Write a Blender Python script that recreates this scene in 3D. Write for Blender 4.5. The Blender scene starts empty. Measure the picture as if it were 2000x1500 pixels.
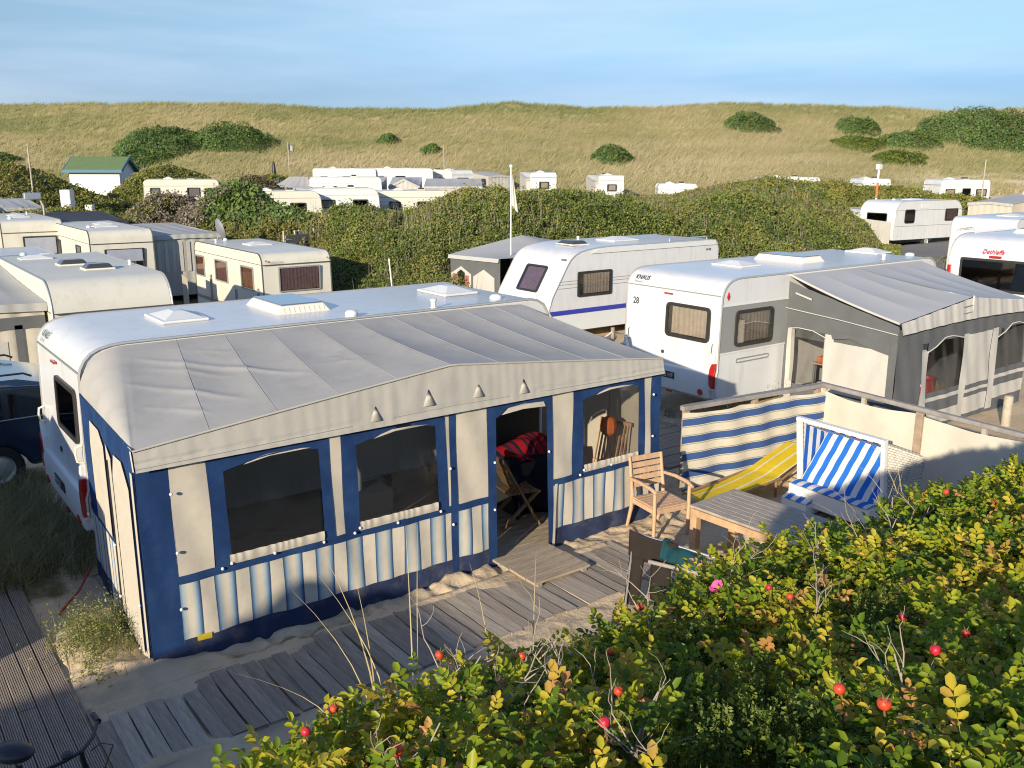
import bpy, bmesh, math, random
import numpy as np
from mathutils import Vector, Matrix

rng = np.random.default_rng(7)
random.seed(7)
R = math.radians
SC = bpy.context.scene
COL = SC.collection

# ------------------------------------------------------------------ camera
cam_d = bpy.data.cameras.new("camera")
cam_d.sensor_fit = 'HORIZONTAL'
cam_d.sensor_width = 36.0
cam_d.lens = 36.0 * 1769.7 / 2000.0
cam_d.clip_start = 0.05
cam_d.clip_end = 3000.0
cam = bpy.data.objects.new("camera", cam_d)
COL.objects.link(cam)
CAMP = Vector((-1.841, -7.840, 4.495))
yaw, pit, rol = R(53.038), R(13.632), R(0.153)
_F = Vector((math.cos(yaw) * math.cos(pit), math.sin(yaw) * math.cos(pit), -math.sin(pit)))
_R = Vector((math.sin(yaw), -math.cos(yaw), 0))
_U = _R.cross(_F)
_R2 = _R * math.cos(rol) + _U * math.sin(rol)
_U2 = -_R * math.sin(rol) + _U * math.cos(rol)
cam.matrix_world = Matrix(((_R2.x, _U2.x, -_F.x, CAMP.x), (_R2.y, _U2.y, -_F.y, CAMP.y),
                           (_R2.z, _U2.z, -_F.z, CAMP.z), (0, 0, 0, 1)))
SC.camera = cam

# ------------------------------------------------------------------ light
SUN_AZ, SUN_EL = 28.0, 16.0          # light travels towards this azimuth (from +X), sun height
SKY_STRENGTH = 0.135
SUN_STRENGTH = 5.0
SC.view_settings.view_transform = 'Standard'
SC.view_settings.look = 'None'
SC.view_settings.gamma = 1.0
SC.view_settings.use_curve_mapping = False
SC.view_settings.exposure = 0.48
SC.cycles.filter_width = 1.1

wd = bpy.data.worlds.new("World")
SC.world = wd
wd.use_nodes = True
nt = wd.node_tree
nt.nodes.clear()
wo = nt.nodes.new("ShaderNodeOutputWorld")
bg = nt.nodes.new("ShaderNodeBackground")
sky = nt.nodes.new("ShaderNodeTexSky")
sky.sky_type = 'NISHITA'
sky.sun_disc = False
sky.sun_elevation = R(SUN_EL)
sky.sun_rotation = math.atan2(-math.cos(R(SUN_AZ)), -math.sin(R(SUN_AZ)))
sky.altitude = 10.0
sky.air_density = 1.0
sky.dust_density = 0.15
sky.ozone_density = 3.5
# thin streaks of high cloud
tc = nt.nodes.new("ShaderNodeTexCoord")
mp = nt.nodes.new("ShaderNodeMapping")
mp.inputs['Scale'].default_value = (1.1, 1.1, 9.0)
mp.inputs['Rotation'].default_value = (0.05, 0.03, 0.4)
nz = nt.nodes.new("ShaderNodeTexNoise")
nz.inputs['Scale'].default_value = 1.7
nz.inputs['Detail'].default_value = 5.0
nz.inputs['Roughness'].default_value = 0.55
cr = nt.nodes.new("ShaderNodeValToRGB")
cr.color_ramp.elements[0].position = 0.40
cr.color_ramp.elements[0].color = (0, 0, 0, 1)
cr.color_ramp.elements[1].position = 0.80
cr.color_ramp.elements[1].color = (0.36, 0.36, 0.36, 1)
mx = nt.nodes.new("ShaderNodeMixRGB")
mx.inputs['Color2'].default_value = (5.6, 6.1, 7.0, 1)
nt.links.new(tc.outputs['Generated'], mp.inputs['Vector'])
nt.links.new(mp.outputs['Vector'], nz.inputs['Vector'])
nt.links.new(nz.outputs['Fac'], cr.inputs['Fac'])
nt.links.new(cr.outputs['Color'], mx.inputs['Fac'])
tn = nt.nodes.new('ShaderNodeMixRGB'); tn.blend_type = 'MULTIPLY'; tn.inputs[0].default_value = 1.0
sxz = nt.nodes.new('ShaderNodeSeparateXYZ'); nt.links.new(tc.outputs['Generated'], sxz.inputs[0])
hz = nt.nodes.new('ShaderNodeValToRGB')       # blue grey haze low over the sea, all the way round
he = hz.color_ramp.elements
he[0].position = 0.03; he[0].color = (0.33, 0.40, 0.57, 1)
he[1].position = 0.50; he[1].color = (0.72, 0.86, 1.06, 1)
for p_, c_ in ((0.075, (0.41, 0.46, 0.62)), (0.115, (0.66, 0.65, 0.70)), (0.17, (0.90, 0.795, 0.74)), (0.28, (0.86, 0.88, 0.96))):
    q_ = he.new(p_); q_.color = (*c_, 1)
nt.links.new(sxz.outputs['Z'], hz.inputs[0])
nt.links.new(hz.outputs['Color'], tn.inputs[2])
nt.links.new(sky.outputs['Color'], tn.inputs[1])
nt.links.new(tn.outputs['Color'], mx.inputs['Color1'])
nt.links.new(mx.outputs['Color'], bg.inputs['Color'])
bg.inputs['Strength'].default_value = SKY_STRENGTH
nt.links.new(bg.outputs['Background'], wo.inputs['Surface'])

sd = bpy.data.lights.new("sun", 'SUN')
sd.energy = SUN_STRENGTH
sd.angle = R(0.53)
sd.color = (1.0, 0.87, 0.675)
sun = bpy.data.objects.new("sun", sd)
COL.objects.link(sun)
_L = Vector((math.cos(R(SUN_AZ)) * math.cos(R(SUN_EL)), math.sin(R(SUN_AZ)) * math.cos(R(SUN_EL)), -math.sin(R(SUN_EL))))
sun.rotation_euler = _L.to_track_quat('-Z', 'Y').to_euler()
sun.location = (-20, -12, 12)

# ------------------------------------------------------------------ small tools
def tag(o, label=None, cat=None, group=None, kind=None):
    if label: o["label"] = label
    if cat: o["category"] = cat
    if group: o["group"] = group
    if kind: o["kind"] = kind
    return o

def thing(name, label, cat, loc=(0, 0, 0), rz=0.0, group=None):
    o = bpy.data.objects.new(name, None)
    o.empty_display_size = 0.2
    COL.objects.link(o)
    o.location = loc
    o.rotation_euler = (0, 0, rz)
    return tag(o, label, cat, group)

def link_mesh(name, me, mat, parent=None):
    o = bpy.data.objects.new(name, me)
    COL.objects.link(o)
    if mat is not None and len(me.materials) == 0:
        me.materials.append(mat)
    if parent is not None:
        o.parent = parent
    return o

def copy_tree(o, parent=None):
    c = o.copy()
    COL.objects.link(c)
    c.parent = parent
    for ch in list(o.children):
        copy_tree(ch, c)
    return c

class MB:
    """collects shapes for one mesh object"""
    def __init__(s):
        s.v = []; s.f = []
    def add(s, vs, fs):
        n = len(s.v)
        s.v.extend([tuple(p) for p in vs])
        s.f.extend([tuple(i + n for i in f) for f in fs])
        return s
    def box(s, x0, x1, y0, y1, z0, z1):
        return s.add([(x0, y0, z0), (x1, y0, z0), (x1, y1, z0), (x0, y1, z0), (x0, y0, z1), (x1, y0, z1), (x1, y1, z1), (x0, y1, z1)],
                     [(0, 3, 2, 1), (4, 5, 6, 7), (0, 1, 5, 4), (1, 2, 6, 5), (2, 3, 7, 6), (3, 0, 4, 7)])
    def bar(s, a, b, w, h, up=(0, 0, 1)):
        a = Vector(a); b = Vector(b); d = (b - a).normalized()
        u = Vector(up); sx = d.cross(u)
        if sx.length < 1e-4: sx = d.cross(Vector((1, 0, 0)))
        sx.normalize(); uz = sx.cross(d).normalized()
        vs = []
        for p in (a, b):
            for i, j in ((-1, -1), (1, -1), (1, 1), (-1, 1)):
                vs.append(p + sx * (i * w / 2) + uz * (j * h / 2))
        return s.add(vs, [(0, 1, 2, 3), (7, 6, 5, 4), (0, 4, 5, 1), (1, 5, 6, 2), (2, 6, 7, 3), (3, 7, 4, 0)])
    def tube(s, pts, r, n=8, cap=True):
        pts = [Vector(p) for p in pts]
        rs = r if isinstance(r, (list, tuple)) else [r] * len(pts)
        vs = []; fs = []
        prev = None
        for i, p in enumerate(pts):
            d = (pts[min(i + 1, len(pts) - 1)] - pts[max(i - 1, 0)])
            if d.length < 1e-9: d = Vector((0, 0, 1))
            d.normalize()
            if prev is None:
                a = d.orthogonal().normalized()
            else:
                a = (prev - d * prev.dot(d))
                a = a.normalized() if a.length > 1e-6 else d.orthogonal().normalized()
            prev = a
            b = d.cross(a)
            for k in range(n):
                t = 2 * math.pi * k / n
                vs.append(p + (a * math.cos(t) + b * math.sin(t)) * rs[i])
        for i in range(len(pts) - 1):
            for k in range(n):
                fs.append((i * n + k, i * n + (k + 1) % n, (i + 1) * n + (k + 1) % n, (i + 1) * n + k))
        if cap:
            fs.append(tuple(range(n - 1, -1, -1)))
            fs.append(tuple((len(pts) - 1) * n + k for k in range(n)))
        return s.add(vs, fs)
    def lathe(s, prof, c=(0, 0, 0), n=20, sx=1.0, sy=1.0):
        vs = []; fs = []
        for r, z in prof:
            for k in range(n):
                t = 2 * math.pi * k / n
                vs.append((c[0] + r * math.cos(t) * sx, c[1] + r * math.sin(t) * sy, c[2] + z))
        for i in range(len(prof) - 1):
            for k in range(n):
                fs.append((i * n + k, i * n + (k + 1) % n, (i + 1) * n + (k + 1) % n, (i + 1) * n + k))
        fs.append(tuple(range(n - 1, -1, -1)))
        fs.append(tuple((len(prof) - 1) * n + k for k in range(n)))
        return s.add(vs, fs)
    def prism(s, poly, a, b, axis='y'):
        """poly: list of 2D points, extruded along an axis from a to b"""
        def P(p, t):
            if axis == 'y': return (p[0], t, p[1])
            if axis == 'x': return (t, p[0], p[1])
            return (p[0], p[1], t)
        n = len(poly)
        vs = [P(p, a) for p in poly] + [P(p, b) for p in poly]
        fs = [tuple(range(n)), tuple(range(2 * n - 1, n - 1, -1))]
        for i in range(n):
            j = (i + 1) % n
            fs.append((i, i + n, j + n, j))
        return s.add(vs, fs)
    def grid(s, fn, nu, nv):
        vs = [fn(i / nu, j / nv) for j in range(nv + 1) for i in range(nu + 1)]
        fs = [(j * (nu + 1) + i, j * (nu + 1) + i + 1, (j + 1) * (nu + 1) + i + 1, (j + 1) * (nu + 1) + i) for j in range(nv) for i in range(nu)]
        return s.add(vs, fs)
    def sphere(s, c, r, nu=10, nv=7, sx=1, sy=1, sz=1):
        prof = [(max(1e-4, r * math.sin(math.pi * j / nv)), -r * sz * math.cos(math.pi * j / nv)) for j in range(nv + 1)]
        return s.lathe(prof, c, nu, sx, sy)
    def build(s, name, mat, parent=None, smooth=None, bevel=0.0, seg=2, solid=0.0, uvx=None):
        me = bpy.data.meshes.new(name)
        me.from_pydata(s.v, [], s.f)
        bm = bmesh.new(); bm.from_mesh(me)
        bmesh.ops.recalc_face_normals(bm, faces=bm.faces)
        bm.to_mesh(me); bm.free()
        if smooth is not None:
            me.polygons.foreach_set("use_smooth", [True] * len(me.polygons))
            me.set_sharp_from_angle(angle=R(smooth))
        o = link_mesh(name, me, mat, parent)
        if bevel > 0:
            m = o.modifiers.new("bevel", 'BEVEL')
            m.width = bevel; m.segments = seg; m.limit_method = 'ANGLE'; m.angle_limit = R(40)
            m.harden_normals = False
        if solid:
            m = o.modifiers.new("solid", 'SOLIDIFY')
            m.thickness = solid; m.offset = 0
        return o

def np_mesh(name, verts, faces, mat, parent=None, attrs=None, smooth=False):
    """verts (N,3), faces (M,k) arrays with one k"""
    verts = np.ascontiguousarray(verts, dtype=np.float32)
    faces = np.ascontiguousarray(faces, dtype=np.int32)
    me = bpy.data.meshes.new(name)
    n, (m, k) = len(verts), faces.shape
    me.vertices.add(n); me.vertices.foreach_set("co", verts.ravel())
    me.loops.add(m * k); me.loops.foreach_set("vertex_index", faces.ravel())
    me.polygons.add(m)
    me.polygons.foreach_set("loop_start", np.arange(0, m * k, k, dtype=np.int32))
    me.polygons.foreach_set("loop_total", np.full(m, k, dtype=np.int32))
    if smooth: me.polygons.foreach_set("use_smooth", np.ones(m, dtype=bool))
    me.update(calc_edges=True)
    if attrs:
        for an, av in attrs.items():
            a = me.attributes.new(an, 'FLOAT', 'POINT')
            a.data.foreach_set("value", np.ascontiguousarray(av, dtype=np.float32))
    return link_mesh(name, me, mat, parent)

def hash2(ix, iy, seed):
    h = (ix.astype(np.int64) * 374761393 + iy.astype(np.int64) * 668265263 + seed * 1442695041) & 0xffffffff
    h = ((h ^ (h >> 13)) * 1274126177) & 0xffffffff
    return ((h ^ (h >> 16)) & 0xffff) / 65535.0

def vnoise(x, y, seed=0):
    x = np.asarray(x, float); y = np.asarray(y, float)
    ix = np.floor(x); iy = np.floor(y)
    fx = x - ix; fy = y - iy
    fx = fx * fx * (3 - 2 * fx); fy = fy * fy * (3 - 2 * fy)
    a = hash2(ix, iy, seed); b = hash2(ix + 1, iy, seed); c = hash2(ix, iy + 1, seed); d = hash2(ix + 1, iy + 1, seed)
    return (a * (1 - fx) + b * fx) * (1 - fy) + (c * (1 - fx) + d * fx) * fy

def fbm(x, y, seed=0, oct=4):
    t = 0.0; a = 0.5
    for o in range(oct):
        t = t + a * vnoise(np.asarray(x) * 2 ** o, np.asarray(y) * 2 ** o, seed + 17 * o)
        a *= 0.5
    return t / (1 - 0.5 ** oct)

def sstep(a, b, x):
    t = np.clip((np.asarray(x, float) - a) / (b - a), 0, 1)
    return t * t * (3 - 2 * t)

# ------------------------------------------------------------------ materials
def new_mat(name):
    m = bpy.data.materials.new(name)
    m.use_nodes = True
    m.node_tree.nodes.clear()
    return m, m.node_tree.nodes, m.node_tree.links

def P(name, col, rough=0.6, spec=0.5, var=0.0, vscale=3.0, bump=0.0, bscale=40.0, metal=0.0, coat=0.0, stretch=None, col2=None, dirt=None, sheen=0.0, trans=0.0):
    m, n, l = new_mat(name)
    out = n.new("ShaderNodeOutputMaterial")
    b = n.new("ShaderNodeBsdfPrincipled")
    if trans > 0:          # light shining through thin canvas
        tlb = n.new('ShaderNodeBsdfTranslucent'); tlb.inputs[0].default_value = (*col, 1)
        mxs = n.new('ShaderNodeMixShader'); mxs.inputs[0].default_value = trans
        l.new(b.outputs[0], mxs.inputs[1]); l.new(tlb.outputs[0], mxs.inputs[2]); l.new(mxs.outputs[0], out.inputs[0])
    else:
        l.new(b.outputs[0], out.inputs[0])
    b.inputs['Roughness'].default_value = rough
    b.inputs['Specular IOR Level'].default_value = spec
    b.inputs['Metallic'].default_value = metal
    b.inputs['Coat Weight'].default_value = coat
    b.inputs['Coat Roughness'].default_value = 0.12
    if sheen: b.inputs['Sheen Weight'].default_value = sheen
    c4 = (*col, 1)
    b.inputs['Base Color'].default_value = c4
    tcn = n.new("ShaderNodeTexCoord")
    vec = tcn.outputs['Object']
    if stretch:
        mpn = n.new("ShaderNodeMapping")
        mpn.inputs['Scale'].default_value = stretch
        l.new(vec, mpn.inputs['Vector']); vec = mpn.outputs['Vector']
    last = None
    if var > 0 or col2:
        t = n.new("ShaderNodeTexNoise")
        t.inputs['Scale'].default_value = vscale
        t.inputs['Detail'].default_value = 6
        t.inputs['Roughness'].default_value = 0.62
        l.new(vec, t.inputs['Vector'])
        r = n.new("ShaderNodeValToRGB")
        r.color_ramp.elements[0].position = 0.3
        r.color_ramp.elements[1].position = 0.7
        r.color_ramp.elements[0].color = tuple(max(0, c * (1 - var)) for c in col) + (1,)
        r.color_ramp.elements[1].color = (*(col2 if col2 else tuple(min(1, c * (1 + var)) for c in col)), 1)
        l.new(t.outputs['Fac'], r.inputs['Fac'])
        l.new(r.outputs['Color'], b.inputs['Base Color'])
        last = r.outputs['Color']
    if dirt:
        # dirt = (colour, scale, low, high)
        t2 = n.new("ShaderNodeTexNoise")
        t2.inputs['Scale'].default_value = dirt[1]
        t2.inputs['Detail'].default_value = 7
        t2.inputs['Roughness'].default_value = 0.7
        if len(dirt) > 4:
            mp2 = n.new('ShaderNodeMapping'); mp2.inputs['Scale'].default_value = dirt[4]
            l.new(tcn.outputs['Object'], mp2.inputs['Vector']); l.new(mp2.outputs['Vector'], t2.inputs['Vector'])
        else:
            l.new(tcn.outputs['Object'], t2.inputs['Vector'])
        r2 = n.new("ShaderNodeValToRGB")
        r2.color_ramp.elements[0].position = dirt[2]; r2.color_ramp.elements[1].position = dirt[3]
        r2.color_ramp.elements[0].color = (0, 0, 0, 1); r2.color_ramp.elements[1].color = (0.75, 0.75, 0.75, 1)
        l.new(t2.outputs['Fac'], r2.inputs['Fac'])
        mxn = n.new("ShaderNodeMixRGB")
        mxn.inputs['Color2'].default_value = (*dirt[0], 1)
        l.new(r2.outputs['Color'], mxn.inputs['Fac'])
        if last: l.new(last, mxn.inputs['Color1'])
        else: mxn.inputs['Color1'].default_value = c4
        l.new(mxn.outputs['Color'], b.inputs['Base Color'])
    if bump > 0:
        t3 = n.new("ShaderNodeTexNoise")
        t3.inputs['Scale'].default_value = bscale
        t3.inputs['Detail'].default_value = 4
        l.new(vec, t3.inputs['Vector'])
        bn = n.new("ShaderNodeBump")
        bn.inputs['Strength'].default_value = bump
        bn.inputs['Distance'].default_value = 0.02
        l.new(t3.outputs['Fac'], bn.inputs['Height'])
        l.new(bn.outputs['Normal'], b.inputs['Normal'])
    return m

def glass(name, tint=(0.3, 0.32, 0.33), refl=0.12, rough=0.03):
    m, n, l = new_mat(name)
    out = n.new("ShaderNodeOutputMaterial")
    tr = n.new("ShaderNodeBsdfTransparent"); tr.inputs[0].default_value = (*tint, 1)
    gl = n.new("ShaderNodeBsdfGlossy"); gl.inputs['Roughness'].default_value = rough
    gl.inputs[0].default_value = (1, 1, 1, 1)
    lw = n.new("ShaderNodeLayerWeight"); lw.inputs[0].default_value = 0.25
    mth = n.new("ShaderNodeMath"); mth.operation = 'MULTIPLY_ADD'
    mth.inputs[1].default_value = 0.38; mth.inputs[2].default_value = refl * 0.4
    l.new(lw.outputs['Fresnel'], mth.inputs[0])
    mxs = n.new("ShaderNodeMixShader")
    l.new(mth.outputs[0], mxs.inputs[0]); l.new(tr.outputs[0], mxs.inputs[1]); l.new(gl.outputs[0], mxs.inputs[2])
    l.new(mxs.outputs[0], out.inputs[0])
    return m

def stripes(name, axis, period, stops, offset=0.0, rough=0.8, wob=0.0, bump=0.06):
    """repeating printed stripes along an object axis; stops = [(pos, colour)]"""
    m, n, l = new_mat(name)
    out = n.new("ShaderNodeOutputMaterial")
    b = n.new("ShaderNodeBsdfPrincipled"); b.inputs['Roughness'].default_value = rough
    b.inputs['Specular IOR Level'].default_value = 0.2
    l.new(b.outputs[0], out.inputs[0])
    t = n.new("ShaderNodeTexCoord"); sx = n.new("ShaderNodeSeparateXYZ")
    l.new(t.outputs['Object'], sx.inputs[0])
    a = n.new("ShaderNodeMath"); a.operation = 'MULTIPLY_ADD'
    a.inputs[1].default_value = 1.0 / period; a.inputs[2].default_value = offset
    l.new(sx.outputs[axis], a.inputs[0])
    f = n.new("ShaderNodeMath"); f.operation = 'FRACT'; l.new(a.outputs[0], f.inputs[0])
    r = n.new("ShaderNodeValToRGB")
    e = r.color_ramp.elements
    e[0].position = stops[0][0]; e[0].color = (*stops[0][1], 1)
    e[1].position = stops[-1][0]; e[1].color = (*stops[-1][1], 1)
    for p, c in stops[1:-1]:
        q = e.new(p); q.color = (*c, 1)
    l.new(f.outputs[0], r.inputs[0])
    nzz = n.new("ShaderNodeTexNoise"); nzz.inputs['Scale'].default_value = 5.0; nzz.inputs['Detail'].default_value = 5
    l.new(t.outputs['Object'], nzz.inputs['Vector'])
    mr = n.new("ShaderNodeMapRange"); mr.inputs[3].default_value = 0.82; mr.inputs[4].default_value = 1.1
    l.new(nzz.outputs['Fac'], mr.inputs[0])
    mxn = n.new("ShaderNodeMixRGB"); mxn.blend_type = 'MULTIPLY'; mxn.inputs[0].default_value = 1
    l.new(r.outputs[0], mxn.inputs[1]); l.new(mr.outputs[0], mxn.inputs[2])
    l.new(mxn.outputs[0], b.inputs['Base Color'])
    if bump:
        t3 = n.new("ShaderNodeTexNoise"); t3.inputs['Scale'].default_value = 9.0
        l.new(t.outputs['Object'], t3.inputs['Vector'])
        bn = n.new("ShaderNodeBump"); bn.inputs['Strength'].default_value = bump * 4; bn.inputs['Distance'].default_value = 0.02
        l.new(t3.outputs['Fac'], bn.inputs['Height']); l.new(bn.outputs['Normal'], b.inputs['Normal'])
    return m

def leafmat(name, stops, trans=0.35, rough=0.5, spec=0.3, noise=None):
    """leaf / grass: colour by the per-piece attribute rnd, light shines through a little"""
    m, n, l = new_mat(name)
    out = n.new("ShaderNodeOutputMaterial")
    at = n.new("ShaderNodeAttribute"); at.attribute_name = "rnd"
    fac = at.outputs['Fac']
    if noise:
        t = n.new("ShaderNodeTexCoord")
        nn = n.new("ShaderNodeTexNoise"); nn.inputs['Scale'].default_value = noise[0]; nn.inputs['Detail'].default_value = 3
        l.new(t.outputs['Object'], nn.inputs['Vector'])
        ma = n.new("ShaderNodeMath"); ma.operation = 'MULTIPLY_ADD'; ma.inputs[1].default_value = noise[1]; ma.inputs[2].default_value = -0.5 * noise[1]
        l.new(nn.outputs['Fac'], ma.inputs[0])
        ad = n.new("ShaderNodeMath"); ad.operation = 'ADD'; ad.use_clamp = True
        l.new(ma.outputs[0], ad.inputs[0]); l.new(fac, ad.inputs[1]); fac = ad.outputs[0]
    r = n.new("ShaderNodeValToRGB")
    e = r.color_ramp.elements
    e[0].position = stops[0][0]; e[0].color = (*stops[0][1], 1)
    e[1].position = stops[-1][0]; e[1].color = (*stops[-1][1], 1)
    for p, c in stops[1:-1]:
        q = e.new(p); q.color = (*c, 1)
    l.new(fac, r.inputs[0])
    b = n.new("ShaderNodeBsdfPrincipled"); b.inputs['Roughness'].default_value = rough
    b.inputs['Specular IOR Level'].default_value = spec
    l.new(r.outputs[0], b.inputs['Base Color'])
    tl = n.new("ShaderNodeBsdfTranslucent"); l.new(r.outputs[0], tl.inputs[0])
    mxs = n.new("ShaderNodeMixShader"); mxs.inputs[0].default_value = trans
    l.new(b.outputs[0], mxs.inputs[1]); l.new(tl.outputs[0], mxs.inputs[2]); l.new(mxs.outputs[0], out.inputs[0])
    return m

M = {}
M['white'] = P('white gelcoat', (0.64, 0.645, 0.64), 0.30, 0.5, var=0.04, vscale=1.2, coat=0.2, dirt=((0.40, 0.385, 0.33), 3.0, 0.50, 0.92, (1.6, 1.6, 0.22)))
M['cream_van'] = P('cream gelcoat', (0.65, 0.62, 0.52), 0.4, 0.5, var=0.04, vscale=1.3, coat=0.12, dirt=((0.44, 0.40, 0.29), 2.6, 0.50, 0.92, (1.6, 1.6, 0.22)))
M['old_van'] = P('weathered cream gelcoat', (0.62, 0.60, 0.51), 0.5, 0.45, var=0.06, vscale=1.5, dirt=((0.42, 0.39, 0.29), 3.0, 0.5, 0.85))
M['yellow_van'] = P('pale yellow gelcoat', (0.68, 0.57, 0.34), 0.45, 0.45, var=0.04)
M['side_grey'] = P('light grey hammered sheet', (0.66, 0.68, 0.66), 0.4, 0.5, var=0.02, bump=0.15, bscale=60)
M['mid_grey'] = P('mid grey decor panel', (0.25, 0.26, 0.25), 0.45)
M['trim'] = P('aluminium trim', (0.55, 0.54, 0.50), 0.4, 0.5, metal=0.5)
M['trim_dark'] = P('dark rubber seam', (0.07, 0.07, 0.065), 0.6)
M['black'] = P('black plastic', (0.018, 0.018, 0.02), 0.4)
M['rubber'] = P('tyre rubber', (0.02, 0.02, 0.02), 0.8)
M['frame'] = P('dark window frame', (0.03, 0.028, 0.026), 0.45)
M['pane'] = glass('tinted acrylic pane', (0.80, 0.78, 0.75), 0.12)
M['pane_dark'] = glass('dark acrylic pane', (0.12, 0.12, 0.13), 0.25)
M['blind'] = P('silver window blind', (0.32, 0.35, 0.42), 0.5, var=0.1)
M['curtain'] = P('pale net curtain', (0.66, 0.61, 0.55), 0.8, var=0.1, vscale=8)
M['curtain_red'] = P('red brown curtain', (0.30, 0.12, 0.08), 0.8, var=0.2, vscale=8)
M['curtain_mauve'] = P('mauve curtain', (0.33, 0.22, 0.25), 0.8, var=0.15, vscale=8)
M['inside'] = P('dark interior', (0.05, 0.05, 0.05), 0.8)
M['red_lens'] = P('red lamp lens', (0.42, 0.015, 0.012), 0.18, 0.6, var=0.3, vscale=30, coat=0.6)
M['orange_lens'] = P('amber lamp lens', (0.6, 0.16, 0.03), 0.2, 0.6, coat=0.6)
M['white_plastic'] = P('white plastic', (0.68, 0.68, 0.65), 0.4, var=0.03)
M['ivory'] = P('ivory plastic', (0.76, 0.70, 0.55), 0.4)
M['hatch_dark'] = P('smoked dome', (0.05, 0.05, 0.055), 0.15, 0.6, coat=0.5)
M['skyglass'] = P('tinted skylight acrylic', (0.10, 0.14, 0.24), 0.08, 0.7, coat=0.6)
M['plate_ink'] = P('number plate black', (0.03, 0.03, 0.035), 0.5)
M['grey_text'] = P('grey lettering', (0.05, 0.052, 0.055), 0.5)
M['lt_text'] = P('light grey lettering', (0.36, 0.37, 0.36), 0.5)
M['red_text'] = P('red lettering', (0.62, 0.03, 0.03), 0.5)
M['blue_line'] = P('blue decor stripe', (0.04, 0.05, 0.36), 0.35)
M['roof_fab'] = P('grey awning roof canvas', (0.435, 0.42, 0.385), 0.85, 0.2, var=0.06, vscale=1.4, bump=0.16, bscale=5, dirt=((0.30, 0.29, 0.265), 1.9, 0.48, 0.85), trans=0.10)
M['roof_far'] = P('weathered awning canvas', (0.42, 0.42, 0.40), 0.8, 0.2, var=0.06, vscale=0.8)
M['valance'] = P('grey beige valance canvas', (0.43, 0.41, 0.36), 0.85, 0.2, var=0.05, vscale=3, bump=0.16, bscale=9, dirt=((0.36, 0.34, 0.30), 2.5, 0.5, 0.9))
M['cream_fab'] = P('cream awning canvas', (0.58, 0.53, 0.435), 0.85, 0.2, var=0.07, vscale=2.5, bump=0.30, bscale=5, trans=0.14, dirt=((0.44, 0.40, 0.33), 2.6, 0.5, 0.9))
M['blue_fab'] = P('navy blue awning canvas', (0.011, 0.038, 0.120), 0.8, 0.25, var=0.2, vscale=3, bump=0.35, bscale=5, dirt=((0.035, 0.07, 0.15), 3.0, 0.5, 0.9))
M['navy_skirt'] = P('dusty navy mud skirt', (0.022, 0.035, 0.085), 0.75, 0.3, var=0.2, vscale=3, bump=0.2, bscale=8, dirt=((0.20, 0.18, 0.16), 4.0, 0.5, 0.9))
M['grey_fab'] = P('charcoal awning canvas', (0.115, 0.12, 0.122), 0.8, 0.25, var=0.08, vscale=3, bump=0.14, bscale=9)
M['white_fab'] = P('off white awning canvas', (0.54, 0.52, 0.47), 0.85, 0.2, var=0.06, vscale=2.5, bump=0.30, bscale=5, trans=0.12)
M['pale_roof'] = P('pale grey awning roof', (0.42, 0.42, 0.41), 0.7, 0.3, var=0.04, vscale=1.4)
M['dark_roof'] = P('black awning roof', (0.03, 0.03, 0.033), 0.7)
M['vinyl_dark'] = glass('tinted vinyl window', (0.70, 0.72, 0.74), 0.30, 0.10)
M['vinyl'] = glass('clear vinyl window', (0.80, 0.79, 0.76), 0.20, 0.10)
B1, B2, B3, CR = (0.014, 0.03, 0.09), (0.055, 0.135, 0.26), (0.30, 0.385, 0.44), (0.55, 0.50, 0.41)
M['front_stripe'] = stripes('blue and cream striped canvas', 0, 0.335,
    [(0.0, B1), (0.03, B2), (0.12, B3), (0.26, CR), (0.36, CR), (0.46, B3), (0.55, B2), (0.59, B1), (0.61, CR), (1.0, CR)], offset=0.2)
M['side_stripe'] = stripes('blue and cream striped canvas side', 1, 0.335,
    [(0.0, B1), (0.03, B2), (0.12, B3), (0.26, CR), (0.36, CR), (0.46, B3), (0.55, B2), (0.59, B1), (0.61, CR), (1.0, CR)], offset=0.1)
FC, FB, FG = (0.60, 0.555, 0.44), (0.045, 0.095, 0.25), (0.30, 0.28, 0.25)
def _cut(seq):
    out = []
    for a, b, c in seq:
        out += [(a, c), (b - 0.004, c)]
    return out
M['fence_stripe'] = stripes('blue and cream windbreak canvas', 2, 0.255,
    _cut([(0.0, 0.05, FC), (0.05, 0.10, FG), (0.10, 0.14, FC), (0.14, 0.54, FB), (0.54, 0.57, FC), (0.57, 0.62, FG), (0.62, 1.0, FC)]), offset=0.40)
M['fence_cream'] = P('cream windbreak canvas', (0.55, 0.515, 0.43), 0.85, 0.2, var=0.05, vscale=2, bump=0.18, bscale=8, dirt=((0.46, 0.41, 0.31), 3.0, 0.55, 0.9))
BB, WW = (0.02, 0.15, 0.56), (0.66, 0.65, 0.62)
M['chair_stripe'] = stripes('blue and white striped cushion', 1, 0.168, _cut([(0.0, 0.5, BB), (0.5, 1.0, WW)]), offset=0.1)
M['chair_stripe_side'] = stripes('blue and white striped lining', 0, 0.158, _cut([(0.0, 0.5, (0.02, 0.11, 0.42)), (0.5, 1.0, WW)]), offset=0.33)
M['yellow_stripe'] = stripes('yellow striped canvas', 1, 0.19, _cut([(0.0, 0.82, (0.66, 0.47, 0.02)), (0.82, 1.0, (0.68, 0.62, 0.38))]), offset=0.2)
M['wicker'] = P('white wicker', (0.64, 0.60, 0.52), 0.6, 0.3, var=0.08, vscale=20)
M['white_wood'] = P('white painted wood', (0.80, 0.78, 0.72), 0.45, var=0.03)
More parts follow.
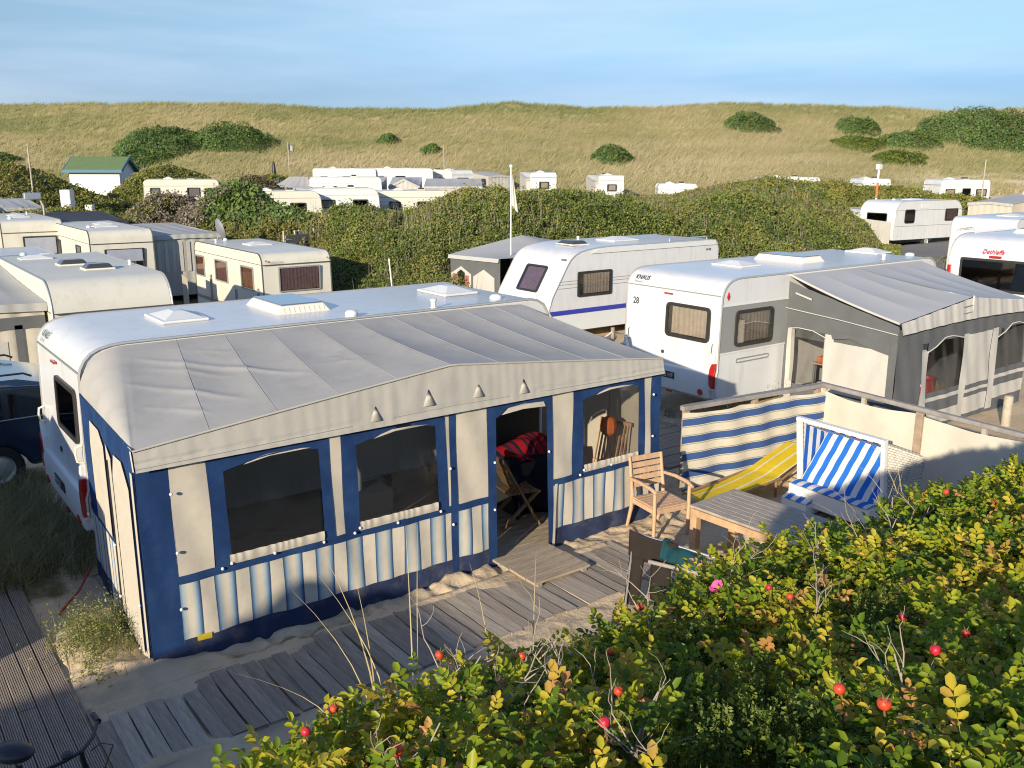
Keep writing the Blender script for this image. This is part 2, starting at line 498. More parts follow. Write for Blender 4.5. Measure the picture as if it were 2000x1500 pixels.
M['teak'] = P('pale teak', (0.50, 0.33, 0.20), 0.55, 0.35, var=0.18, vscale=6, stretch=(3, 3, 0.7))
M['teak_dark'] = P('dark worn teak', (0.26, 0.16, 0.085), 0.55, 0.35, var=0.25, vscale=8)
M['grey_wood'] = P('grey weathered tabletop wood', (0.36, 0.31, 0.25), 0.8, 0.25, var=0.32, vscale=7, stretch=(9, 0.9, 1), bump=0.25, bscale=30)
M['table_side'] = P('orange brown table frame wood', (0.46, 0.30, 0.17), 0.65, 0.3, var=0.25, vscale=6)
M['deck'] = P('grey weathered decking', (0.31, 0.262, 0.21), 0.85, 0.25, var=0.25, vscale=5, stretch=(7, 0.8, 1), bump=0.3, bscale=24, dirt=((0.46, 0.40, 0.31), 1.5, 0.55, 0.85))
M['deck_b'] = P('darker weathered decking', (0.265, 0.222, 0.175), 0.85, 0.25, var=0.25, vscale=5, stretch=(7, 0.8, 1), bump=0.3, bscale=24, dirt=((0.44, 0.38, 0.30), 1.2, 0.55, 0.85))
M['deck_c'] = P('pale weathered decking', (0.375, 0.322, 0.258), 0.85, 0.25, var=0.25, vscale=5, stretch=(7, 0.8, 1), bump=0.3, bscale=24, dirt=((0.50, 0.43, 0.33), 1.5, 0.5, 0.8))
M['groove'] = P('ribbed brown grey decking', (0.30, 0.25, 0.20), 0.85, 0.25, var=0.2, vscale=5, stretch=(7, 0.8, 1))
M['deck_x'] = P('weathered decking along', (0.36, 0.29, 0.21), 0.85, 0.25, var=0.28, vscale=5, stretch=(0.8, 7, 1), bump=0.3, bscale=24)
M['rail_wood'] = P('grey weathered rail', (0.27, 0.25, 0.23), 0.8, 0.25, var=0.2, vscale=6, bump=0.2, bscale=20)
M['post_wood'] = P('brown grey post', (0.33, 0.25, 0.18), 0.8, 0.25, var=0.25, vscale=8, bump=0.2, bscale=20)
M['pale_post'] = P('pale grey post', (0.40, 0.36, 0.28), 0.8, 0.25, var=0.2, vscale=8)
M['metal'] = P('galvanised metal', (0.45, 0.47, 0.50), 0.4, 0.5, metal=0.7)
M['pole_white'] = P('white pole paint', (0.80, 0.80, 0.78), 0.4)
M['brown_cloth'] = P('dark brown cloth', (0.024, 0.019, 0.016), 0.85, 0.2, var=0.2, vscale=6, bump=0.2, bscale=9)
M['teal_cloth'] = P('dark teal cloth', (0.005, 0.045, 0.055), 0.8, 0.25, var=0.2, vscale=6)
M['navy_cloth'] = P('black navy cloth', (0.010, 0.013, 0.025), 0.8, 0.2, var=0.3, vscale=6)
M['red_plastic'] = P('red plastic', (0.45, 0.02, 0.03), 0.4)
M['red_cloth'] = stripes('red checked blanket', 0, 0.17, [(0.0, (0.42, 0.012, 0.02)), (0.40, (0.42, 0.012, 0.02)), (0.42, (0.05, 0.02, 0.04)), (0.60, (0.05, 0.02, 0.04)), (0.62, (0.26, 0.01, 0.02)), (0.80, (0.26, 0.01, 0.02)), (0.82, (0.02, 0.02, 0.05)), (1.0, (0.02, 0.02, 0.05))])
M['car_paint'] = P('dark blue car paint', (0.012, 0.025, 0.055), 0.18, 0.5, coat=1.0)
M['car_glass'] = P('car glass', (0.01, 0.014, 0.018), 0.04, 0.8, coat=0.6)
M['chrome'] = P('chrome strip', (0.6, 0.6, 0.62), 0.15, 0.5, metal=1.0)
M['orange'] = P('orange towel', (0.62, 0.16, 0.04), 0.8, var=0.1)
M['yellow_tag'] = P('yellow tag', (0.42, 0.33, 0.02), 0.6, var=0.15, vscale=30)
M['red_cord'] = P('red cord', (0.34, 0.03, 0.02), 0.6)
M['green_tin'] = P('green sheet roof', (0.13, 0.19, 0.075), 0.5, var=0.08)
M['hut_wall'] = P('white hut wall', (0.78, 0.78, 0.76), 0.7)
M['hut_fascia'] = P('blue green fascia', (0.06, 0.16, 0.22), 0.6)
M['asphalt'] = P('pale camp road', (0.20, 0.185, 0.17), 0.9, 0.2, var=0.12, vscale=2)
M['teal_box'] = P('teal plastic', (0.02, 0.20, 0.24), 0.45)
M['rosehip'] = P('red rose hip', (0.55, 0.06, 0.025), 0.42, 0.4, var=0.35, vscale=90)
M['rosehip_dark'] = P('crimson rose hip', (0.50, 0.02, 0.04), 0.42, 0.4, var=0.35, vscale=90)
M['petal'] = P('pink rose petal', (0.75, 0.10, 0.28), 0.5, 0.3, var=0.15, vscale=30)
M['sepal'] = P('green sepal', (0.13, 0.16, 0.03), 0.6, var=0.2)
M['twig'] = P('grey dry twig', (0.30, 0.25, 0.195), 0.8, 0.2, var=0.25, vscale=12)
M['stem'] = P('brown rose stem', (0.16, 0.10, 0.055), 0.8, 0.2, var=0.3, vscale=10)
# ================================================================== terrain
FX, FY = math.cos(yaw), math.sin(yaw)           # horizontal view direction
def fwd_side(x, y):
    dx = np.asarray(x, float) - CAMP.x; dy = np.asarray(y, float) - CAMP.y
    return dx * FX + dy * FY, dx * FY - dy * FX

# rounded dune hillocks: x, y, height, radius across view, radius along view
BUMPS = [
    (12.6, 31.8, 3.0, 2.8, 2.8), (11.0, 35.5, 2.6, 2.8, 3.2), (7.9, 39.4, 1.8, 6.0, 3.5),
    (6.5, 54.0, 3.9, 6.5, 5.5), (12.2, 51.0, 1.6, 3.0, 4.0), (17.6, 56.8, 3.6, 4.6, 4.5), (20.5, 49.4, 3.2, 3.6, 4.0), (25.0, 58.0, 2.6, 4.5, 4.0), (1.5, 47.0, 2.6, 7.0, 5.0),
    (55.4, 31.8, 2.0, 5.5, 4.0), (58.6, 27.6, 1.7, 4.5, 4.0), (60.8, 23.9, 1.25, 5.0, 3.0), (51.0, 34.6, 2.0, 6.5, 4.0),
    (45.0, 36.0, 1.5, 6.0, 4.0), (56.0, 33.0, 1.5, 6.0, 4.0), (33.0, 44.0, 0.9, 5.0, 3.0),
]
# the long scrub covered ridge: bearing (tangent of angle right of the view axis), distance, crest height, front and back width
RIDGE = np.array([
    (-0.34, 40, 1.6, 3.2, 4), (-0.305, 39, 2.3, 3.6, 4.5), (-0.27, 38.5, 2.45, 3.8, 4.5), (-0.226, 37.5, 2.45, 4.2, 5), (-0.18, 36, 2.5, 5.5, 5), (-0.135, 35, 2.6, 6.5, 5), (-0.09, 34.5, 2.95, 7, 4.5), (-0.045, 35, 3.1, 7, 4.5),
    (0.0, 35.5, 3.15, 7, 4.5), (0.045, 37.5, 3.12, 8, 4.5), (0.09, 39, 3.08, 8, 4.5), (0.135, 42, 2.95, 9, 5), (0.18, 44, 2.85, 10, 5), (0.226, 45.5, 3.05, 10, 5), (0.27, 46, 3.15, 10, 4.5), (0.316, 46.5, 3.0, 9, 4.5),
    (0.36, 47, 2.1, 7.0, 4), (0.385, 46.5, 1.1, 6, 3.5), (0.41, 46, 0.35, 4, 3), (0.43, 45.5, 0.0, 3, 3)])
def ridge(x, y):
    f, s = fwd_side(x, y)
    q = s / np.maximum(f, 1.0)
    d = np.interp(q, RIDGE[:, 0], RIDGE[:, 1]); h = np.interp(q, RIDGE[:, 0], RIDGE[:, 2], left=0.0, right=0.0)
    wf = np.interp(q, RIDGE[:, 0], RIDGE[:, 3]); wb = np.interp(q, RIDGE[:, 0], RIDGE[:, 4])
    t = np.where(f < d, (d - f) / wf, (f - d) / wb)
    return np.where(f > 4, np.maximum(h - 0.48, 0.0) * np.exp(-np.abs(t) ** 2.2), 0.0)
def H(x, y):
    x = np.asarray(x, float); y = np.asarray(y, float)
    f, s = fwd_side(x, y)
    # the dune the photograph is taken from
    t = np.clip((-1.95 - y) / 4.9, 0, 1)
    near = 2.45 * (0.75 * t + 0.25 * t * t * (3 - 2 * t))
    near = near + 0.40 * sstep(-1.9, -3.4, x) * sstep(-4.6, -5.8, y) * (1 - sstep(-6.5, -8.0, y) * 0.3)  # unseen crest to the left, raised so its shadow crosses the boardwalk
    near = near - 1.55 * sstep(-6.8, -8.2, x) * sstep(-3.0, -5.5, y)
    near = near * (1 - sstep(10.5, 16.0, x) * 0.65)
    z = near
    low = sstep(6.2, 9.5, y) * (1 - sstep(9.8, 13.5, x))
    z = z - 0.5 * low * (1 - sstep(27, 36, y)) - 0.25 * sstep(6.0, 9.0, y) * sstep(10.5, 13, x) * (1 - sstep(22, 28, x))
    z = z + 1.4 * sstep(45, 85, f)
    acc = 0.0
    for bx_, by_, h, ra, rb in BUMPS:
        ex = x - bx_; ey = y - by_
        al = ex * FY - ey * FX; fo = ex * FX + ey * FY
        q = (al / ra) ** 2 + (fo / rb) ** 2
        acc = acc + (h * np.exp(-q)) ** 3
    z = z + (acc + ridge(x, y) ** 3) ** (1.0 / 3.0)
    rough = sstep(14, 30, f)
    z = z + rough * 0.6 * (fbm(x * 0.22, y * 0.22, 3) - 0.5) + 0.05 * (fbm(x * 0.9, y * 0.9, 5) - 0.5) * sstep(9, 13, y + 0.0 * x)
    return z
def H1(x, y): return float(H(np.array([x]), np.array([y]))[0])

CREST = ([-400, 0, 150, 300, 500, 700, 850, 1000, 1150, 1300, 1400, 1550, 1700, 1850, 2000, 2400],
         [206, 207, 203, 199, 203, 205, 205, 200, 206, 206, 198, 203, 208, 209, 207, 206])
def dune_z(al, fo):
    u = 1000 + 1770 * al / np.maximum(fo, 1)
    vc = np.interp(u, CREST[0], CREST[1])
    zc = 4.495 + 122.0 * np.tan(np.arctan((750 - vc) / 1770.0) - pit) - 0.35
    t = (fo - 86.0) / (121.0 - 86.0)
    tt = np.clip(t, 0, 1)
    rise = tt ** 1.05 * (1 - 0.10 * np.sin(tt * math.pi))
    rise = np.where(tt > 0.86, rise - (tt - 0.86) ** 2 * 2.6, rise)
    rise = rise / (1 - (0.14 ** 2) * 2.6)
    z = 0.9 + (zc - 0.9) * rise
    z = np.where(t > 1, z - (fo - 121.0) * 0.12, z)
    z = z + 1.0 * (fbm(al * 0.09, fo * 0.09, 21) - 0.5) * np.clip(t * 3, 0, 1) + 0.5 * (fbm(al * 0.22, fo * 0.2, 29) - 0.5) + 0.3 * (fbm(al * 0.5, fo * 0.5, 23, 3) - 0.5)
    return z
def dune_xyz(al, fo):
    return np.stack([CAMP.x + fo * FX + al * FY, CAMP.y + fo * FY - al * FX, dune_z(al, fo)], -1)

def ground_mat():
    m, n, l = new_mat("sandy ground")
    out = n.new("ShaderNodeOutputMaterial"); b = n.new("ShaderNodeBsdfPrincipled")
    b.inputs['Roughness'].default_value = 0.95; b.inputs['Specular IOR Level'].default_value = 0.1
    l.new(b.outputs[0], out.inputs[0])
    t = n.new("ShaderNodeTexCoord")
    n1 = n.new("ShaderNodeTexNoise"); n1.inputs['Scale'].default_value = 1.3; n1.inputs['Detail'].default_value = 8; n1.inputs['Roughness'].default_value = 0.7
    l.new(t.outputs['Object'], n1.inputs['Vector'])
    sand = n.new("ShaderNodeValToRGB")
    sand.color_ramp.elements[0].position = 0.3; sand.color_ramp.elements[0].color = (0.40, 0.31, 0.205, 1)
    sand.color_ramp.elements[1].position = 0.7; sand.color_ramp.elements[1].color = (0.62, 0.49, 0.33, 1)
    l.new(n1.outputs['Fac'], sand.inputs[0])
    n2 = n.new("ShaderNodeTexNoise"); n2.inputs['Scale'].default_value = 2.2; n2.inputs['Detail'].default_value = 8; n2.inputs['Roughness'].default_value = 0.75
    l.new(t.outputs['Object'], n2.inputs['Vector'])
    veg = n.new("ShaderNodeValToRGB")
    veg.color_ramp.elements[0].position = 0.35; veg.color_ramp.elements[0].color = (0.045, 0.05, 0.018, 1)
    veg.color_ramp.elements[1].position = 0.7; veg.color_ramp.elements[1].color = (0.17, 0.14, 0.06, 1)
    l.new(n2.outputs['Fac'], veg.inputs[0])
    at = n.new("ShaderNodeAttribute"); at.attribute_name = "rnd"
    ad = n.new("ShaderNodeMath"); ad.operation = 'MULTIPLY_ADD'; ad.inputs[1].default_value = 0.55
    l.new(n2.outputs['Fac'], ad.inputs[0])
    su = n.new("ShaderNodeMath"); su.operation = 'SUBTRACT'; su.inputs[1].default_value = 0.27
    l.new(at.outputs['Fac'], su.inputs[0]); l.new(su.outputs[0], ad.inputs[2])
    rr = n.new("ShaderNodeValToRGB"); rr.color_ramp.elements[0].position = 0.42; rr.color_ramp.elements[1].position = 0.58
    l.new(ad.outputs[0], rr.inputs[0])
    mxn = n.new("ShaderNodeMixRGB"); l.new(rr.outputs[0], mxn.inputs[0]); l.new(sand.outputs[0], mxn.inputs[1]); l.new(veg.outputs[0], mxn.inputs[2])
    l.new(mxn.outputs[0], b.inputs['Base Color'])
    n3 = n.new("ShaderNodeTexNoise"); n3.inputs['Scale'].default_value = 14; n3.inputs['Detail'].default_value = 8; n3.inputs['Roughness'].default_value = 0.6
    l.new(t.outputs['Object'], n3.inputs['Vector'])
    bn = n.new("ShaderNodeBump"); bn.inputs['Strength'].default_value = 0.55; bn.inputs['Distance'].default_value = 0.04
    l.new(n3.outputs['Fac'], bn.inputs['Height']); l.new(bn.outputs['Normal'], b.inputs['Normal'])
    return m
M['ground'] = ground_mat()

def veg_mask(x, y):
    f, s = fwd_side(x, y)
    v = 0.05 + 0.85 * sstep(13.5, 20, y + 0.25 * x) + 0.6 * sstep(-2.1, -3.2, y)
    v = np.maximum(v, 0.75 * sstep(4.6, 6.5, y) * (1 - sstep(-0.2, 1.0, x)) * (1 - sstep(12, 15, y)))
    v = np.maximum(v, 0.55 * sstep(1.6, 2.2, y) * (1 - sstep(-0.35, 0.0, x)))
    # worn sand around the left row of caravans
    v = np.where((x > 4.0) & (x < 8.2) & (y > 11) & (y < 30), np.minimum(v, 0.35), v)
    # trodden strip by the boardwalk
    v = np.maximum(v, 0.50 * np.exp(-((y + 0.24) / 0.09) ** 2) * sstep(0.35, 0.7, x) * (1 - sstep(2.2, 2.9, x)))
    return np.clip(v, 0, 1)

def build_ground():
    th_v = np.linspace(-36, 36, 330); th_o = np.linspace(40, 320, 71)
    th = np.concatenate([th_v, th_o])
    rr = np.concatenate([[0.02], np.geomspace(0.5, 900, 330)])
    T, RR = np.meshgrid(np.radians(th), rr)
    a = yaw - T
    x = CAMP.x + RR * np.cos(a); y = CAMP.y + RR * np.sin(a)
    z = H(x, y)
    z = np.where(RR > 150, z * np.clip(1 - (RR - 150) / 100, 0, 1), z)
    na, nr = len(th), len(rr)
    idx = np.arange(na * nr).reshape(nr, na)
    i0 = idx[:-1, :]; i1 = idx[1:, :]
    f = np.stack([i0, np.roll(i0, -1, 1), np.roll(i1, -1, 1), i1], -1).reshape(-1, 4)
    o = np_mesh("ground", np.stack([x, y, z], -1).reshape(-1, 3), f, M['ground'], attrs={'rnd': veg_mask(x, y).ravel()}, smooth=True)
    tag(o, "sandy camp ground with scrubby patches between the caravans", kind="structure")
build_ground()

def build_sand():
    xs = np.arange(-1.35, 11.8, 0.03); ys = np.arange(-2.05, 2.75, 0.03)
    X, Y = np.meshgrid(xs, ys)
    lump = 0.055 * (fbm(X * 1.6, Y * 1.6, 31) - 0.5) + 0.05 * (fbm(X * 5.5, Y * 6.5, 33, 3) - 0.5)
    foot = np.zeros_like(X)
    r2 = np.random.default_rng(5)
    for k in range(210):
        fx, fy, an = r2.uniform(4.6, 9.8), r2.uniform(-1.7, 1.6), r2.uniform(0, 6.3)
        if r2.random() < 0.25: fx, fy = r2.uniform(-0.6, 4.2), r2.uniform(-0.45, 0.1)
        ex = (X - fx) * math.cos(an) + (Y - fy) * math.sin(an); ey = -(X - fx) * math.sin(an) + (Y - fy) * math.cos(an)
        q = (ex / 0.13) ** 2 + (ey / 0.065) ** 2
        foot += -0.028 * np.exp(-q * 1.2) + 0.016 * np.exp(-(np.sqrt(q) - 1.5) ** 2 * 3)
    foot = np.clip(foot, -0.05, 0.04)
    drift = 0.10 * np.exp(-((Y - 0.02) / 0.20) ** 2) * np.exp(-((X - 0.1) / 0.5) ** 2) + 0.05 * np.exp(-((Y + 0.10) / 0.12) ** 2) * sstep(2.7, 3.1, X) * (1 - sstep(3.6, 3.9, X))
    drift += 0.10 * np.exp(-(((X + 0.3) / 0.28) ** 2 + ((Y - 0.65) / 0.5) ** 2))
    e = np.minimum(np.minimum(X + 1.35, 11.77 - X), np.minimum(Y + 2.05, 2.72 - Y))
    # keep the sand low where planks lie
    planks = ((Y < -0.34) & (Y > -1.45) & (X > -0.72) & (X < 5.2)) | ((X < -0.64) & (Y < 2.7)) | ((X > 3.7) & (X < 4.6) & (Y < 0) & (Y > -0.9))
    Z = H(X, Y) + 0.012 + lump + foot + drift
    drift_on = 0.030 + 0.09 * (fbm(X * 1.1 + 4, Y * 2.2, 37) - 0.56) + 0.022 * np.exp(-((Y + 0.36) / 0.05) ** 2) - 0.035 * sstep(-0.5, -0.8, Y) * (1 - sstep(-1.15, -1.4, Y))
    Z = np.where(planks, np.where((X > -0.6) & (Y < -0.3), np.minimum(drift_on, 0.062), np.minimum(Z, 0.006) - 0.02), Z)
    Z = np.where((Y > 0.03) & (X > 0.03) & (X < 6.4), np.minimum(Z, 0.0), Z)
    Z = Z - 0.25 * (1 - np.clip(e / 0.12, 0, 1))
    ny, nx = X.shape
    idx = np.arange(nx * ny).reshape(ny, nx)
    f = np.stack([idx[:-1, :-1], idx[:-1, 1:], idx[1:, 1:], idx[1:, :-1]], -1).reshape(-1, 4)
    o = np_mesh("sand", np.stack([X, Y, Z], -1).reshape(-1, 3), f, M['ground'], attrs={'rnd': (veg_mask(X, Y)).ravel()}, smooth=True)
    tag(o, "trampled pale sand with footprints around the striped awning", kind="structure")
build_sand()

# ------------------------------------------------------------------ far dune ridge
def dune_mat():
    m, n, l = new_mat("dune grass slope")
    out = n.new("ShaderNodeOutputMaterial"); b = n.new("ShaderNodeBsdfPrincipled")
    b.inputs['Roughness'].default_value = 0.95; b.inputs['Specular IOR Level'].default_value = 0.1
    l.new(b.outputs[0], out.inputs[0])
    t = n.new("ShaderNodeTexCoord")
    n1 = n.new("ShaderNodeTexNoise"); n1.inputs['Scale'].default_value = 0.9; n1.inputs['Detail'].default_value = 8; n1.inputs['Roughness'].default_value = 0.72
    l.new(t.outputs['Object'], n1.inputs['Vector'])
    r = n.new("ShaderNodeValToRGB"); e = r.color_ramp.elements
    e[0].position = 0.28; e[0].color = (0.21, 0.22, 0.085, 1)
    e[1].position = 0.75; e[1].color = (0.47, 0.39, 0.21, 1)
    q = e.new(0.5); q.color = (0.34, 0.29, 0.13, 1)
    l.new(n1.outputs['Fac'], r.inputs[0])
    at = n.new("ShaderNodeAttribute"); at.attribute_name = "rnd"
    mxn = n.new("ShaderNodeMixRGB"); mxn.inputs[2].default_value = (0.58, 0.48, 0.34, 1)
    l.new(at.outputs['Fac'], mxn.inputs[0]); l.new(r.outputs[0], mxn.inputs[1])
    l.new(mxn.outputs[0], b.inputs['Base Color'])
    return m
M['dune'] = dune_mat()
def sand_on_dune(al, fo):
    u = 1000 + 1770 * al / fo
    t = (fo - 86) / 35
    s = sstep(0.44, 0.58, fbm(al * 0.35, fo * 0.8, 44)) * (0.9 * np.exp(-((u - 1950) / 260) ** 2 - ((t - 0.16) / 0.14) ** 2) + 1.0 * np.exp(-((u - 730) / 90) ** 2 - ((t - 0.2) / 0.16) ** 2) + 0.7 * np.exp(-((u - 1120) / 60) ** 2 - ((t - 0.10) / 0.06) ** 2) + 0.5 * np.exp(-((u - 250) / 50) ** 2 - ((t - 0.2) / 0.1) ** 2))
    return np.clip(s * 1.3, 0, 1)
def build_dune():
    al = np.linspace(-125, 140, 420); fo = np.concatenate([np.linspace(84, 122, 100), np.linspace(123, 170, 12)])
    A, Fo = np.meshgrid(al, fo)
    v = dune_xyz(A, Fo)
    ny, nx = A.shape
    idx = np.arange(nx * ny).reshape(ny, nx)
    f = np.stack([idx[:-1, :-1], idx[:-1, 1:], idx[1:, 1:], idx[1:, :-1]], -1).reshape(-1, 4)
    o = np_mesh("dune", v.reshape(-1, 3), f, M['dune'], attrs={'rnd': sand_on_dune(A, Fo).ravel()}, smooth=True)
    tag(o, "long grassy dune ridge behind the whole campsite", kind="structure")
build_dune()

# ------------------------------------------------------------------ grass blades and leaves as arrays
def blades(base, h, w, lean, bend, rnd, seg=2, az=None):
    """base (N,3); h,w (N,); lean (N,2) horizontal offset of the tip; returns verts, quads, attr"""
    N = len(base)
    if az is None: az = rng.uniform(0, 2 * np.pi, N)
    side = np.stack([np.cos(az), np.sin(az), np.zeros(N)], -1)
    V = []
    for k in range(seg + 1):
        t = k / seg
        c = base.copy()
        c[:, 2] += h * (t - bend * t * t)
        c[:, :2] += lean * (t ** 1.7)[..., None] if False else lean * (t ** 1.7)
        ww = (w * (1 - 0.93 * t))[:, None]
        V.append(c - side * ww / 2); V.append(c + side * ww / 2)
    V = np.stack(V, 1)              # N, 2(seg+1), 3
    nv = 2 * (seg + 1)
    off = (np.arange(N) * nv)[:, None, None]
    fq = np.array([[2 * k, 2 * k + 1, 2 * k + 3, 2 * k + 2] for k in range(seg)])
    F = (fq[None] + off).reshape(-1, 4)
    return V.reshape(-1, 3), F, np.repeat(rnd, nv)

def leaf_quads(c, nrm, size, aspect, rnd, fold=0.25):
    """one folded diamond leaf (two triangles as a quad pair -> 1 quad) per point"""
    N = len(c)
    nrm = nrm / np.maximum(np.linalg.norm(nrm, axis=1, keepdims=True), 1e-6)
    r = rng.normal(size=(N, 3))
    t = np.cross(nrm, r); t /= np.maximum(np.linalg.norm(t, axis=1, keepdims=True), 1e-6)
    b = np.cross(nrm, t)
    s = size[:, None]
    p0 = c - t * s * 0.5
    p1 = c + b * s * aspect * 0.5 + nrm * s * fold * 0.3
    p2 = c + t * s * 0.5 - nrm * s * fold * 0.5
    p3 = c - b * s * aspect * 0.5 + nrm * s * fold * 0.3
    V = np.stack([p0, p1, p2, p3], 1).reshape(-1, 3)
    F = np.arange(4 * N).reshape(-1, 4)
    return V, F, np.repeat(rnd, 4)

M['dune_grass'] = leafmat('dry marram grass', [(0.0, (0.19, 0.215, 0.085)), (0.35, (0.295, 0.28, 0.125)), (0.65, (0.375, 0.325, 0.175)), (1.0, (0.48, 0.41, 0.26))], trans=0.25, rough=0.7, spec=0.15)
M['straw'] = leafmat('straw grass', [(0.0, (0.16, 0.16, 0.05)), (0.5, (0.42, 0.33, 0.15)), (1.0, (0.60, 0.50, 0.28))], trans=0.25, rough=0.7, spec=0.15)
M['scrub_green'] = leafmat('rose scrub leaves', [(0.0, (0.035, 0.06, 0.015)), (0.3, (0.095, 0.14, 0.028)), (0.60, (0.18, 0.22, 0.042)), (0.82, (0.28, 0.25, 0.065)), (1.0, (0.36, 0.22, 0.12))], trans=0.30, noise=(0.22, 0.75))
M['scrub_olive'] = leafmat('olive scrub leaves', [(0.0, (0.055, 0.08, 0.02)), (0.4, (0.15, 0.175, 0.035)), (0.75, (0.27, 0.255, 0.06)), (1.0, (0.40, 0.27, 0.12))], trans=0.30, noise=(0.2, 0.5))
M['scrub_grey'] = leafmat('grey brown scrub', [(0.0, (0.07, 0.065, 0.04)), (0.5, (0.19, 0.16, 0.115)), (1.0, (0.34, 0.29, 0.22))], trans=0.15, noise=(0.7, 0.4))
M['scrub_brown'] = leafmat('brown heath', [(0.0, (0.045, 0.045, 0.02)), (0.5, (0.12, 0.10, 0.045)), (1.0, (0.22, 0.17, 0.08))], trans=0.15, noise=(0.5, 0.5))
M['shrub_leaf'] = leafmat('dark shrub leaves', [(0.0, (0.03, 0.06, 0.015)), (0.45, (0.085, 0.15, 0.035)), (0.8, (0.16, 0.22, 0.05)), (1.0, (0.26, 0.29, 0.075))], trans=0.25, noise=(0.25, 0.35))
M['shrub_light'] = leafmat('yellow green shrub leaves', [(0.0, (0.03, 0.055, 0.01)), (0.5, (0.11, 0.16, 0.02)), (1.0, (0.25, 0.27, 0.05))], trans=0.3)

def dune_grass():
    N = 74000
    al = rng.uniform(-85, 88, N); fo = 86.5 + 35.6 * rng.random(N) ** 0.9
    keep = (np.abs(al / fo) < 0.62) & (sand_on_dune(al, fo) < 0.55 * rng.random(N) + 0.2)
    al, fo = al[keep], fo[keep]
    base = dune_xyz(al, fo)
    t = (fo - 86) / 35
    pat = fbm(al * 0.07, fo * 0.13, 61) * 1.1 + 0.30 * (fbm(al * 0.6, fo * 0.6, 63) - 0.5)
    rn = np.clip(0.66 - 0.45 * sstep(0.20, 0.95, t) * (0.35 + 1.1 * pat) + 1.5 * (fbm(al * 0.05 + 3, fo * 0.16, 66) - 0.5), 0, 1)
    K = 3
    base = np.repeat(base, K, 0); rn = np.clip(np.repeat(rn, K) + rng.normal(0, 0.14, len(base)), 0, 1)
    base[:, :2] += rng.normal(0, 0.16, (len(base), 2))
    n = len(base)
    h = rng.uniform(0.3, 0.8, n); w = rng.uniform(0.035, 0.085, n)
    lean = np.stack([rng.normal(0.32, 0.2, n), rng.normal(-0.16, 0.2, n)], -1)
    base[:, 2] -= 0.08
    V, F, A = blades(base, h, w, lean, 0.25, rn, seg=2, az=rng.uniform(-0.7, 0.7, n) + yaw + np.pi / 2)
    o = np_mesh("dune_grass", V, F, M['dune_grass'], attrs={'rnd': A})
    tag(o, "tawny marram grass covering the far dune ridge", kind="stuff")
dune_grass()
# ================================================================== scrub on the hillocks (one mass each)
NOGO = []      # rectangles kept free of plants (x0,x1,y0,y1)
def in_nogo(x, y, pad=0.0):
    k = np.zeros(len(x), bool)
    for a, b, c, d in NOGO:
        k |= (x > a - pad) & (x < b + pad) & (y > c - pad) & (y < d + pad)
    return k

def scrub(name, label, mat, centers, n, hmin, hmax, size, seed, lump=0.9, up=0.55, pts=None, big=0.0, taper=False):
    """leaf mass over ellipses (x, y, ra, rb) in view-aligned axes"""
    r = np.random.default_rng(seed)
    X = []; Y = []
    if pts is not None:
        X.append(pts[:, 0]); Y.append(pts[:, 1])
    centers = centers or []
    areas = np.array([c[2] * c[3] for c in centers], float)
    cnt = (n * areas / areas.sum()).astype(int) if len(centers) else []
    for (cx, cy, ra, rb), k in zip(centers, cnt):
        a = r.uniform(0, 2 * np.pi, k); q = np.sqrt(r.random(k))
        edge = 1 + 0.25 * (fbm(np.cos(a) * 2 + cx, np.sin(a) * 2 + cy, seed) - 0.5)
        al = ra * q * np.cos(a) * edge; fo = rb * q * np.sin(a) * edge
        X.append(cx + al * FY + fo * FX); Y.append(cy - al * FX + fo * FY)
    X = np.concatenate(X); Y = np.concatenate(Y)
    ok = ~in_nogo(X, Y)
    X, Y = X[ok], Y[ok]
    L = vnoise(X * lump, Y * lump, seed + 1) * 0.6 + vnoise(X * lump * 2.3, Y * lump * 2.3, seed + 2) * 0.4
    top = hmin + (hmax - hmin) * L + big * (vnoise(X * 0.33, Y * 0.33, seed + 9) - 0.3)
    top = top + 0.28 * (r.random(len(X)) < 0.06) * r.random(len(X))
    if taper: top = top * np.clip(ridge(X, Y) / 0.7 + 0.2, 0.2, 1)
    top = np.maximum(top, 0.06)
    hole = vnoise(X * 1.7, Y * 1.7, seed + 7) * 0.6 + vnoise(X * 4.1, Y * 4.1, seed + 8) * 0.4
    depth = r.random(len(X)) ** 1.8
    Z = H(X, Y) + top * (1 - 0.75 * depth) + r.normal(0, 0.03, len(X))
    e = 0.12
    gx = (vnoise((X + e) * lump, Y * lump, seed + 1) - vnoise((X - e) * lump, Y * lump, seed + 1)) / (2 * e) * (hmax - hmin) * 0.8
    gy = (vnoise(X * lump, (Y + e) * lump, seed + 1) - vnoise(X * lump, (Y - e) * lump, seed + 1)) / (2 * e) * (hmax - hmin) * 0.8
    nr = np.stack([-gx, -gy, np.full_like(X, up)], -1) + r.normal(0, 0.5, (len(X), 3)) + np.array([-0.40, -0.21, 0.0])
    f, s = fwd_side(X, Y)
    sz = size * (0.7 + 0.6 * r.random(len(X))) * np.clip(f / 32.0, 0.55, 1.9)
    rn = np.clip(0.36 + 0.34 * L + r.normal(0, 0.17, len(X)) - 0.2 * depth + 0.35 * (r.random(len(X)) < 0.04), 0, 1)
    kp = hole > 0.27
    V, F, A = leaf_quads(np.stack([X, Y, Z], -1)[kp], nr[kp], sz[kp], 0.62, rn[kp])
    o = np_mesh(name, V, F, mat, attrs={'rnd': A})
    tag(o, label, kind="stuff")
    return o

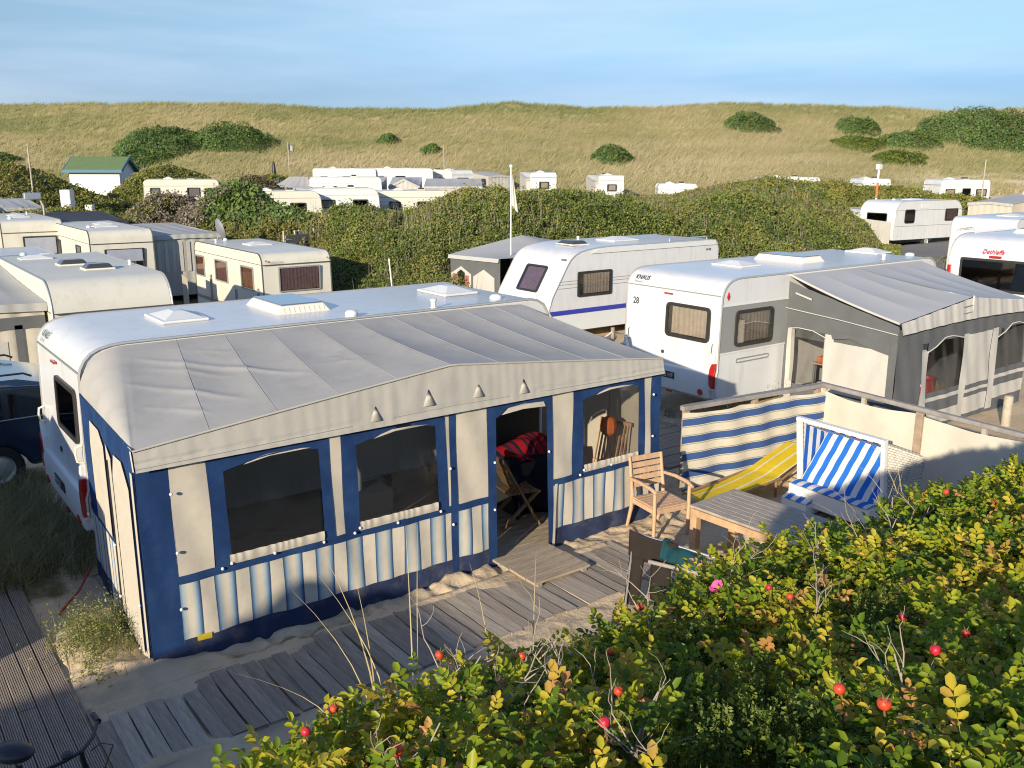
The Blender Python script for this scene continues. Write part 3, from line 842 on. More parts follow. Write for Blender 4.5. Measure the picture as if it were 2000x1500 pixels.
def grass_patch(name, label, mat, pts, h, w, K, rn0, wind=(0.18, -0.05), spread=0.12, seg=3, kind="stuff"):
    pts = np.asarray(pts, float)
    base = np.repeat(pts, K, 0)
    n = len(base)
    base[:, :2] += rng.normal(0, spread, (n, 2))
    base[:, 2] = H(base[:, 0], base[:, 1]) - 0.02
    hh = h * rng.uniform(0.45, 1.1, n)
    lean = np.stack([rng.normal(wind[0], 0.35 * h, n), rng.normal(wind[1], 0.35 * h, n)], -1)
    V, F, A = blades(base, hh, np.full(n, w) * rng.uniform(0.6, 1.3, n), lean, 0.3, np.clip(rn0 + rng.normal(0, 0.2, n), 0, 1), seg=seg)
    o = np_mesh(name, V, F, mat, attrs={'rnd': A})
    if label: tag(o, label, kind=kind)
    return o
# ================================================================== caravans: shared builders
class Fr:
    """a flat working plane: origin, two in-plane unit vectors, outward normal"""
    def __init__(s, o, U, V, N=None):
        s.o = Vector(o); s.U = Vector(U).normalized(); s.V = Vector(V).normalized()
        s.N = Vector(N).normalized() if N is not None else s.U.cross(s.V).normalized()
    def __call__(s, u, v, n=0.0):
        return s.o + s.U * u + s.V * v + s.N * n

def rrect(u0, v0, w, h, r, n=4):
    r = min(r, w / 2 - 1e-3, h / 2 - 1e-3)
    pts = []
    for cx, cy, a0 in ((u0 + w - r, v0 + r, -90), (u0 + w - r, v0 + h - r, 0), (u0 + r, v0 + h - r, 90), (u0 + r, v0 + r, 180)):
        for k in range(n + 1):
            a = R(a0 + 90 * k / n)
            pts.append((cx + r * math.cos(a), cy + r * math.sin(a)))
    return pts

def slab(mb, fr, pts, n0, n1):
    k = len(pts)
    vs = [fr(u, v, n0) for u, v in pts] + [fr(u, v, n1) for u, v in pts]
    fs = [tuple(range(k - 1, -1, -1)), tuple(range(k, 2 * k))]
    for i in range(k):
        j = (i + 1) % k
        fs.append((i, j, j + k, i + k))
    return mb.add(vs, fs)

def ring(mb, fr, outer, inner, n0, n1):
    k = len(outer)
    vs = [fr(u, v, n0) for u, v in outer] + [fr(u, v, n1) for u, v in outer] + [fr(u, v, n1) for u, v in inner] + [fr(u, v, n0) for u, v in inner]
    fs = []
    for i in range(k):
        j = (i + 1) % k
        for a in range(3):
            fs.append((a * k + i, a * k + j, (a + 1) * k + j, (a + 1) * k + i))
    return mb.add(vs, fs)

def window(parent, fr, u0, v0, w, h, r=0.07, fw=0.045, cur='curtain', pane='pane', t=0.032, name='window', gap=(0.10, 0.03), frame='frame', shear=0.0):
    def sh(pts): return [(u + shear * (v - v0), v) for u, v in pts]
    o = sh(rrect(u0, v0, w, h, r)); i = sh(rrect(u0 + fw, v0 + fw, w - 2 * fw, h - 2 * fw, max(r - fw * 0.6, 0.02)))
    win = ring(MB(), fr, o, i, 0.0, t).build(name, M[frame], parent, smooth=40)
    slab(MB(), fr, i, 0.0005, 0.003).build('dark_backing', M['inside'], win)  # dark sheet stands in for the unlit caravan interior
    if cur:
        ph = rng.uniform(0, 6)
        a0, a1 = u0 + fw + gap[0] * w, u0 + w - fw - gap[1] * w
        nw = max(4, int((a1 - a0) / 0.016))
        if nw > 60: nw = 60
        def cf(a, b):
            u = a0 + (a1 - a0) * a
            v = v0 + fw + 0.02 + (h - 2 * fw - 0.03) * b
            n = 0.009 + 0.0045 * math.sin(u * 62 + ph + 1.5 * math.sin(u * 9 + ph) + 0.6 * b)
            return fr(u + shear * (v - v0), v, n)
        MB().grid(cf, nw, 3).build('curtain', M[cur], win, smooth=80)
    slab(MB(), fr, i, 0.018, 0.021).build('pane', M[pane], win)
    return win

def text_on(parent, s, fr, u, v, size, mat, name='lettering', shear=0.0, n=0.004, bold=0.0, sx=1.0):
    cu = bpy.data.curves.new("t", 'FONT')
    cu.body = s; cu.size = size; cu.shear = shear; cu.offset = bold
    to = bpy.data.objects.new("t", cu)
    COL.objects.link(to)
    dg = bpy.context.evaluated_depsgraph_get()
    me = bpy.data.meshes.new_from_object(to.evaluated_get(dg))
    bpy.data.objects.remove(to); bpy.data.curves.remove(cu)
    me.name = name
    for vt in me.vertices:
        vt.co = fr(u + vt.co.x * sx, v + vt.co.y, n)
    me.materials.clear()
    return link_mesh(name, me, mat, parent)

def dome_hatch(parent, x, y, z, sx, sy, h, kind='white', name='roof_hatch'):
    base = MB()
    if kind == 'sky':
        base.add([(x - sx / 2, y - sy / 2, z), (x + sx / 2, y - sy / 2, z), (x + sx / 2, y + sy / 2, z), (x - sx / 2, y + sy / 2, z),
                  (x - sx / 2 + .07, y - sy / 2 + .07, z + h), (x + sx / 2 - .07, y - sy / 2 + .07, z + h), (x + sx / 2 - .07, y + sy / 2 - .07, z + h), (x - sx / 2 + .07, y + sy / 2 - .07, z + h)],
                 [(0, 1, 5, 4), (1, 2, 6, 5), (2, 3, 7, 6), (3, 0, 4, 7), (4, 5, 6, 7)])
        b = base.build(name, M['ivory'], parent, bevel=0.012)
        g = MB().box(x - sx / 2 + .08, x + sx / 2 - .08, y - sy / 2 + .08, y + sy / 2 - .08, z + h + .002, z + h + .016)
        g.build('skylight_pane', M['skyglass'], b, bevel=0.008)
        for k in range(9):
            xx = x - sx / 2 + .09 + (sx - .18) * k / 8
            MB().bar((xx, y - sy / 2 + .012, z + .014), (xx, y - sy / 2 + .055, z + h * .75), 0.022, 0.012, (0, 0, 1)).build('rib', M['white_plastic'], b)
        return b
    if kind == 'white':
        base.box(x - sx / 2, x + sx / 2, y - sy / 2, y + sy / 2, z, z + h * 0.35)
        b = base.build(name, M['white_plastic'], parent, bevel=0.02, seg=3)
        d = MB(); a, c = sx / 2 - .05, sy / 2 - .05
        d.add([(x - a, y - c, z + h * .35), (x + a, y - c, z + h * .35), (x + a, y + c, z + h * .35), (x - a, y + c, z + h * .35),
               (x - a * .25, y - c * .3, z + h), (x + a * .25, y - c * .3, z + h), (x + a * .25, y + c * .3, z + h), (x - a * .25, y + c * .3, z + h)],
              [(0, 1, 5, 4), (1, 2, 6, 5), (2, 3, 7, 6), (3, 0, 4, 7), (4, 5, 6, 7)])
        d.build('hatch_dome', M['white_plastic'], b, bevel=0.02, seg=2)
        return b
    # dark smoked dome on a pale flange
    base.box(x - sx / 2, x + sx / 2, y - sy / 2, y + sy / 2, z, z + h * 0.3)
    b = base.build(name, M['ivory'], parent, bevel=0.015)
    d = MB(); a, c = sx / 2 - .03, sy / 2 - .03
    d.add([(x - a, y - c, z + h * .3), (x + a, y - c, z + h * .3), (x + a, y + c, z + h * .3), (x - a, y + c, z + h * .3),
           (x - a * .75, y - c * .75, z + h), (x + a * .75, y - c * .75, z + h), (x + a * .75, y + c * .75, z + h), (x - a * .75, y + c * .75, z + h)],
          [(0, 1, 5, 4), (1, 2, 6, 5), (2, 3, 7, 6), (3, 0, 4, 7), (4, 5, 6, 7)])
    d.build('hatch_dome', M['hatch_dark'], b, bevel=0.03, seg=3)
    return b

def chimney(parent, x, y, z):
    b = MB().lathe([(0.055, 0), (0.055, 0.012), (0.036, 0.02), (0.036, 0.095), (0.044, 0.10), (0.044, 0.125), (0.02, 0.135)], (x, y, z), 16).build('flue_cap', M['white_plastic'], parent, smooth=50)
    MB().lathe([(0.058, 0), (0.058, 0.008), (0.05, 0.012)], (x, y, z - 0.002), 16).build('flue_ring', M['trim_dark'], b)
def mushroom(parent, x, y, z, r=0.10):
    MB().lathe([(r * .9, 0), (r * .95, .02), (r, .03), (r * .96, .05), (r * .7, .075), (r * .05, .085)], (x, y, z), 20).build('roof_vent', M['white_plastic'], parent, smooth=60)

def wheel(parent, x, y, r=0.31, w=0.19, ground=0.0):
    def L(prof, mat, name, par):
        mb = MB(); n = 24; vs = []; fs = []
        for rr, yy in prof:
            for k in range(n):
                t = 2 * math.pi * k / n
                vs.append((x + rr * math.cos(t), y + yy, ground + r + rr * math.sin(t)))
        for i in range(len(prof) - 1):
            for k in range(n):
                fs.append((i * n + k, i * n + (k + 1) % n, (i + 1) * n + (k + 1) % n, (i + 1) * n + k))
        return mb.add(vs, fs).build(name, mat, par, smooth=40)
    t = L([(r * .62, 0.0), (r * .9, -.005), (r, .03), (r, w - .03), (r * .9, w), (r * .62, w)], M['rubber'], 'wheel', parent)
    L([(0.005, .03), (r * .3, .025), (r * .5, .045), (r * .62, .01)], M['trim'], 'rim', t)

KNAUS_REAR = [(0.16, 0.42), (0.05, 0.50), (0.0, 0.70), (0.0, 0.92), (0.03, 1.02), (0.035, 1.3), (0.06, 2.30), (0.075, 2.36), (0.12, 2.445), (0.19, 2.515), (0.28, 2.56), (0.40, 2.588), (0.55, 2.60)]
def front_prof(L, H=2.6, slope=0.35, zb=0.42, r=0.45):
    return [(L - 0.25 - slope, H), (L - 0.12 - slope, H - 0.03), (L - slope + 0.0, H - 0.10), (L - slope + 0.07, H - 0.22), (L - slope + 0.11, H - 0.36),
            (L - 0.04, 1.15), (L, 1.0), (L, 0.8), (L - 0.06, 0.62), (L - 0.2, zb)]
def round_prof(x, s, H, zb, r, slope=0.06, foot=0.05):
    """a rear (s=+1) or front (s=-1) outline starting at the bottom and ending on the roof"""
    pts = [(x + s * foot, zb), (x, zb + 0.12), (x + s * slope * 0.3, H * 0.5), (x + s * slope, H - r)]
    for k in range(1, 7):
        a = R(90 * k / 6)
        pts.append((x + s * (slope + r * (1 - math.cos(a))), H - r + r * math.sin(a)))
    return pts

def body(parent, rear, front, W, mat, name='body', bevel=0.03):
    poly = rear + front
    return MB().prism(poly, 0.0, W, 'y').build(name, mat, parent, smooth=30, bevel=bevel, seg=3)
def edge_trim(parent, prof, W, mat, r=0.016, both=True):
    for yy in ((-0.002, W + 0.002) if both else (-0.002,)):
        MB().tube([(x, yy, z) for x, z in prof], r, 6).build('edge_trim', mat, parent, smooth=60)

def lamp_pod(parent, y, side):
    """tall tail lamp in a white pod at a rear corner"""
    s = side
    prof = [(0.66, 0.06), (0.72, 0.10), (0.9, 0.125), (1.1, 0.10), (1.22, 0.05), (1.30, 0.01)]
    pts = [(y + s * 0.02, z) for z, w in prof] + [(y - s * w, z) for z, w in reversed(prof)]
    pod = MB().prism(pts, -0.035, 0.10, 'x').build('lamp_pod', M['white_plastic'], parent, bevel=0.02, seg=3)
    prof2 = [(0.70, 0.03), (0.78, 0.07), (0.93, 0.085), (1.06, 0.065), (1.15, 0.02)]
    pts2 = [(y + s * 0.028, z) for z, w in prof2] + [(y - s * w, z) for z, w in reversed(prof2)]
    MB().prism(pts2, -0.05, 0.06, 'x').build('tail_lamp', M['red_lens'], pod, bevel=0.012, seg=2)

def knaus(name, label, x, y, z, L, plate, number, hatches, extras):
    t = thing(name, label, 'caravan', (x, y, z))
    W = 2.30
    rear, front = KNAUS_REAR, front_prof(L)
    body(t, rear, front, W, M['white'])
    edge_trim(t, [p for p in rear[2:]] + front[:-2], W, M['trim'], 0.017)
    # rear wall: seam, window, lamps, plate, handles
    back = Fr((0.045, W, 0.0), (0, -1, 0), (0, 0, 1), (-1, 0, 0))         # u runs from the far side to the near side
    lean = Vector((0.06 - 0.035, 0, 2.30 - 1.3)).normalized()
    rw = Fr((0.035, W, 1.3), (0, -1, 0), lean)
    rw.N = Vector((-lean.z, 0, lean.x))
    MB().bar((0.055, 0.03, 2.315), (0.055, W - 0.03, 2.315), 0.02, 0.016).build('wall_seam', M['mid_grey'], t)
    window(t, rw, 1.04, 0.17, 1.04, 0.62, r=0.09, fw=0.055, cur='curtain' if number else None, pane='pane' if number else 'pane_dark', gap=(0.09, 0.03))
    MB().bar((0.03, 1.12, 2.24), (0.03, 1.32, 2.24), 0.03, 0.03).build('brake_lamp', M['red_lens'], t, bevel=0.008)
    bump_p = [(-0.02, 0.50), (-0.045, 0.62), (-0.05, 0.85), (-0.03, 0.95), (0.04, 0.97), (0.06, 0.50)]
    MB().prism(bump_p, 0.12, W - 0.12, 'y').build('rear_bumper', M['white_plastic'], t, smooth=40, bevel=0.02)
    for yy, s in ((0.05, -1), (W - 0.05, 1)):
        lamp_pod(t, yy, s)
    for yy in (0.30, W - 0.30):
        MB().prism([(yy + 0.055 * math.cos(a), 0.60 + 0.055 * math.sin(a)) for a in np.linspace(0, 2 * math.pi, 16, endpoint=False)], -0.058, -0.02, 'x').build('reflector', M['red_lens'], t)
    MB().bar((-0.02, 1.0, 0.47), (-0.02, 1.12, 0.47), 0.03, 0.03).build('fog_lamp', M['red_lens'], t)
    pf = Fr((-0.053, W, 0.70), (0, -1, 0), (0, 0, 1), (-1, 0, 0))
    pl = slab(MB(), pf, rrect(0.86, 0.02, 0.52, 0.12, 0.01, 2), 0.0, 0.008).build('number_plate', M['plate_ink'], t)
    text_on(pl, plate, pf, 0.885, 0.042, 0.115, M['white_plastic'], 'plate_lettering', n=0.010, sx=0.95)
    for yy in (0.12, W - 0.12):
        MB().tube([(0.03, yy, 1.30), (-0.03, yy, 1.32), (-0.04, yy, 1.40), (-0.03, yy, 1.48), (0.035, yy, 1.50)], 0.014, 8).build('grab_handle', M['ivory'], t, smooth=60)
    MB().lathe([(0.035, 0), (0.035, 0.012)], (0, 0, 0), 14).build('rear_badge', M['grey_text'], t).matrix_local = Matrix.Translation((0.028, 1.30, 1.16)) @ Matrix.Rotation(R(-90), 4, 'Y')
    # maker's lettering on the curved top of the rear wall
    up = Vector((0.12 - 0.075, 0, 2.445 - 2.36)).normalized()
    tf = Fr((0.068, W, 2.345), (0, -1, 0), up); tf.N = Vector((-up.z, 0, up.x))
    text_on(t, "KNAUS", tf, 0.16, 0.075, 0.125, M['grey_text'], 'lettering', shear=0.25, n=0.016, bold=0.0015, sx=0.88)
    text_on(t, "Südwind", tf, 0.15, 0.012, 0.062, M['lt_text'], 'lettering', shear=0.2, n=0.012, bold=0.001)
    if number:
        nb = slab(MB(), rw, rrect(0.16, 0.62, 0.21, 0.19, 0.01, 2), 0.001, 0.004).build('pitch_number_sticker', M['white_plastic'], t)
        text_on(nb, number, rw, 0.17, 0.66, 0.17, M['plate_ink'], 'number_lettering', n=0.007, sx=0.9, bold=0.004)
    # near side wall: window band
    side = Fr((0, 0, 0), (1, 0, 0), (0, 0, 1), (0, -1, 0))
    slab(MB(), side, [(0.05, 1.32), (1.9, 1.32), (1.9, 2.14), (0.06, 2.14)], 0.001, 0.004).build('decor_band', M['mid_grey'], t)
    slab(MB(), side, [(0.05, 1.30), (1.9, 1.30), (1.9, 1.325), (0.05, 1.325)], 0.004, 0.012).build('decor_strip', M['white_plastic'], t)
    slab(MB(), side, [(0.06, 2.13), (1.9, 2.13), (1.9, 2.155), (0.06, 2.155)], 0.004, 0.012).build('decor_strip', M['white_plastic'], t)
    window(t, side, 0.42, 1.40, 1.03, 0.64, r=0.09, fw=0.055, gap=(0.06, 0.05))
    ring(MB(), side, rrect(0.50, 1.10, 0.9, 0.085, 0.03), rrect(0.515, 1.12, 0.87, 0.045, 0.02), 0.0, 0.012).build('locker_rim', M['mid_grey'], t)
    slab(MB(), side, [(0.17, 2.30), (0.20, 2.24), (0.23, 2.30), (0.20, 2.38)], 0.0, 0.02).build('marker_lamp', M['red_lens'], t)
    for h in hatches: dome_hatch(t, *h)
    for e in extras:
        (chimney if e[0] == 'c' else mushroom)(t, *e[1:])
    wheel(t, L * 0.52, 0.02); wheel(t, L * 0.52, W - 0.21)
    MB().bar((L - 0.1, W / 2, 0.50), (L + 0.9, W / 2, 0.46), 0.10, 0.08).build('drawbar', M['trim'], t)
    for xx in (0.6, L - 0.7):
        for yy in (0.25, W - 0.25):
            MB().tube([(xx, yy, 0.45), (xx + 0.12, yy, 0.0)], 0.022, 6).build('corner_steady', M['metal'], t)
    return t
# ================================================================== the main pitch
MAIN_Y = 2.42
main_van = knaus('caravan', 'white caravan behind the blue striped awning, lettering on its rear corner', 0.06, MAIN_Y, 0.0, 6.75, 'EB·E20', None,
    [(1.50, 1.28, 2.6, 0.58, 0.78, 0.11, 'white'), (3.0, 1.33, 2.6, 0.74, 1.12, 0.10, 'sky'), (5.55, 1.28, 2.6, 0.60, 0.80, 0.11, 'white')],
    [('c', 4.55, 0.08, 2.6), ('m', 3.35, 0.13, 2.6, 0.085), ('m', 5.78, 0.34, 2.58, 0.095)])

AW_L, AW_D = 6.43, 2.40
def z_front(x): return 2.105 + 0.315 * (1 - abs(x - 3.25) / 3.25) + 0.02 * math.sin(math.pi * min(1, max(0, x / 6.43)))
def wav(x, z, k=1.0):
    return k * (0.010 * math.sin(x * 7.3 + z * 2.1) * math.sin(z * 3.0 + x) + 0.006 * math.sin(x * 17 + z * 5))

aw = thing('awning', 'awning with grey canvas roof, blue cream walls and open door, in front', 'awning', (0, 0, 0))
FOLDS = [((0.50, 2.1), (2.4, 0.55), 0.024, 0.055), ((0.62, 1.75), (1.5, 1.05), 0.014, 0.05), ((0.30, 1.45), (1.5, 0.30), 0.020, 0.055), ((0.3, 0.85), (1.0, 0.25), 0.014, 0.045), ((0.9, 2.2), (1.8, 1.75), 0.010, 0.045),
         ((2.2, 1.05), (2.75, 0.9), 0.012, 0.04), ((2.2, 1.2), (2.65, 1.1), 0.010, 0.035)]
def fold_z(x, y):
    z = 0
    for (ax, ay), (bx_, by_), h, w in FOLDS:
        dx, dy = bx_ - ax, by_ - ay
        t = max(0, min(1, ((x - ax) * dx + (y - ay) * dy) / (dx * dx + dy * dy)))
        px, py = ax + t * dx + 0.05 * math.sin(t * 5), ay + t * dy
        d2 = (x - px) ** 2 + (y - py) ** 2
        sgn = (x - px) * dy - (y - py) * dx
        z += h * math.sin(math.pi * min(1, t * 1.15 + 0.02)) * math.exp(-d2 / (w * w)) * (1 if sgn > 0 else 0.6)
    return z
def roof_pt(s, t):
    """s along the front, t from front edge (0) to the caravan (1)"""
    s0 = 0.10
    if s < s0:
        a = s / s0
        xf = 0.0; xb = 0.10 + 0.48 * (1 - math.cos(a * math.pi / 2)); zb = 2.10 + 0.475 * math.sin(a * math.pi / 2)
    else:
        q = (s - s0) / (1 - s0)
        xf = AW_L * q; xb = 0.58 + (6.02 - 0.58) * q; zb = 2.575 - 0.03 * q ** 6
    zf = z_front(xf)
    x = xf + (xb - xf) * t; y = AW_D * t
    z = zf + (zb - zf) * t
    f = ((xf - 3.25) / 0.645) % 1.0
    env = min(1, t * 6) * min(1, (1 - t) * 5)
    if s >= s0:
        z += (-0.017 * 4 * f * (1 - f) * (0.35 + 0.65 * math.sin(math.pi * t))) * env
    z -= 0.022 * math.sin(math.pi * t) * (1 - math.exp(-max(0, s - s0) * 8))
    z += fold_z(x, y) * env
    return (x, y - 0.01, z)
rf = MB().grid(roof_pt, 220, 90).build('roof', M['roof_fab'], aw, smooth=70)
for k_ in range(-4, 5):
    xs_ = 3.25 + 0.645 * k_
    ss_ = 0.10 + 0.90 * xs_ / AW_L
    MB().tube([tuple(Vector(roof_pt(ss_, j_ / 30)) + Vector((0, 0, 0.0015))) for j_ in range(31)], 0.0022, 5).build('roof_seam', M['roof_fab'], rf, smooth=70)
def val_pt(a, b):
    x = AW_L * a
    zt = z_front(x); zb = 1.925
    z = zb + (zt - zb) * b
    y = -0.045 * (1 - b) - 0.012 + 0.0035 * math.sin(x * 19 + 3 * math.sin(x * 2.7)) * math.sin(math.pi * min(1, b * 1.1)) * (0.5 + 0.9 * math.exp(-((x - 3.25) / 0.8) ** 2)) + 0.0012 * math.sin(x * 43 + 4 * math.sin(x * 3.1))
    if abs(z - 2.0) < 0.012: y += 0.008
    return (x, y - 0.012, z)
va = MB().grid(val_pt, 260, 14).build('valance', M['valance'], aw, smooth=70)
MB().tube([(AW_L * k / 60, -0.028, z_front(AW_L * k / 60) + 0.004) for k in range(61)], 0.012, 6).build('eave_piping', M['valance'], va, smooth=70)
MB().tube([(lambda p: (p[0], p[1] - 0.002, p[2]))(val_pt(k / 130, 0.16)) for k in range(131)], 0.003, 5).build('hem_stitch', M['mid_grey'], va, smooth=70)
# side returns of the valance
MB().grid(lambda a, b: (-0.008 + 0.004 * math.sin(a * 9), -0.045 * (1 - b) + 0.02 * a * 0 + a * 0.06, 1.925 + (2.10 - 1.925) * b), 4, 4).build('valance_return', M['valance'], va)
for k, (cx, cz) in enumerate(((2.32, 1.99), (2.95, 2.05), (3.57, 2.05), (4.19, 2.00))):
    vs = []; n = 14
    vs.append((cx, -0.03, cz + 0.19))
    for i in range(n + 1):
        a = math.pi * i / n
        vs.append((cx - 0.082 * math.cos(a), -0.032 - 0.055 * math.sin(a), cz + 0.012 * math.sin(a)))
    MB().add(vs, [(0, i + 1, i + 2) for i in range(n)]).build('vent_hood', M['valance'], va, smooth=80, solid=0.006)

def fp(name, mat, x0, x1, z0, z1, off=0.0, parent=None, k=1.0, lean=0.0, nx=None):
    nx = nx or max(2, int((x1 - x0) / 0.06)); nz = max(2, int((z1 - z0) / 0.08))
    def g(a, b):
        z = z0 + (z1 - z0) * b; x = x0 + (x1 - x0) * a + lean * (1 - b)
        return (x, -off + wav(x, z, k) - 0.035 * (1 - z / 1.93), z)
    return MB().grid(g, nx, nz).build(name, mat, parent or aw, smooth=70)
def fpoly(name, mat, pts, off, parent=None):
    def y(x, z): return -off + wav(x, z) - 0.035 * (1 - z / 1.93)
    return MB().add([(x, y(x, z), z) for x, z in pts], [tuple(range(len(pts)))]).build(name, mat, parent or aw)
front = bpy.data.objects.new('front_wall', None); COL.objects.link(front); front.parent = aw
def F_(*a, **k):
    k['parent'] = front
    return fp(*a, **k)
BL, CRm = M['blue_fab'], M['cream_fab']
F_('corner_panel', BL, 0.0, 0.29, 0.16, 1.95)
F_('corner_skirt', M['navy_skirt'], 0.0, 0.29, -0.05, 0.165, 0.004)
F_('canvas_panel', CRm, 0.285, 0.62, 0.84, 1.95)
F_('canvas_panel', CRm, 1.80, 1.95, 0.84, 1.95)
F_('canvas_panel', CRm, 3.155, 3.225, 0.84, 1.95)
F_('canvas_panel', CRm, 3.295, 3.715, 0.84, 1.95)
F_('canvas_panel', CRm, 4.61, 4.96, 0.84, 1.95)
F_('canvas_panel', CRm, 6.135, 6.275, 0.84, 1.95)
for a, b, ln in ((0.61, 0.76, 0.02), (1.70, 1.815, 0.02), (1.935, 2.105, 0.01), (3.035, 3.16, 0.03), (4.95, 5.12, 0.0), (6.03, 6.14, 0.03)):
    F_('window_stile', BL, a, b, 0.84, 1.95, 0.006, lean=ln)
F_('zip_strip', BL, 3.215, 3.30, -0.02, 1.95, 0.008)
F_('door_stile', BL, 3.705, 3.825, -0.02, 1.95, 0.008)
F_('door_stile', BL, 4.545, 4.625, -0.02, 1.95, 0.012, lean=0.03)
F_('corner_panel', BL, 6.265, 6.43, 0.16, 1.95, 0.004)
for a, b in ((0.285, 3.22), (3.295, 3.71), (4.62, 6.43)):
    F_('belt', BL, a, b, 0.795, 0.875, 0.010)
    F_('striped_panel', M['front_stripe'], a, b, 0.20, 0.80, 0.002, k=1.4)
    F_('mud_skirt', M['navy_skirt'], a, b, -0.06, 0.245, 0.007, k=1.6)
F_('door_flap', CRm, 4.66, 4.70, 0.0, 0.82, 0.03, lean=-0.05)
for a, b, pm, zt in ((0.735, 1.74, 'vinyl_dark', 1.90), (2.085, 3.07, 'vinyl_dark', 1.90), (5.10, 6.06, 'vinyl', 1.86)):
    w = F_('window', M[pm], a, b, 0.93, zt, -0.001, k=0.6)
    mid = (a + b) / 2
    fpoly('window_header', BL, [(a, 1.95), (a, 1.765), (a + 0.16, 1.80), (mid - 0.05, 1.845), (b - 0.16, 1.835), (b, 1.80), (b, 1.95)], 0.007, front)
    fpoly('rolled_flap', CRm, [(a + 0.22, 1.80), (mid - 0.03, 1.838), (b - 0.12, 1.84), (b - 0.30, 1.862), (mid - 0.06, 1.862), (a + 0.3, 1.832)], 0.013, front)
    MB().grid(lambda p, q: (a + 0.02 + (b - a - 0.05) * p, -0.040 - 0.007 * math.sin(math.pi * q) + 0.0035 * math.sin(p * 70 + 3 * math.sin(p * 11)) * (0.4 + q), 0.868 + 0.095 * q), 60, 6).build('sill_flap', CRm, front, smooth=70)
fpoly('door_header', BL, [(3.70, 1.95), (3.70, 1.74), (3.86, 1.77), (3.98, 1.845), (4.2, 1.868), (4.5, 1.85), (4.56, 1.80), (4.63, 1.78), (4.63, 1.95)], 0.010, front)
fpoly('rolled_flap', CRm, [(3.90, 1.785), (4.2, 1.81), (4.53, 1.79), (4.5, 1.85), (4.2, 1.87), (4.0, 1.85)], 0.016, front)
for x, z in [(0.28, 1.67), (0.29, 1.11), (0.28, 0.56), (0.68, 0.85), (0.77, 0.88), (1.19, 0.87), (1.70, 0.85), (2.04, 0.86), (2.10, 0.9), (2.54, 0.85), (3.20, 1.31), (3.07, 0.85), (3.23, 0.66), (3.24, 0.06), (3.79, 1.26), (3.79, 0.70), (3.83, 0.06), (4.57, 1.24), (5.06, 0.85), (5.12, 0.9), (5.57, 0.88), (6.07, 0.86), (6.27, 1.67), (6.28, 1.12)]:
    MB().sphere((x, -0.045, z), 0.016, 8, 6).build('peg_button', M['white_plastic'], front, smooth=80)
tg = fpoly('maker_tag', M['yellow_tag'], [(0.40, 0.205), (0.53, 0.205), (0.53, 0.265), (0.40, 0.265)], 0.018, front)
# left gable wall (x = 0 plane)
left = bpy.data.objects.new('side_wall', None); COL.objects.link(left); left.parent = aw
def sp(name, mat, y0, y1, z0, z1, off=0.0, k=1.0):
    nx = max(2, int((y1 - y0) / 0.06)); nz = max(2, int((z1 - z0) / 0.08))
    def g(a, b):
        y = y0 + (y1 - y0) * a; z = z0 + (z1 - z0) * b
        return (-off + wav(y * 1.3 + 2, z, k * 0.35) + 0.09 * y / 2.4, y, z)
    return MB().grid(g, nx, nz).build(name, mat, left, smooth=70)
def spoly(name, mat, pts, off):
    return MB().add([(-off - 0.008 + 0.09 * y / 2.4, y, z) for y, z in pts], [tuple(range(len(pts)))]).build(name, mat, left)
sp('side_canvas', BL, 0.0, 2.38, 0.86, 2.125, 0.0)
sp('side_canvas', BL, 0.0, 1.12, 0.10, 0.87, 0.001)
spoly('canvas_panel', CRm, [(1.20, 0.90), (1.88, 0.90), (1.88, 1.72), (1.80, 1.96), (1.38, 1.96), (1.20, 1.84)], 0.012)
spoly('canvas_panel', CRm, [(0.88, 0.20), (1.08, 0.20), (1.08, 1.90), (0.88, 1.80)], 0.012)
spoly('canvas_panel', CRm, [(0.20, 0.10), (0.86, 0.10), (0.86, 1.64), (0.74, 1.88), (0.42, 1.90), (0.20, 1.70)], 0.012)
spoly('canvas_panel', CRm, [(0.0, 0.12), (0.08, 0.12), (0.08, 1.90), (0.0, 1.90)], 0.012)
MB().bar((-0.02, 0.87, 0.02), (-0.02, 0.87, 1.8), 0.012, 0.012).build('zip', M['black'], left)
sp('belt', BL, 1.12, 2.36, 0.84, 0.91, 0.012)
sp('striped_panel', M['side_stripe'], 1.10, 2.36, 0.15, 0.86, 0.004, 1.5)
sp('mud_skirt', M['navy_skirt'], 0.9, 2.36, -0.06, 0.25, 0.010, 1.5)
sp('mud_skirt', M['valance'], 0.0, 0.9, -0.06, 0.13, 0.009, 1.0)
for y, z in ((1.95, 0.92), (0.87, 0.95), (0.86, 0.42), (0.14, 0.62), (0.3, 0.12)):
    MB().sphere((-0.03, y, z), 0.014, 8, 6).build('peg_button', M['white_plastic'], left, smooth=80)
MB().grid(lambda a, b: (AW_L + wav(a * 2.4, b * 2, 1), AW_D * a, -0.05 + b * (2.13 + 0.3 * a * a)), 20, 20).build('far_side_wall', CRm, aw, smooth=70)
# awning frame poles inside
for a, b in (((0.05, 0.06, 0), (0.05, 0.06, 2.08)), ((3.25, 0.06, 0), (3.25, 0.06, 2.38)), ((6.38, 0.06, 0), (6.38, 0.06, 2.08)), ((3.25, 0.06, 2.36), (3.25, 2.36, 2.5))):
    MB().tube([a, b], 0.014, 8).build('frame_pole', M['metal'], aw, smooth=60)

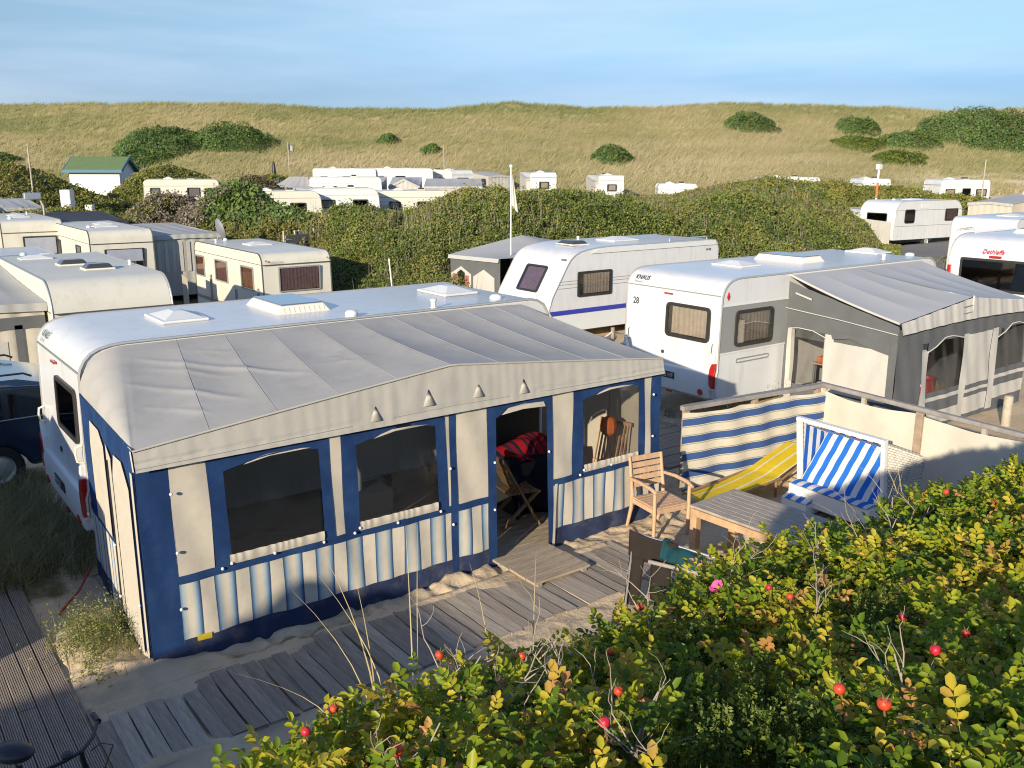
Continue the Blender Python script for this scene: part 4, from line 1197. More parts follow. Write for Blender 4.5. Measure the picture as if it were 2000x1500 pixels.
# ------------------------------------------------------------------ decking
def plank_set(parent, mats, nm='plank'):
    pass
walk = bpy.data.objects.new('boardwalk', None); COL.objects.link(walk)
tag(walk, 'grey weathered boardwalk running along the awning front', kind='structure')
px = -0.655; k = 0
meshes = []
for mi in ('deck', 'deck_b', 'deck_c'):
    for v in range(2):
        mb = MB(); w = 0.133
        mb.grid(lambda a, b: ((a - 0.5) * w, -1.42 + 1.09 * b, 0.042 + 0.004 * math.sin(b * 5 + v * 3 + len(meshes))), 2, 4)
        mb.box(-w / 2, w / 2, -1.42, -0.33, -0.01, 0.035)
        me_o = mb.build('plank', M[mi], walk, bevel=0.003)
        meshes.append(me_o.data)
        bpy.data.objects.remove(me_o)
while px < 5.25:
    me = meshes[random.randrange(len(meshes))]
    o = link_mesh('plank', me, None, walk)
    o.location = (px + 0.0725 + random.uniform(-0.004, 0.004), random.uniform(-0.03, 0.03), random.uniform(-0.006, 0.006))
    o.rotation_euler = (random.uniform(-0.004, 0.004), random.uniform(-0.022, 0.022), random.uniform(-0.010, 0.010))
    px += 0.1455
# ribbed deck on the left: boards run away from the camera
ribd = bpy.data.objects.new('ribbed_decking', None); COL.objects.link(ribd)
tag(ribd, 'ribbed brown decking boards left of the awning', kind='structure')
def rib_mesh(y0, y1):
    poly = [(-0.07, -0.01), (0.07, -0.01)]
    n = 8
    for i in range(n):
        x1 = 0.07 - 0.14 * i / n; x0 = 0.07 - 0.14 * (i + 1) / n
        g = (x1 - x0)
        poly += [(x1 - 0.0001, 0.031), (x1 - g * 0.15, 0.042), (x1 - g * 0.68, 0.042), (x1 - g * 0.83, 0.031)]
    mb = MB().prism(poly, y0, y1, 'y')
    o = mb.build('board', M['groove'], ribd); me = o.data; bpy.data.objects.remove(o); return me
ra, rb, rc = rib_mesh(-0.03, 2.62), rib_mesh(-1.9, -0.04), rib_mesh(2.63, 4.2)
for i in range(6):
    xx = -0.74 - 0.146 * i
    for me in (ra, rb) + ((rc,) if i < 0 else ()):
        o = link_mesh('board', me, None, ribd)
        o.location = (xx, random.uniform(-0.02, 0.02), random.uniform(-0.006, 0.002)); o.rotation_euler = (0, 0, random.uniform(-0.004, 0.004))
# deck inside the awning and the step in front of its door
infl = bpy.data.objects.new('awning_floor', None); COL.objects.link(infl)
tag(infl, 'plank floor inside the striped awning', kind='structure')
mb = MB().box(0.04, 6.38, -0.066, 0.066, 0.0, 0.045); o = mb.build('plank', M['deck_x'], infl, bevel=0.003); me = o.data; bpy.data.objects.remove(o)
for i in range(16):
    o = link_mesh('plank', me, None, infl); o.location = (random.uniform(-0.01, 0.01), 0.10 + 0.145 * i, random.uniform(-0.003, 0.003))
st = thing('wooden_step', 'low wooden step of five planks before the open awning door', 'step', (4.15, -0.44, 0.0))
mb = MB().box(-0.40, 0.40, -0.072, 0.072, 0.085, 0.112); o = mb.build('plank', M['deck_x'], st, bevel=0.004); me = o.data; bpy.data.objects.remove(o)
for i in range(5):
    o = link_mesh('plank', me, None, st); o.location = (random.uniform(-0.008, 0.008), -0.31 + 0.155 * i, random.uniform(-0.003, 0.003)); o.rotation_euler = (0, 0, random.uniform(-0.008, 0.008))
for xx in (-0.34, 0.30):
    MB().box(xx, xx + 0.06, -0.37, 0.37, 0.0, 0.084).build('bearer', M['rail_wood'], st)
# walk boards between the two pitches
wb = bpy.data.objects.new('side_boardwalk', None); COL.objects.link(wb)
tag(wb, 'dark weathered boards behind the windbreak and caravan', kind='structure')
mb = MB().box(-0.9, 0.9, -0.065, 0.065, 0.0, 0.05); o = mb.build('plank', M['deck_b'], wb, bevel=0.003); me = o.data; bpy.data.objects.remove(o)
for i in range(13):
    o = link_mesh('plank', me, None, wb); o.location = (8.75 + random.uniform(-0.02, 0.02), 1.15 + 0.14 * i, 0.01 + random.uniform(-0.004, 0.004))
# ================================================================== neighbouring pitch, number 28
van28 = knaus('caravan', 'white caravan with number 28 on its rear wall', 10.17, 2.25, 0.0, 7.2, 'OH E3 HF', '28',
    [(2.05, 1.38, 2.6, 0.60, 0.74, 0.10, 'white'), (3.75, 1.42, 2.6, 0.74, 1.2, 0.11, 'sky'), (6.65, 1.45, 2.59, 0.6, 0.8, 0.11, 'white')],
    [('c', 5.3, 0.25, 2.6), ('m', 6.9, 0.6, 2.56, 0.10)])
aw2 = thing('awning', 'charcoal and off white awning with pale grey roof beside caravan 28', 'awning', (11.95, 0.0, 0.0))
A2L = 4.6
def zf2(x): return 1.985 + 0.25 * (1 - abs(x - 2.3) / 2.3)
def roof2(s, t):
    x = A2L * s + (0.12 * t if s < .5 else -0.1 * t) ; y = 2.26 * t
    z = zf2(A2L * s) * (1 - t) + 2.56 * t
    f = ((A2L * s - 2.3) / 0.75) % 1.0
    z += -0.02 * 4 * f * (1 - f) * math.sin(math.pi * min(1, t * 1.02)) - 0.03 * math.sin(math.pi * t)
    return (x, y, z)
MB().grid(roof2, 120, 40).build('roof', M['pale_roof'], aw2, smooth=70)
MB().tube([roof2(0, k / 20) for k in range(21)], 0.022, 8).build('roof_beading', M['white_fab'], aw2, smooth=70)
v2 = MB().grid(lambda a, b: (A2L * a, -0.03 - 0.05 * (1 - b) + 0.008 * math.sin(a * 60) + 0.004 * math.sin(a * 131), (1.80 + 0.06 * math.sin(math.pi * a)) * (1 - b) + zf2(A2L * a) * b), 120, 8).build('valance', M['white_fab'], aw2, smooth=70)
for z0, z1 in ((2.10, 2.11), (1.98, 1.99)):
    MB().bar((1.9, -0.075, z0), (2.2, -0.075, z1), 0.008, 0.012).build('valance_seam', M['mid_grey'], v2)
MB().tube([(2.25, -0.05, 1.86), (2.25, -0.05, 2.27)], 0.02, 8).build('valance_pole_sleeve', M['white_fab'], v2, smooth=60)
def f2(name, mat, x0, x1, z0, z1, off=0.0, lean=0.0):
    def g(a, b):
        z = z0 + (z1 - z0) * b; x = x0 + (x1 - x0) * a + lean * (1 - b)
        return (x, -off + wav(x + 4, z, 1.2) - 0.03 * (1 - z / 1.9), z)
    return MB().grid(g, max(2, int((x1 - x0) / .07)), max(2, int((z1 - z0) / .08))).build(name, mat, fw2, smooth=70)
fw2 = bpy.data.objects.new('front_wall', None); COL.objects.link(fw2); fw2.parent = aw2
GR, WF = M['grey_fab'], M['white_fab']
f2('canvas_panel', GR, 0.0, 0.80, -0.05, 1.88)
f2('window_stile', WF, 0.79, 0.98, 0.30, 1.42, 0.006, 0.05)
f2('canvas_panel', GR, 0.9, 2.25, 0.28, 0.66, 0.0)
f2('header_panel', GR, 0.78, 4.6, 1.56, 1.88, 0.004)
f2('canvas_band', WF, 0.95, 2.2, 0.50, 0.57, 0.008)
f2('canvas_band', WF, 1.1, 2.2, 0.06, 0.30, 0.008)
f2('window', M['vinyl_dark'], 0.96, 2.2, 0.64, 1.62, -0.002)
f2('window_stile', WF, 2.16, 2.34, 0.05, 1.58, 0.008)
f2('door_panel', WF, 2.34, 3.2, 0.62, 1.58, 0.0)
f2('door_panel', WF, 2.34, 3.2, 0.05, 0.40, 0.0)
f2('canvas_band', GR, 2.34, 3.2, 0.40, 0.62, 0.002)
f2('canvas_band', WF, 2.34, 3.2, 0.48, 0.54, 0.006)
f2('window_stile', WF, 3.2, 3.42, 0.05, 1.58, 0.008)
f2('canvas_panel', GR, 3.42, 4.6, -0.05, 0.78, 0.0)
f2('canvas_band', WF, 3.42, 4.6, 0.60, 0.67, 0.006)
f2('canvas_band', WF, 3.42, 4.6, 0.22, 0.46, 0.006)
f2('window', M['vinyl_dark'], 3.42, 4.5, 0.78, 1.60, -0.002)
f2('canvas_panel', GR, 0.78, 3.42, -0.05, 0.08, 0.002)
# pointed window tops
for a, b in ((0.96, 2.2), (3.42, 4.6)):
    m_ = (a + b) / 2
    pts = [(a, 1.57), (a, 1.40), (a + .25, 1.47), (m_ - .1, 1.60), (m_ + .15, 1.61), (b, 1.52), (b, 1.57)]
    mb = MB().add([(x, -0.012, z) for x, z in pts[:4]] + [(m_ - .1, -0.012, 1.63), (a, -0.012, 1.63)], [(0, 1, 2, 3, 4, 5)])
    mb.build('window_header', GR, fw2)
    MB().tube([(x, -0.02, z) for x, z in pts[1:6]], 0.012, 6).build('window_piping', WF, fw2, smooth=70)
sw2 = bpy.data.objects.new('side_wall', None); COL.objects.link(sw2); sw2.parent = aw2
def s2(name, mat, pts, off):
    return MB().add([(-off + 0.1 * 0, y, z) for y, z in pts], [tuple(range(len(pts)))]).build(name, mat, sw2)
def s2g(name, mat, y0, y1, z0, z1, off):
    return MB().grid(lambda a, b: (-off + wav(y0 + (y1 - y0) * a + 3, z0 + (z1 - z0) * b, 1.3), y0 + (y1 - y0) * a, z0 + (z1 - z0) * b), 16, 12).build(name, mat, sw2, smooth=70)
MB().grid(lambda a, b: (0.01 + wav(a * 2.2 + 3, b * 2, 1.2) + 0.08 * a, 2.25 * a, 1.46 + (1.93 + 0.52 * a - 1.46) * b), 24, 8).build('gable_panel', GR, sw2, smooth=70)
s2g('canvas_panel', GR, 0.0, 0.16, -0.05, 1.66, 0.0)
s2g('canvas_panel', GR, 2.10, 2.26, -0.05, 1.66, -0.07)
s2g('canvas_panel', GR, 0.0, 2.2, -0.05, 0.62, -0.03)
s2g('canvas_panel', WF, 0.14, 1.20, 0.60, 1.50, 0.002)
s2('header_panel', GR, [(0.12, 1.66), (0.12, 1.44), (0.55, 1.52), (0.85, 1.60), (1.2, 1.55), (1.24, 1.66)], 0.02)
s2g('window_stile', WF, 1.18, 1.36, 0.30, 1.62, 0.008)
s2g('window', M['vinyl'], 1.34, 2.04, 0.66, 1.63, 0.02)
s2g('window_stile', WF, 1.98, 2.14, 0.30, 1.62, 0.002)
MB().tube([(-0.02, 1.33, 1.55), (-0.02, 1.6, 1.64), (-0.01, 1.9, 1.65), (0.0, 2.1, 1.62)], 0.010, 6).build('window_piping', WF, sw2, smooth=70)
MB().tube([(-0.02, 0.0, 1.80), (-0.005, 1.1, 1.90), (0.05, 2.25, 1.97)], 0.009, 6).build('gable_piping', WF, sw2, smooth=70)
MB().bar((0.02, 1.70, 2.18), (0.03, 2.05, 2.26), 0.012, 0.03).build('gable_vent', WF, sw2)
MB().grid(lambda a, b: (A2L + 0.02, 2.25 * a, -0.05 + b * 2.0), 2, 2).build('far_side_wall', GR, aw2)
# things seen through its windows
fc = thing('folding_chair', 'white folding chair leaning inside the charcoal awning window', 'chair', (13.1, 0.35, 0.0), R(10))
MB().add([(0.05, 0, 0.78), (0.62, 0, 0.72), (0.78, 0.04, 1.40), (0.22, 0.04, 1.46)], [(0, 1, 2, 3)]).build('backrest', M['white_plastic'], fc, solid=0.03)
MB().bar((0.02, -0.02, 0.74), (0.68, -0.02, 0.68), 0.04, 0.05).build('seat_rail', M['metal'], fc)
for xx in (0.06, 0.62):
    MB().tube([(xx, 0, 0.74), (xx - 0.1, 0.1, 0.0)], 0.014, 6).build('leg', M['metal'], fc)
tb = thing('awning_table', 'table with orange cloth inside the charcoal awning side window', 'table', (13.0, 1.5, 0.0))
MB().box(-0.45, 0.5, -0.5, 0.5, 0.90, 0.93).build('tabletop', M['teak'], tb)
MB().box(-0.47, 0.3, -0.30, 0.40, 0.932, 1.06).build('folded_cloth', M['orange'], tb, bevel=0.04)
for xx in (-0.42, 0.42):
    for yy in (-0.45, 0.45):
        MB().box(xx - .02, xx + .02, yy - .02, yy + .02, 0, 0.90).build('leg', M['metal'], tb)
rb_ = thing('red_bucket', 'red bucket on the floor inside the charcoal awning', 'bucket', (13.95, 0.5, 0.0))
MB().lathe([(0.12, 0), (0.16, 0.30), (0.17, 0.31), (0.14, 0.30), (0.10, 0.05)], (0, 0, 0.42), 16).build('tub', M['red_plastic'], rb_, smooth=50)
MB().lathe([(0.18, 0), (0.18, 0.42)], (0, 0, 0), 10).build('stool', M['rail_wood'], rb_)

# ================================================================== windbreak fences
sf = thing('windbreak', 'blue and cream striped canvas windbreak on a wooden rail', 'windbreak', (7.4, 0.42, 0.0), math.atan2(-0.32, 2.75))
FL = 2.77
def sfp(a, b):
    x = -0.07 + (FL + 0.07) * a
    sag = -0.03 * math.sin(math.pi * ((x / 0.95) % 1.0)) * (b ** 4)
    return (x, -0.065 + 0.03 * math.sin(x * 3.1 + b * 2) + 0.014 * math.sin(x * 11 + b * 3), 0.0 + (1.15 + sag) * b)
MB().grid(sfp, 60, 26).build('striped_canvas', M['fence_stripe'], sf, smooth=70)
MB().bar((-0.06, 0.03, 1.205), (FL + 0.05, 0.03, 1.205), 0.12, 0.065).build('top_rail', M['rail_wood'], sf, bevel=0.01)
for xx in (0.04, 1.35, FL - 0.1):
    MB().box(xx - .04, xx + .04, 0.0, 0.08, -0.1, 1.17).build('post', M['post_wood'], sf, bevel=0.006)
cf = thing('windbreak', 'cream canvas windbreak behind the blue beach chair', 'windbreak', (10.12, 0.12, 0.0), R(-90) + math.atan2(-0.25, 3.1))
CL = 5.6
MB().grid(lambda a, b: (CL * a, -0.03 + 0.022 * math.sin(a * 17 + b * 2) + 0.01 * math.sin(a * 53), -0.1 + (1.235 - 0.05 * math.sin(math.pi * ((CL * a / 1.6) % 1.0))) * b), 70, 16).build('cream_canvas', M['fence_cream'], cf, smooth=70)
MB().bar((-0.1, 0.03, 1.21), (CL, 0.03, 1.17), 0.10, 0.07).build('top_rail', M['rail_wood'], cf, bevel=0.02)
for xx in (1.72, 3.5, 5.3):
    p_ = MB().box(xx - .055, xx + .055, -0.085, -0.04, -0.2, 1.18).build('post', M['post_wood'], cf, bevel=0.006)
for xx in (0.05, 0.75, 2.6):
    MB().box(xx - .03, xx + .03, 0.0, 0.05, -0.2, 1.17).build('rear_post', M['pale_post'], cf)
# pole by awning 28 and the small posts
pp = MB().lathe([(0.075, -0.2), (0.078, 0.0), (0.078, 0.52), (0.066, 0.545), (0.02, 0.55)], (0, 0, 0), 14).build('wooden_post', M['pale_post'], None, smooth=50)
pp.location = (14.5, -0.73, 0.0); tag(pp, 'short pale wooden post in front of the charcoal awning', 'post')

# ================================================================== furniture on the sand
ch = thing('armchair', 'pale teak slatted armchair on the sand beside the striped wall', 'chair', (6.02, -0.46, 0.02), R(-9))
W2, D2 = 0.26, 0.24
for sx in (-1, 1):
    MB().tube([(sx * W2, -D2, 0.0), (sx * W2, -D2 - 0.005, 0.30), (sx * W2, -D2, 0.64)], [0.021, 0.026, 0.022], 8).build('front_leg', M['teak'], ch, smooth=60)
    MB().tube([(sx * (W2 - .02), D2 + 0.10, 0.0), (sx * (W2 - .02), D2 + 0.02, 0.28), (sx * (W2 - .02), D2 + 0.01, 0.46), (sx * (W2 - .02), D2 + 0.09, 0.92)], [0.021, 0.026, 0.026, 0.019], 8).build('rear_leg', M['teak'], ch, smooth=60)
    pts = [(sx * (W2 + .01), -D2 - 0.05, 0.635), (sx * (W2 + .02), -D2 + 0.06, 0.665), (sx * (W2 + .015), 0.05, 0.675), (sx * W2, D2 + 0.05, 0.655)]
    MB().tube(pts, [0.022, 0.026, 0.024, 0.02], 8).build('armrest', M['teak'], ch, smooth=60)
    MB().bar((sx * (W2 - .01), -D2, 0.38), (sx * (W2 - .02), D2, 0.38), 0.025, 0.06).build('seat_rail', M['teak'], ch)
MB().bar((-W2, -D2, 0.38), (W2, -D2, 0.38), 0.025, 0.06).build('seat_rail', M['teak'], ch)
MB().bar((-W2, D2, 0.38), (W2, D2, 0.38), 0.025, 0.06).build('seat_rail', M['teak'], ch)
for i in range(7):
    y0 = -D2 - 0.01 + i * 0.07
    MB().box(-W2 + .01, W2 - .01, y0, y0 + 0.062, 0.412, 0.430).build('seat_slat', M['teak'], ch, bevel=0.004)
for i in range(5):
    z0 = 0.53 + i * 0.081
    yy = D2 + 0.02 + (z0 - 0.46) * 0.17
    MB().add([(-W2 + .02, yy, z0), (W2 - .02, yy, z0), (W2 - .02, yy + 0.011, z0 + 0.064), (-W2 + .02, yy + 0.011, z0 + 0.064)], [(0, 1, 2, 3)]).build('back_slat', M['teak'], ch, solid=0.018)

tbm = thing('garden_table', 'grey weathered slatted garden table behind the rose bushes', 'table', (6.09, -1.98, 0.0), R(3))
TX, TY = 0.42, 0.72
nsl = 8
for i in range(nsl):
    xx = -TX + (2 * TX) * i / nsl
    MB().box(xx + 0.004, xx + 2 * TX / nsl - 0.002, -TY + .07, TY - .07, 0.695, 0.722).build('top_slat', M['grey_wood'], tbm, bevel=0.003)
for s in (-1, 1):
    MB().box(-TX, TX, s * TY - (0.07 if s > 0 else 0), s * TY + (0 if s > 0 else 0.07), 0.693, 0.720).build('top_end', M['grey_wood'], tbm, bevel=0.004)
    MB().box(s * TX - .015, s * TX + .015, -TY + .03, TY - .03, 0.61, 0.692).build('apron', M['table_side'], tbm, bevel=0.003)
    MB().box(-TX + .02, TX - .02, s * (TY - .03) - .012, s * (TY - .03) + .012, 0.61, 0.692).build('apron', M['table_side'], tbm)
for sx in (-1, 1):
    for sy in (-1, 0, 1) if sx < 0 else (-1, 1):
        if sy == 0: continue
        MB().box(sx * (TX - .05) - .045, sx * (TX - .05) + .045, sy * (TY - .06) - .045, sy * (TY - .06) + .045, -0.05, 0.61).build('leg', M['table_side'], tbm, bevel=0.005)

# hooded wicker beach chair
sk = thing('beach_chair', 'hooded white wicker beach chair with blue and white striped cushions', 'beach chair', (8.12, -1.53, 0.0), R(-3))
YH = 0.63
fr_f = [(0.15, 0.12), (0.0, 1.22)]
# front frame of painted boards
for s in (-1, 1):
    MB().bar((0.14, s * YH, 0.10), (0.0, s * YH, 1.22), 0.055, 0.07, (1, 0, 0)).build('frame_post', M['white_wood'], sk, bevel=0.006)
MB().bar((0.0, -YH - .028, 1.235), (0.0, YH + .028, 1.235), 0.08, 0.05).build('frame_head', M['white_wood'], sk, bevel=0.006)
def weave_panel(name, fn, nu, nv, par):
    """basket weave of flat strips over the surface fn(u,v) -> (point, normal)"""
    mb = MB()
    for j in range(nv):
        v0, v1 = j / nv + 0.10 / nv, (j + 1) / nv - 0.10 / nv
        for i in range(nu):
            u0, u1 = i / nu, (i + 1) / nu
            up = 1 if (i + j) % 2 == 0 else -1
            ps = []
            for uu, vv, d in ((u0, v0, 0), ((u0 + u1) / 2, v0, 0.011 * up), (u1, v0, 0), (u1, v1, 0), ((u0 + u1) / 2, v1, 0.011 * up), (u0, v1, 0)):
                p, n = fn(uu, vv); ps.append(Vector(p) + Vector(n) * d)
            k = len(mb.v); mb.v.extend([tuple(p) for p in ps]); mb.f.extend([(k, k + 1, k + 4, k + 5), (k + 1, k + 2, k + 3, k + 4)])
    for i in range(nu):
        u0, u1 = (i + 0.36) / nu, (i + 0.64) / nu
        for j in range(nv):
            a, n = fn(u0, j / nv); b, _ = fn(u1, j / nv); c, _ = fn(u1, (j + 1) / nv); d, _ = fn(u0, (j + 1) / nv)
            k = len(mb.v); mb.v.extend([a, b, c, d]); mb.f.append((k, k + 1, k + 2, k + 3))
    return mb.build(name, M['wicker'], par)
def hood_x(v): return 0.03 + 0.11 * (1 - v)
for s in (-1, 1):
    def side(u, v, s=s):
        # u from the front frame to the back, v from bottom to top
        zt = 1.20 - 0.34 * u; zb = 0.15
        if u > 0.88: zt -= 0.14 * ((u - 0.88) / 0.12) ** 2
        z = zb + (zt - zb) * v
        xback = 0.93 - 0.12 * (1 - v)
        return ((hood_x(v) + (xback - hood_x(v)) * u, s * (YH + 0.01), z), (0, s, 0))
    weave_panel('wicker_side', side, 22, 30, sk)
def topw(u, v):
    z = 1.215 - 0.34 * u - (0.14 * ((u - 0.88) / 0.12) ** 2 if u > 0.88 else 0)
    return ((0.02 + 0.91 * u, -YH + 2 * YH * v, z), (0, 0, 1))
weave_panel('wicker_top', topw, 22, 30, sk)
weave_panel('wicker_back', lambda u, v: ((0.93 - 0.12 * (1 - v), -YH + 2 * YH * u, 0.15 + 0.59 * v), (1, 0, 0)), 26, 18, sk)
# striped lining of the sides and roof, cushions
for s in (-1, 1):
    MB().add([(0.13, s * (YH - .03), 0.42), (0.05, s * (YH - .03), 1.17), (0.76, s * (YH - .03), 0.86), (0.70, s * (YH - .03), 0.5)], [(0, 1, 2, 3)]).build('side_lining', M['chair_stripe_side'], sk)
MB().add([(0.04, -YH + .03, 1.17), (0.04, YH - .03, 1.17), (0.78, YH - .03, 0.87), (0.78, -YH + .03, 0.87)], [(0, 1, 2, 3)]).build('roof_lining', M['chair_stripe'], sk)
def cush(a, b):
    y = -YH + .05 + (2 * YH - .1) * a
    x = 0.58 - 0.52 * (1 - b)
    z = 0.38 + 0.62 * b
    q = 0.008 * math.sin(math.pi * b * 3) ** 2 + 0.012 * math.sin(math.pi * a)
    return (x - q, y, z + 0.3 * q)
MB().grid(cush, 30, 24).build('back_cushion', M['chair_stripe'], sk, smooth=80)
MB().grid(lambda a, b: (-0.16 + 0.24 * b, -YH + .05 + (2 * YH - .1) * a, 0.385 + 0.02 * math.sin(math.pi * b)), 30, 8).build('seat_cushion', M['chair_stripe'], sk, smooth=80)
MB().box(-0.14, 0.70, -YH + .02, YH - .02, 0.14, 0.365).build('seat_box', M['white_wood'], sk)
MB().grid(lambda a, b: (-0.26 + 0.26 * b, 0.22 + 0.40 * a, 0.20 + 0.10 * b), 6, 4).build('footrest_cushion', M['chair_stripe'], sk, smooth=70)
MB().box(-0.26, 0.0, 0.22, 0.62, 0.05, 0.19).build('footrest', M['white_wood'], sk)

# yellow lounger
yl = thing('lounger', 'yellow striped canvas lounger beside the striped windbreak', 'lounger', (6.8, -0.40, 0.0), R(4))
def yp(a, b):
    x = 2.45 * a
    z = 0.24 + 0.05 * math.sin(a * 3) - 0.05 * math.sin(math.pi * min(1, a / 0.62))
    if a > 0.60: z += (a - 0.60) * 0.62
    return (x, -0.25 + 0.50 * b, z + 0.004 * math.sin(b * 12))
MB().grid(yp, 40, 8).build('canvas', M['yellow_stripe'], yl, smooth=70)
for yy in (-0.26, 0.26):
    MB().tube([(0, yy, 0.25), (1.5, yy, 0.26)], 0.018, 8).build('side_rail', M['teak_dark'], yl)
    MB().tube([(1.45, yy, 0.22), (2.45, yy, 0.47)], 0.018, 8).build('back_rail', M['teak_dark'], yl)
    for xx in (0.15, 1.4):
        MB().tube([(xx, yy, 0.27), (xx, yy, 0.0)], 0.018, 8).build('leg', M['teak_dark'], yl)
    MB().tube([(2.1, yy, 0.36), (1.9, yy, 0.0)], 0.016, 8).build('prop', M['teak_dark'], yl)

# clothes drying on a rack in front of the table
rk = thing('drying_rack', 'grey metal rack carrying dark clothes before the table', 'rack', (4.42, -1.60, 0.0), math.atan2(-0.62, 0.22))
MB().tube([(0, 0, 0.80), (0.9, 0, 0.74)], 0.013, 8).build('rail', M['metal'], rk, smooth=60)
MB().tube([(0.25, -0.12, 0.58), (1.3, -0.12, 0.60)], 0.022, 8).build('lower_rail', M['rail_wood'], rk, smooth=60)
for xx in (0.02, 0.88):
    for yy in (-0.16, 0.16):
        MB().tube([(xx, 0, 0.80 - 0.06 * xx), (xx, yy, 0.0)], 0.011, 6).build('leg', M['metal'], rk)
tr = thing('trousers', 'dark brown trousers hanging over the drying rack', 'trousers', (4.42, -1.60, 0.0), math.atan2(-0.62, 0.22))
def trp(a, b):
    u = -0.02 + 0.54 * a
    drop = 0.0
    z = 0.835 - 0.06 * u - 0.03 * math.sin(math.pi * a) - b * 0.28
    return (u, -0.028 - 0.03 * math.sin(a * 9) * b, z)
MB().grid(trp, 24, 8).build('waist', M['brown_cloth'], tr, smooth=80, solid=0.012)
for a0, a1, ln in ((0.0, 0.16, 0.66), (0.24, 0.46, 0.42)):
    MB().grid(lambda a, b: (a0 - 0.05 * b * (1 if a0 == 0 else -0.3) + (a1 - a0) * a, -0.03 - 0.03 * math.sin(a * 3.1) - 0.02 * b, 0.56 - 0.02 * a - ln * b + 0.02 * a), 8, 12).build('trouser_leg', M['brown_cloth'], tr, smooth=80, solid=0.02)
tw = thing('towel', 'dark teal towel bunched over the rack beside the brown trousers', 'towel', (4.42, -1.60, 0.0), math.atan2(-0.62, 0.22))
MB().grid(lambda a, b: (0.36 + 0.40 * a, 0.10 - 0.22 * b + 0.02 * math.sin(a * 14), 0.50 + 0.30 * math.sin(math.pi * (0.15 + 0.7 * b)) ** 0.8 - 0.10 * a + 0.02 * math.sin(a * 9 + b * 4)), 22, 16).build('cloth', M['teal_cloth'], tw, smooth=80, solid=0.012)

# ------------------------------------------------------------------ inside the striped awning
dc = thing('folding_chair', 'dark slatted wooden folding chair just inside the open awning door', 'chair', (4.70, 0.80, 0.045), R(80))
for s in (-1, 1):
    MB().bar((s * 0.22, -0.24, 0.02), (s * 0.22, 0.26, 0.92), 0.03, 0.045, (1, 0, 0)).build('back_post', M['teak_dark'], dc)
    MB().bar((s * 0.18, 0.26, 0.02), (s * 0.18, -0.26, 0.46), 0.03, 0.045, (1, 0, 0)).build('cross_leg', M['teak_dark'], dc)
for i in range(8):
    xx = -0.19 + i * 0.054
    MB().bar((xx, 0.06, 0.50), (xx, 0.265, 0.90), 0.034, 0.014, (1, 0, 0)).build('back_slat', M['teak_dark'], dc)
MB().bar((-0.24, 0.275, 0.92), (0.24, 0.275, 0.92), 0.03, 0.05).build('top_rail', M['teak_dark'], dc)
for i in range(7):
    yy = -0.24 + i * 0.06
    MB().box(-0.20, 0.20, yy, yy + 0.048, 0.45, 0.468).build('seat_slat', M['teak_dark'], dc)
rc = thing('folding_chair', 'wooden slatted chair behind the clear awning window', 'chair', (6.03, 0.60, 0.045), R(-78))
for i in range(9):
    xx = -0.22 + i * 0.055
    MB().bar((xx, 0.10, 0.52), (xx, 0.26, 1.10), 0.032, 0.014, (1, 0, 0)).build('back_slat', M['teak'], rc)
for z_, y_ in ((1.10, 0.26), (0.55, 0.11)):
    MB().bar((-0.25, y_ + .015, z_), (0.25, y_ + .015, z_), 0.03, 0.05).build('back_rail', M['teak'], rc)
MB().box(-0.22, 0.22, -0.24, 0.16, 0.43, 0.46).build('seat', M['teak'], rc)
for sx in (-0.2, 0.2):
    for sy in (-0.22, 0.16):
        MB().box(sx - .02, sx + .02, sy - .02, sy + .02, 0, 0.43).build('leg', M['teak'], rc)
nb = thing('chest', 'dark cabinet standing against the caravan inside the awning', 'cabinet', (5.2, 2.05, 0.045))
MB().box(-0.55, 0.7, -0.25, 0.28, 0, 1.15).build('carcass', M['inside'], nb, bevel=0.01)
for xx in (-0.25, 0.05):
    MB().lathe([(0.10, 0), (0.13, 0.03), (0.13, 0.06), (0.03, 0.08)], (xx, 0, 1.152), 14).build('pot', M['white_plastic'], nb, smooth=50)
bl = thing('blanket', 'red checked blanket and dark bedding piled inside the awning door', 'blanket', (5.25, 1.30, 0.045))
MB().grid(lambda a, b: (-0.35 + 0.9 * a, -0.35 + 0.7 * b, 0.72 + 0.20 * math.sin(math.pi * a) * math.sin(math.pi * b) + 0.03 * math.sin(a * 14 + b * 9)), 24, 18).build('red_cloth', M['red_cloth'], bl, smooth=80, solid=0.03)
MB().grid(lambda a, b: (-0.48 + 1.05 * a + 0.03 * math.sin(b * 9), -0.42 + 0.1 * math.sin(a * 7) - 0.05 * math.sin(b * 5), 0.02 + 0.74 * b), 14, 10).build('dark_bundle', M['navy_cloth'], bl, smooth=60, solid=0.1)
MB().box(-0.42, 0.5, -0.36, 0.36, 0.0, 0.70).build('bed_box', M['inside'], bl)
bt = thing('bottle', 'white plastic bottle on a shelf behind the middle awning window', 'bottle', (2.55, 0.9, 0.0))
MB().lathe([(0.06, 0), (0.065, 0.02), (0.065, 0.2), (0.03, 0.27), (0.025, 0.30), (0.03, 0.31), (0.02, 0.33)], (0, 0, 0.93), 16).build('flask', M['white_plastic'], bt, smooth=50)
MB().box(-0.35, 0.35, -0.2, 0.2, 0.0, 0.928).build('stand', M['inside'], bt)
wk = thing('sunlit_patch', 'orange form for the sunlit chair back behind the clear right awning window', 'shade', (5.98, 0.46, 0.0))  # sunlight on the chair back put into an orange form with cord
MB().lathe([(0.05, 0), (0.10, 0.05), (0.11, 0.13), (0.09, 0.22), (0.05, 0.25)], (0, 0, 1.06), 8).build('shade', M['orange'], wk)
MB().tube([(0, 0, 1.33), (0, 0, 2.2)], 0.004, 5).build('cord', M['black'], wk)

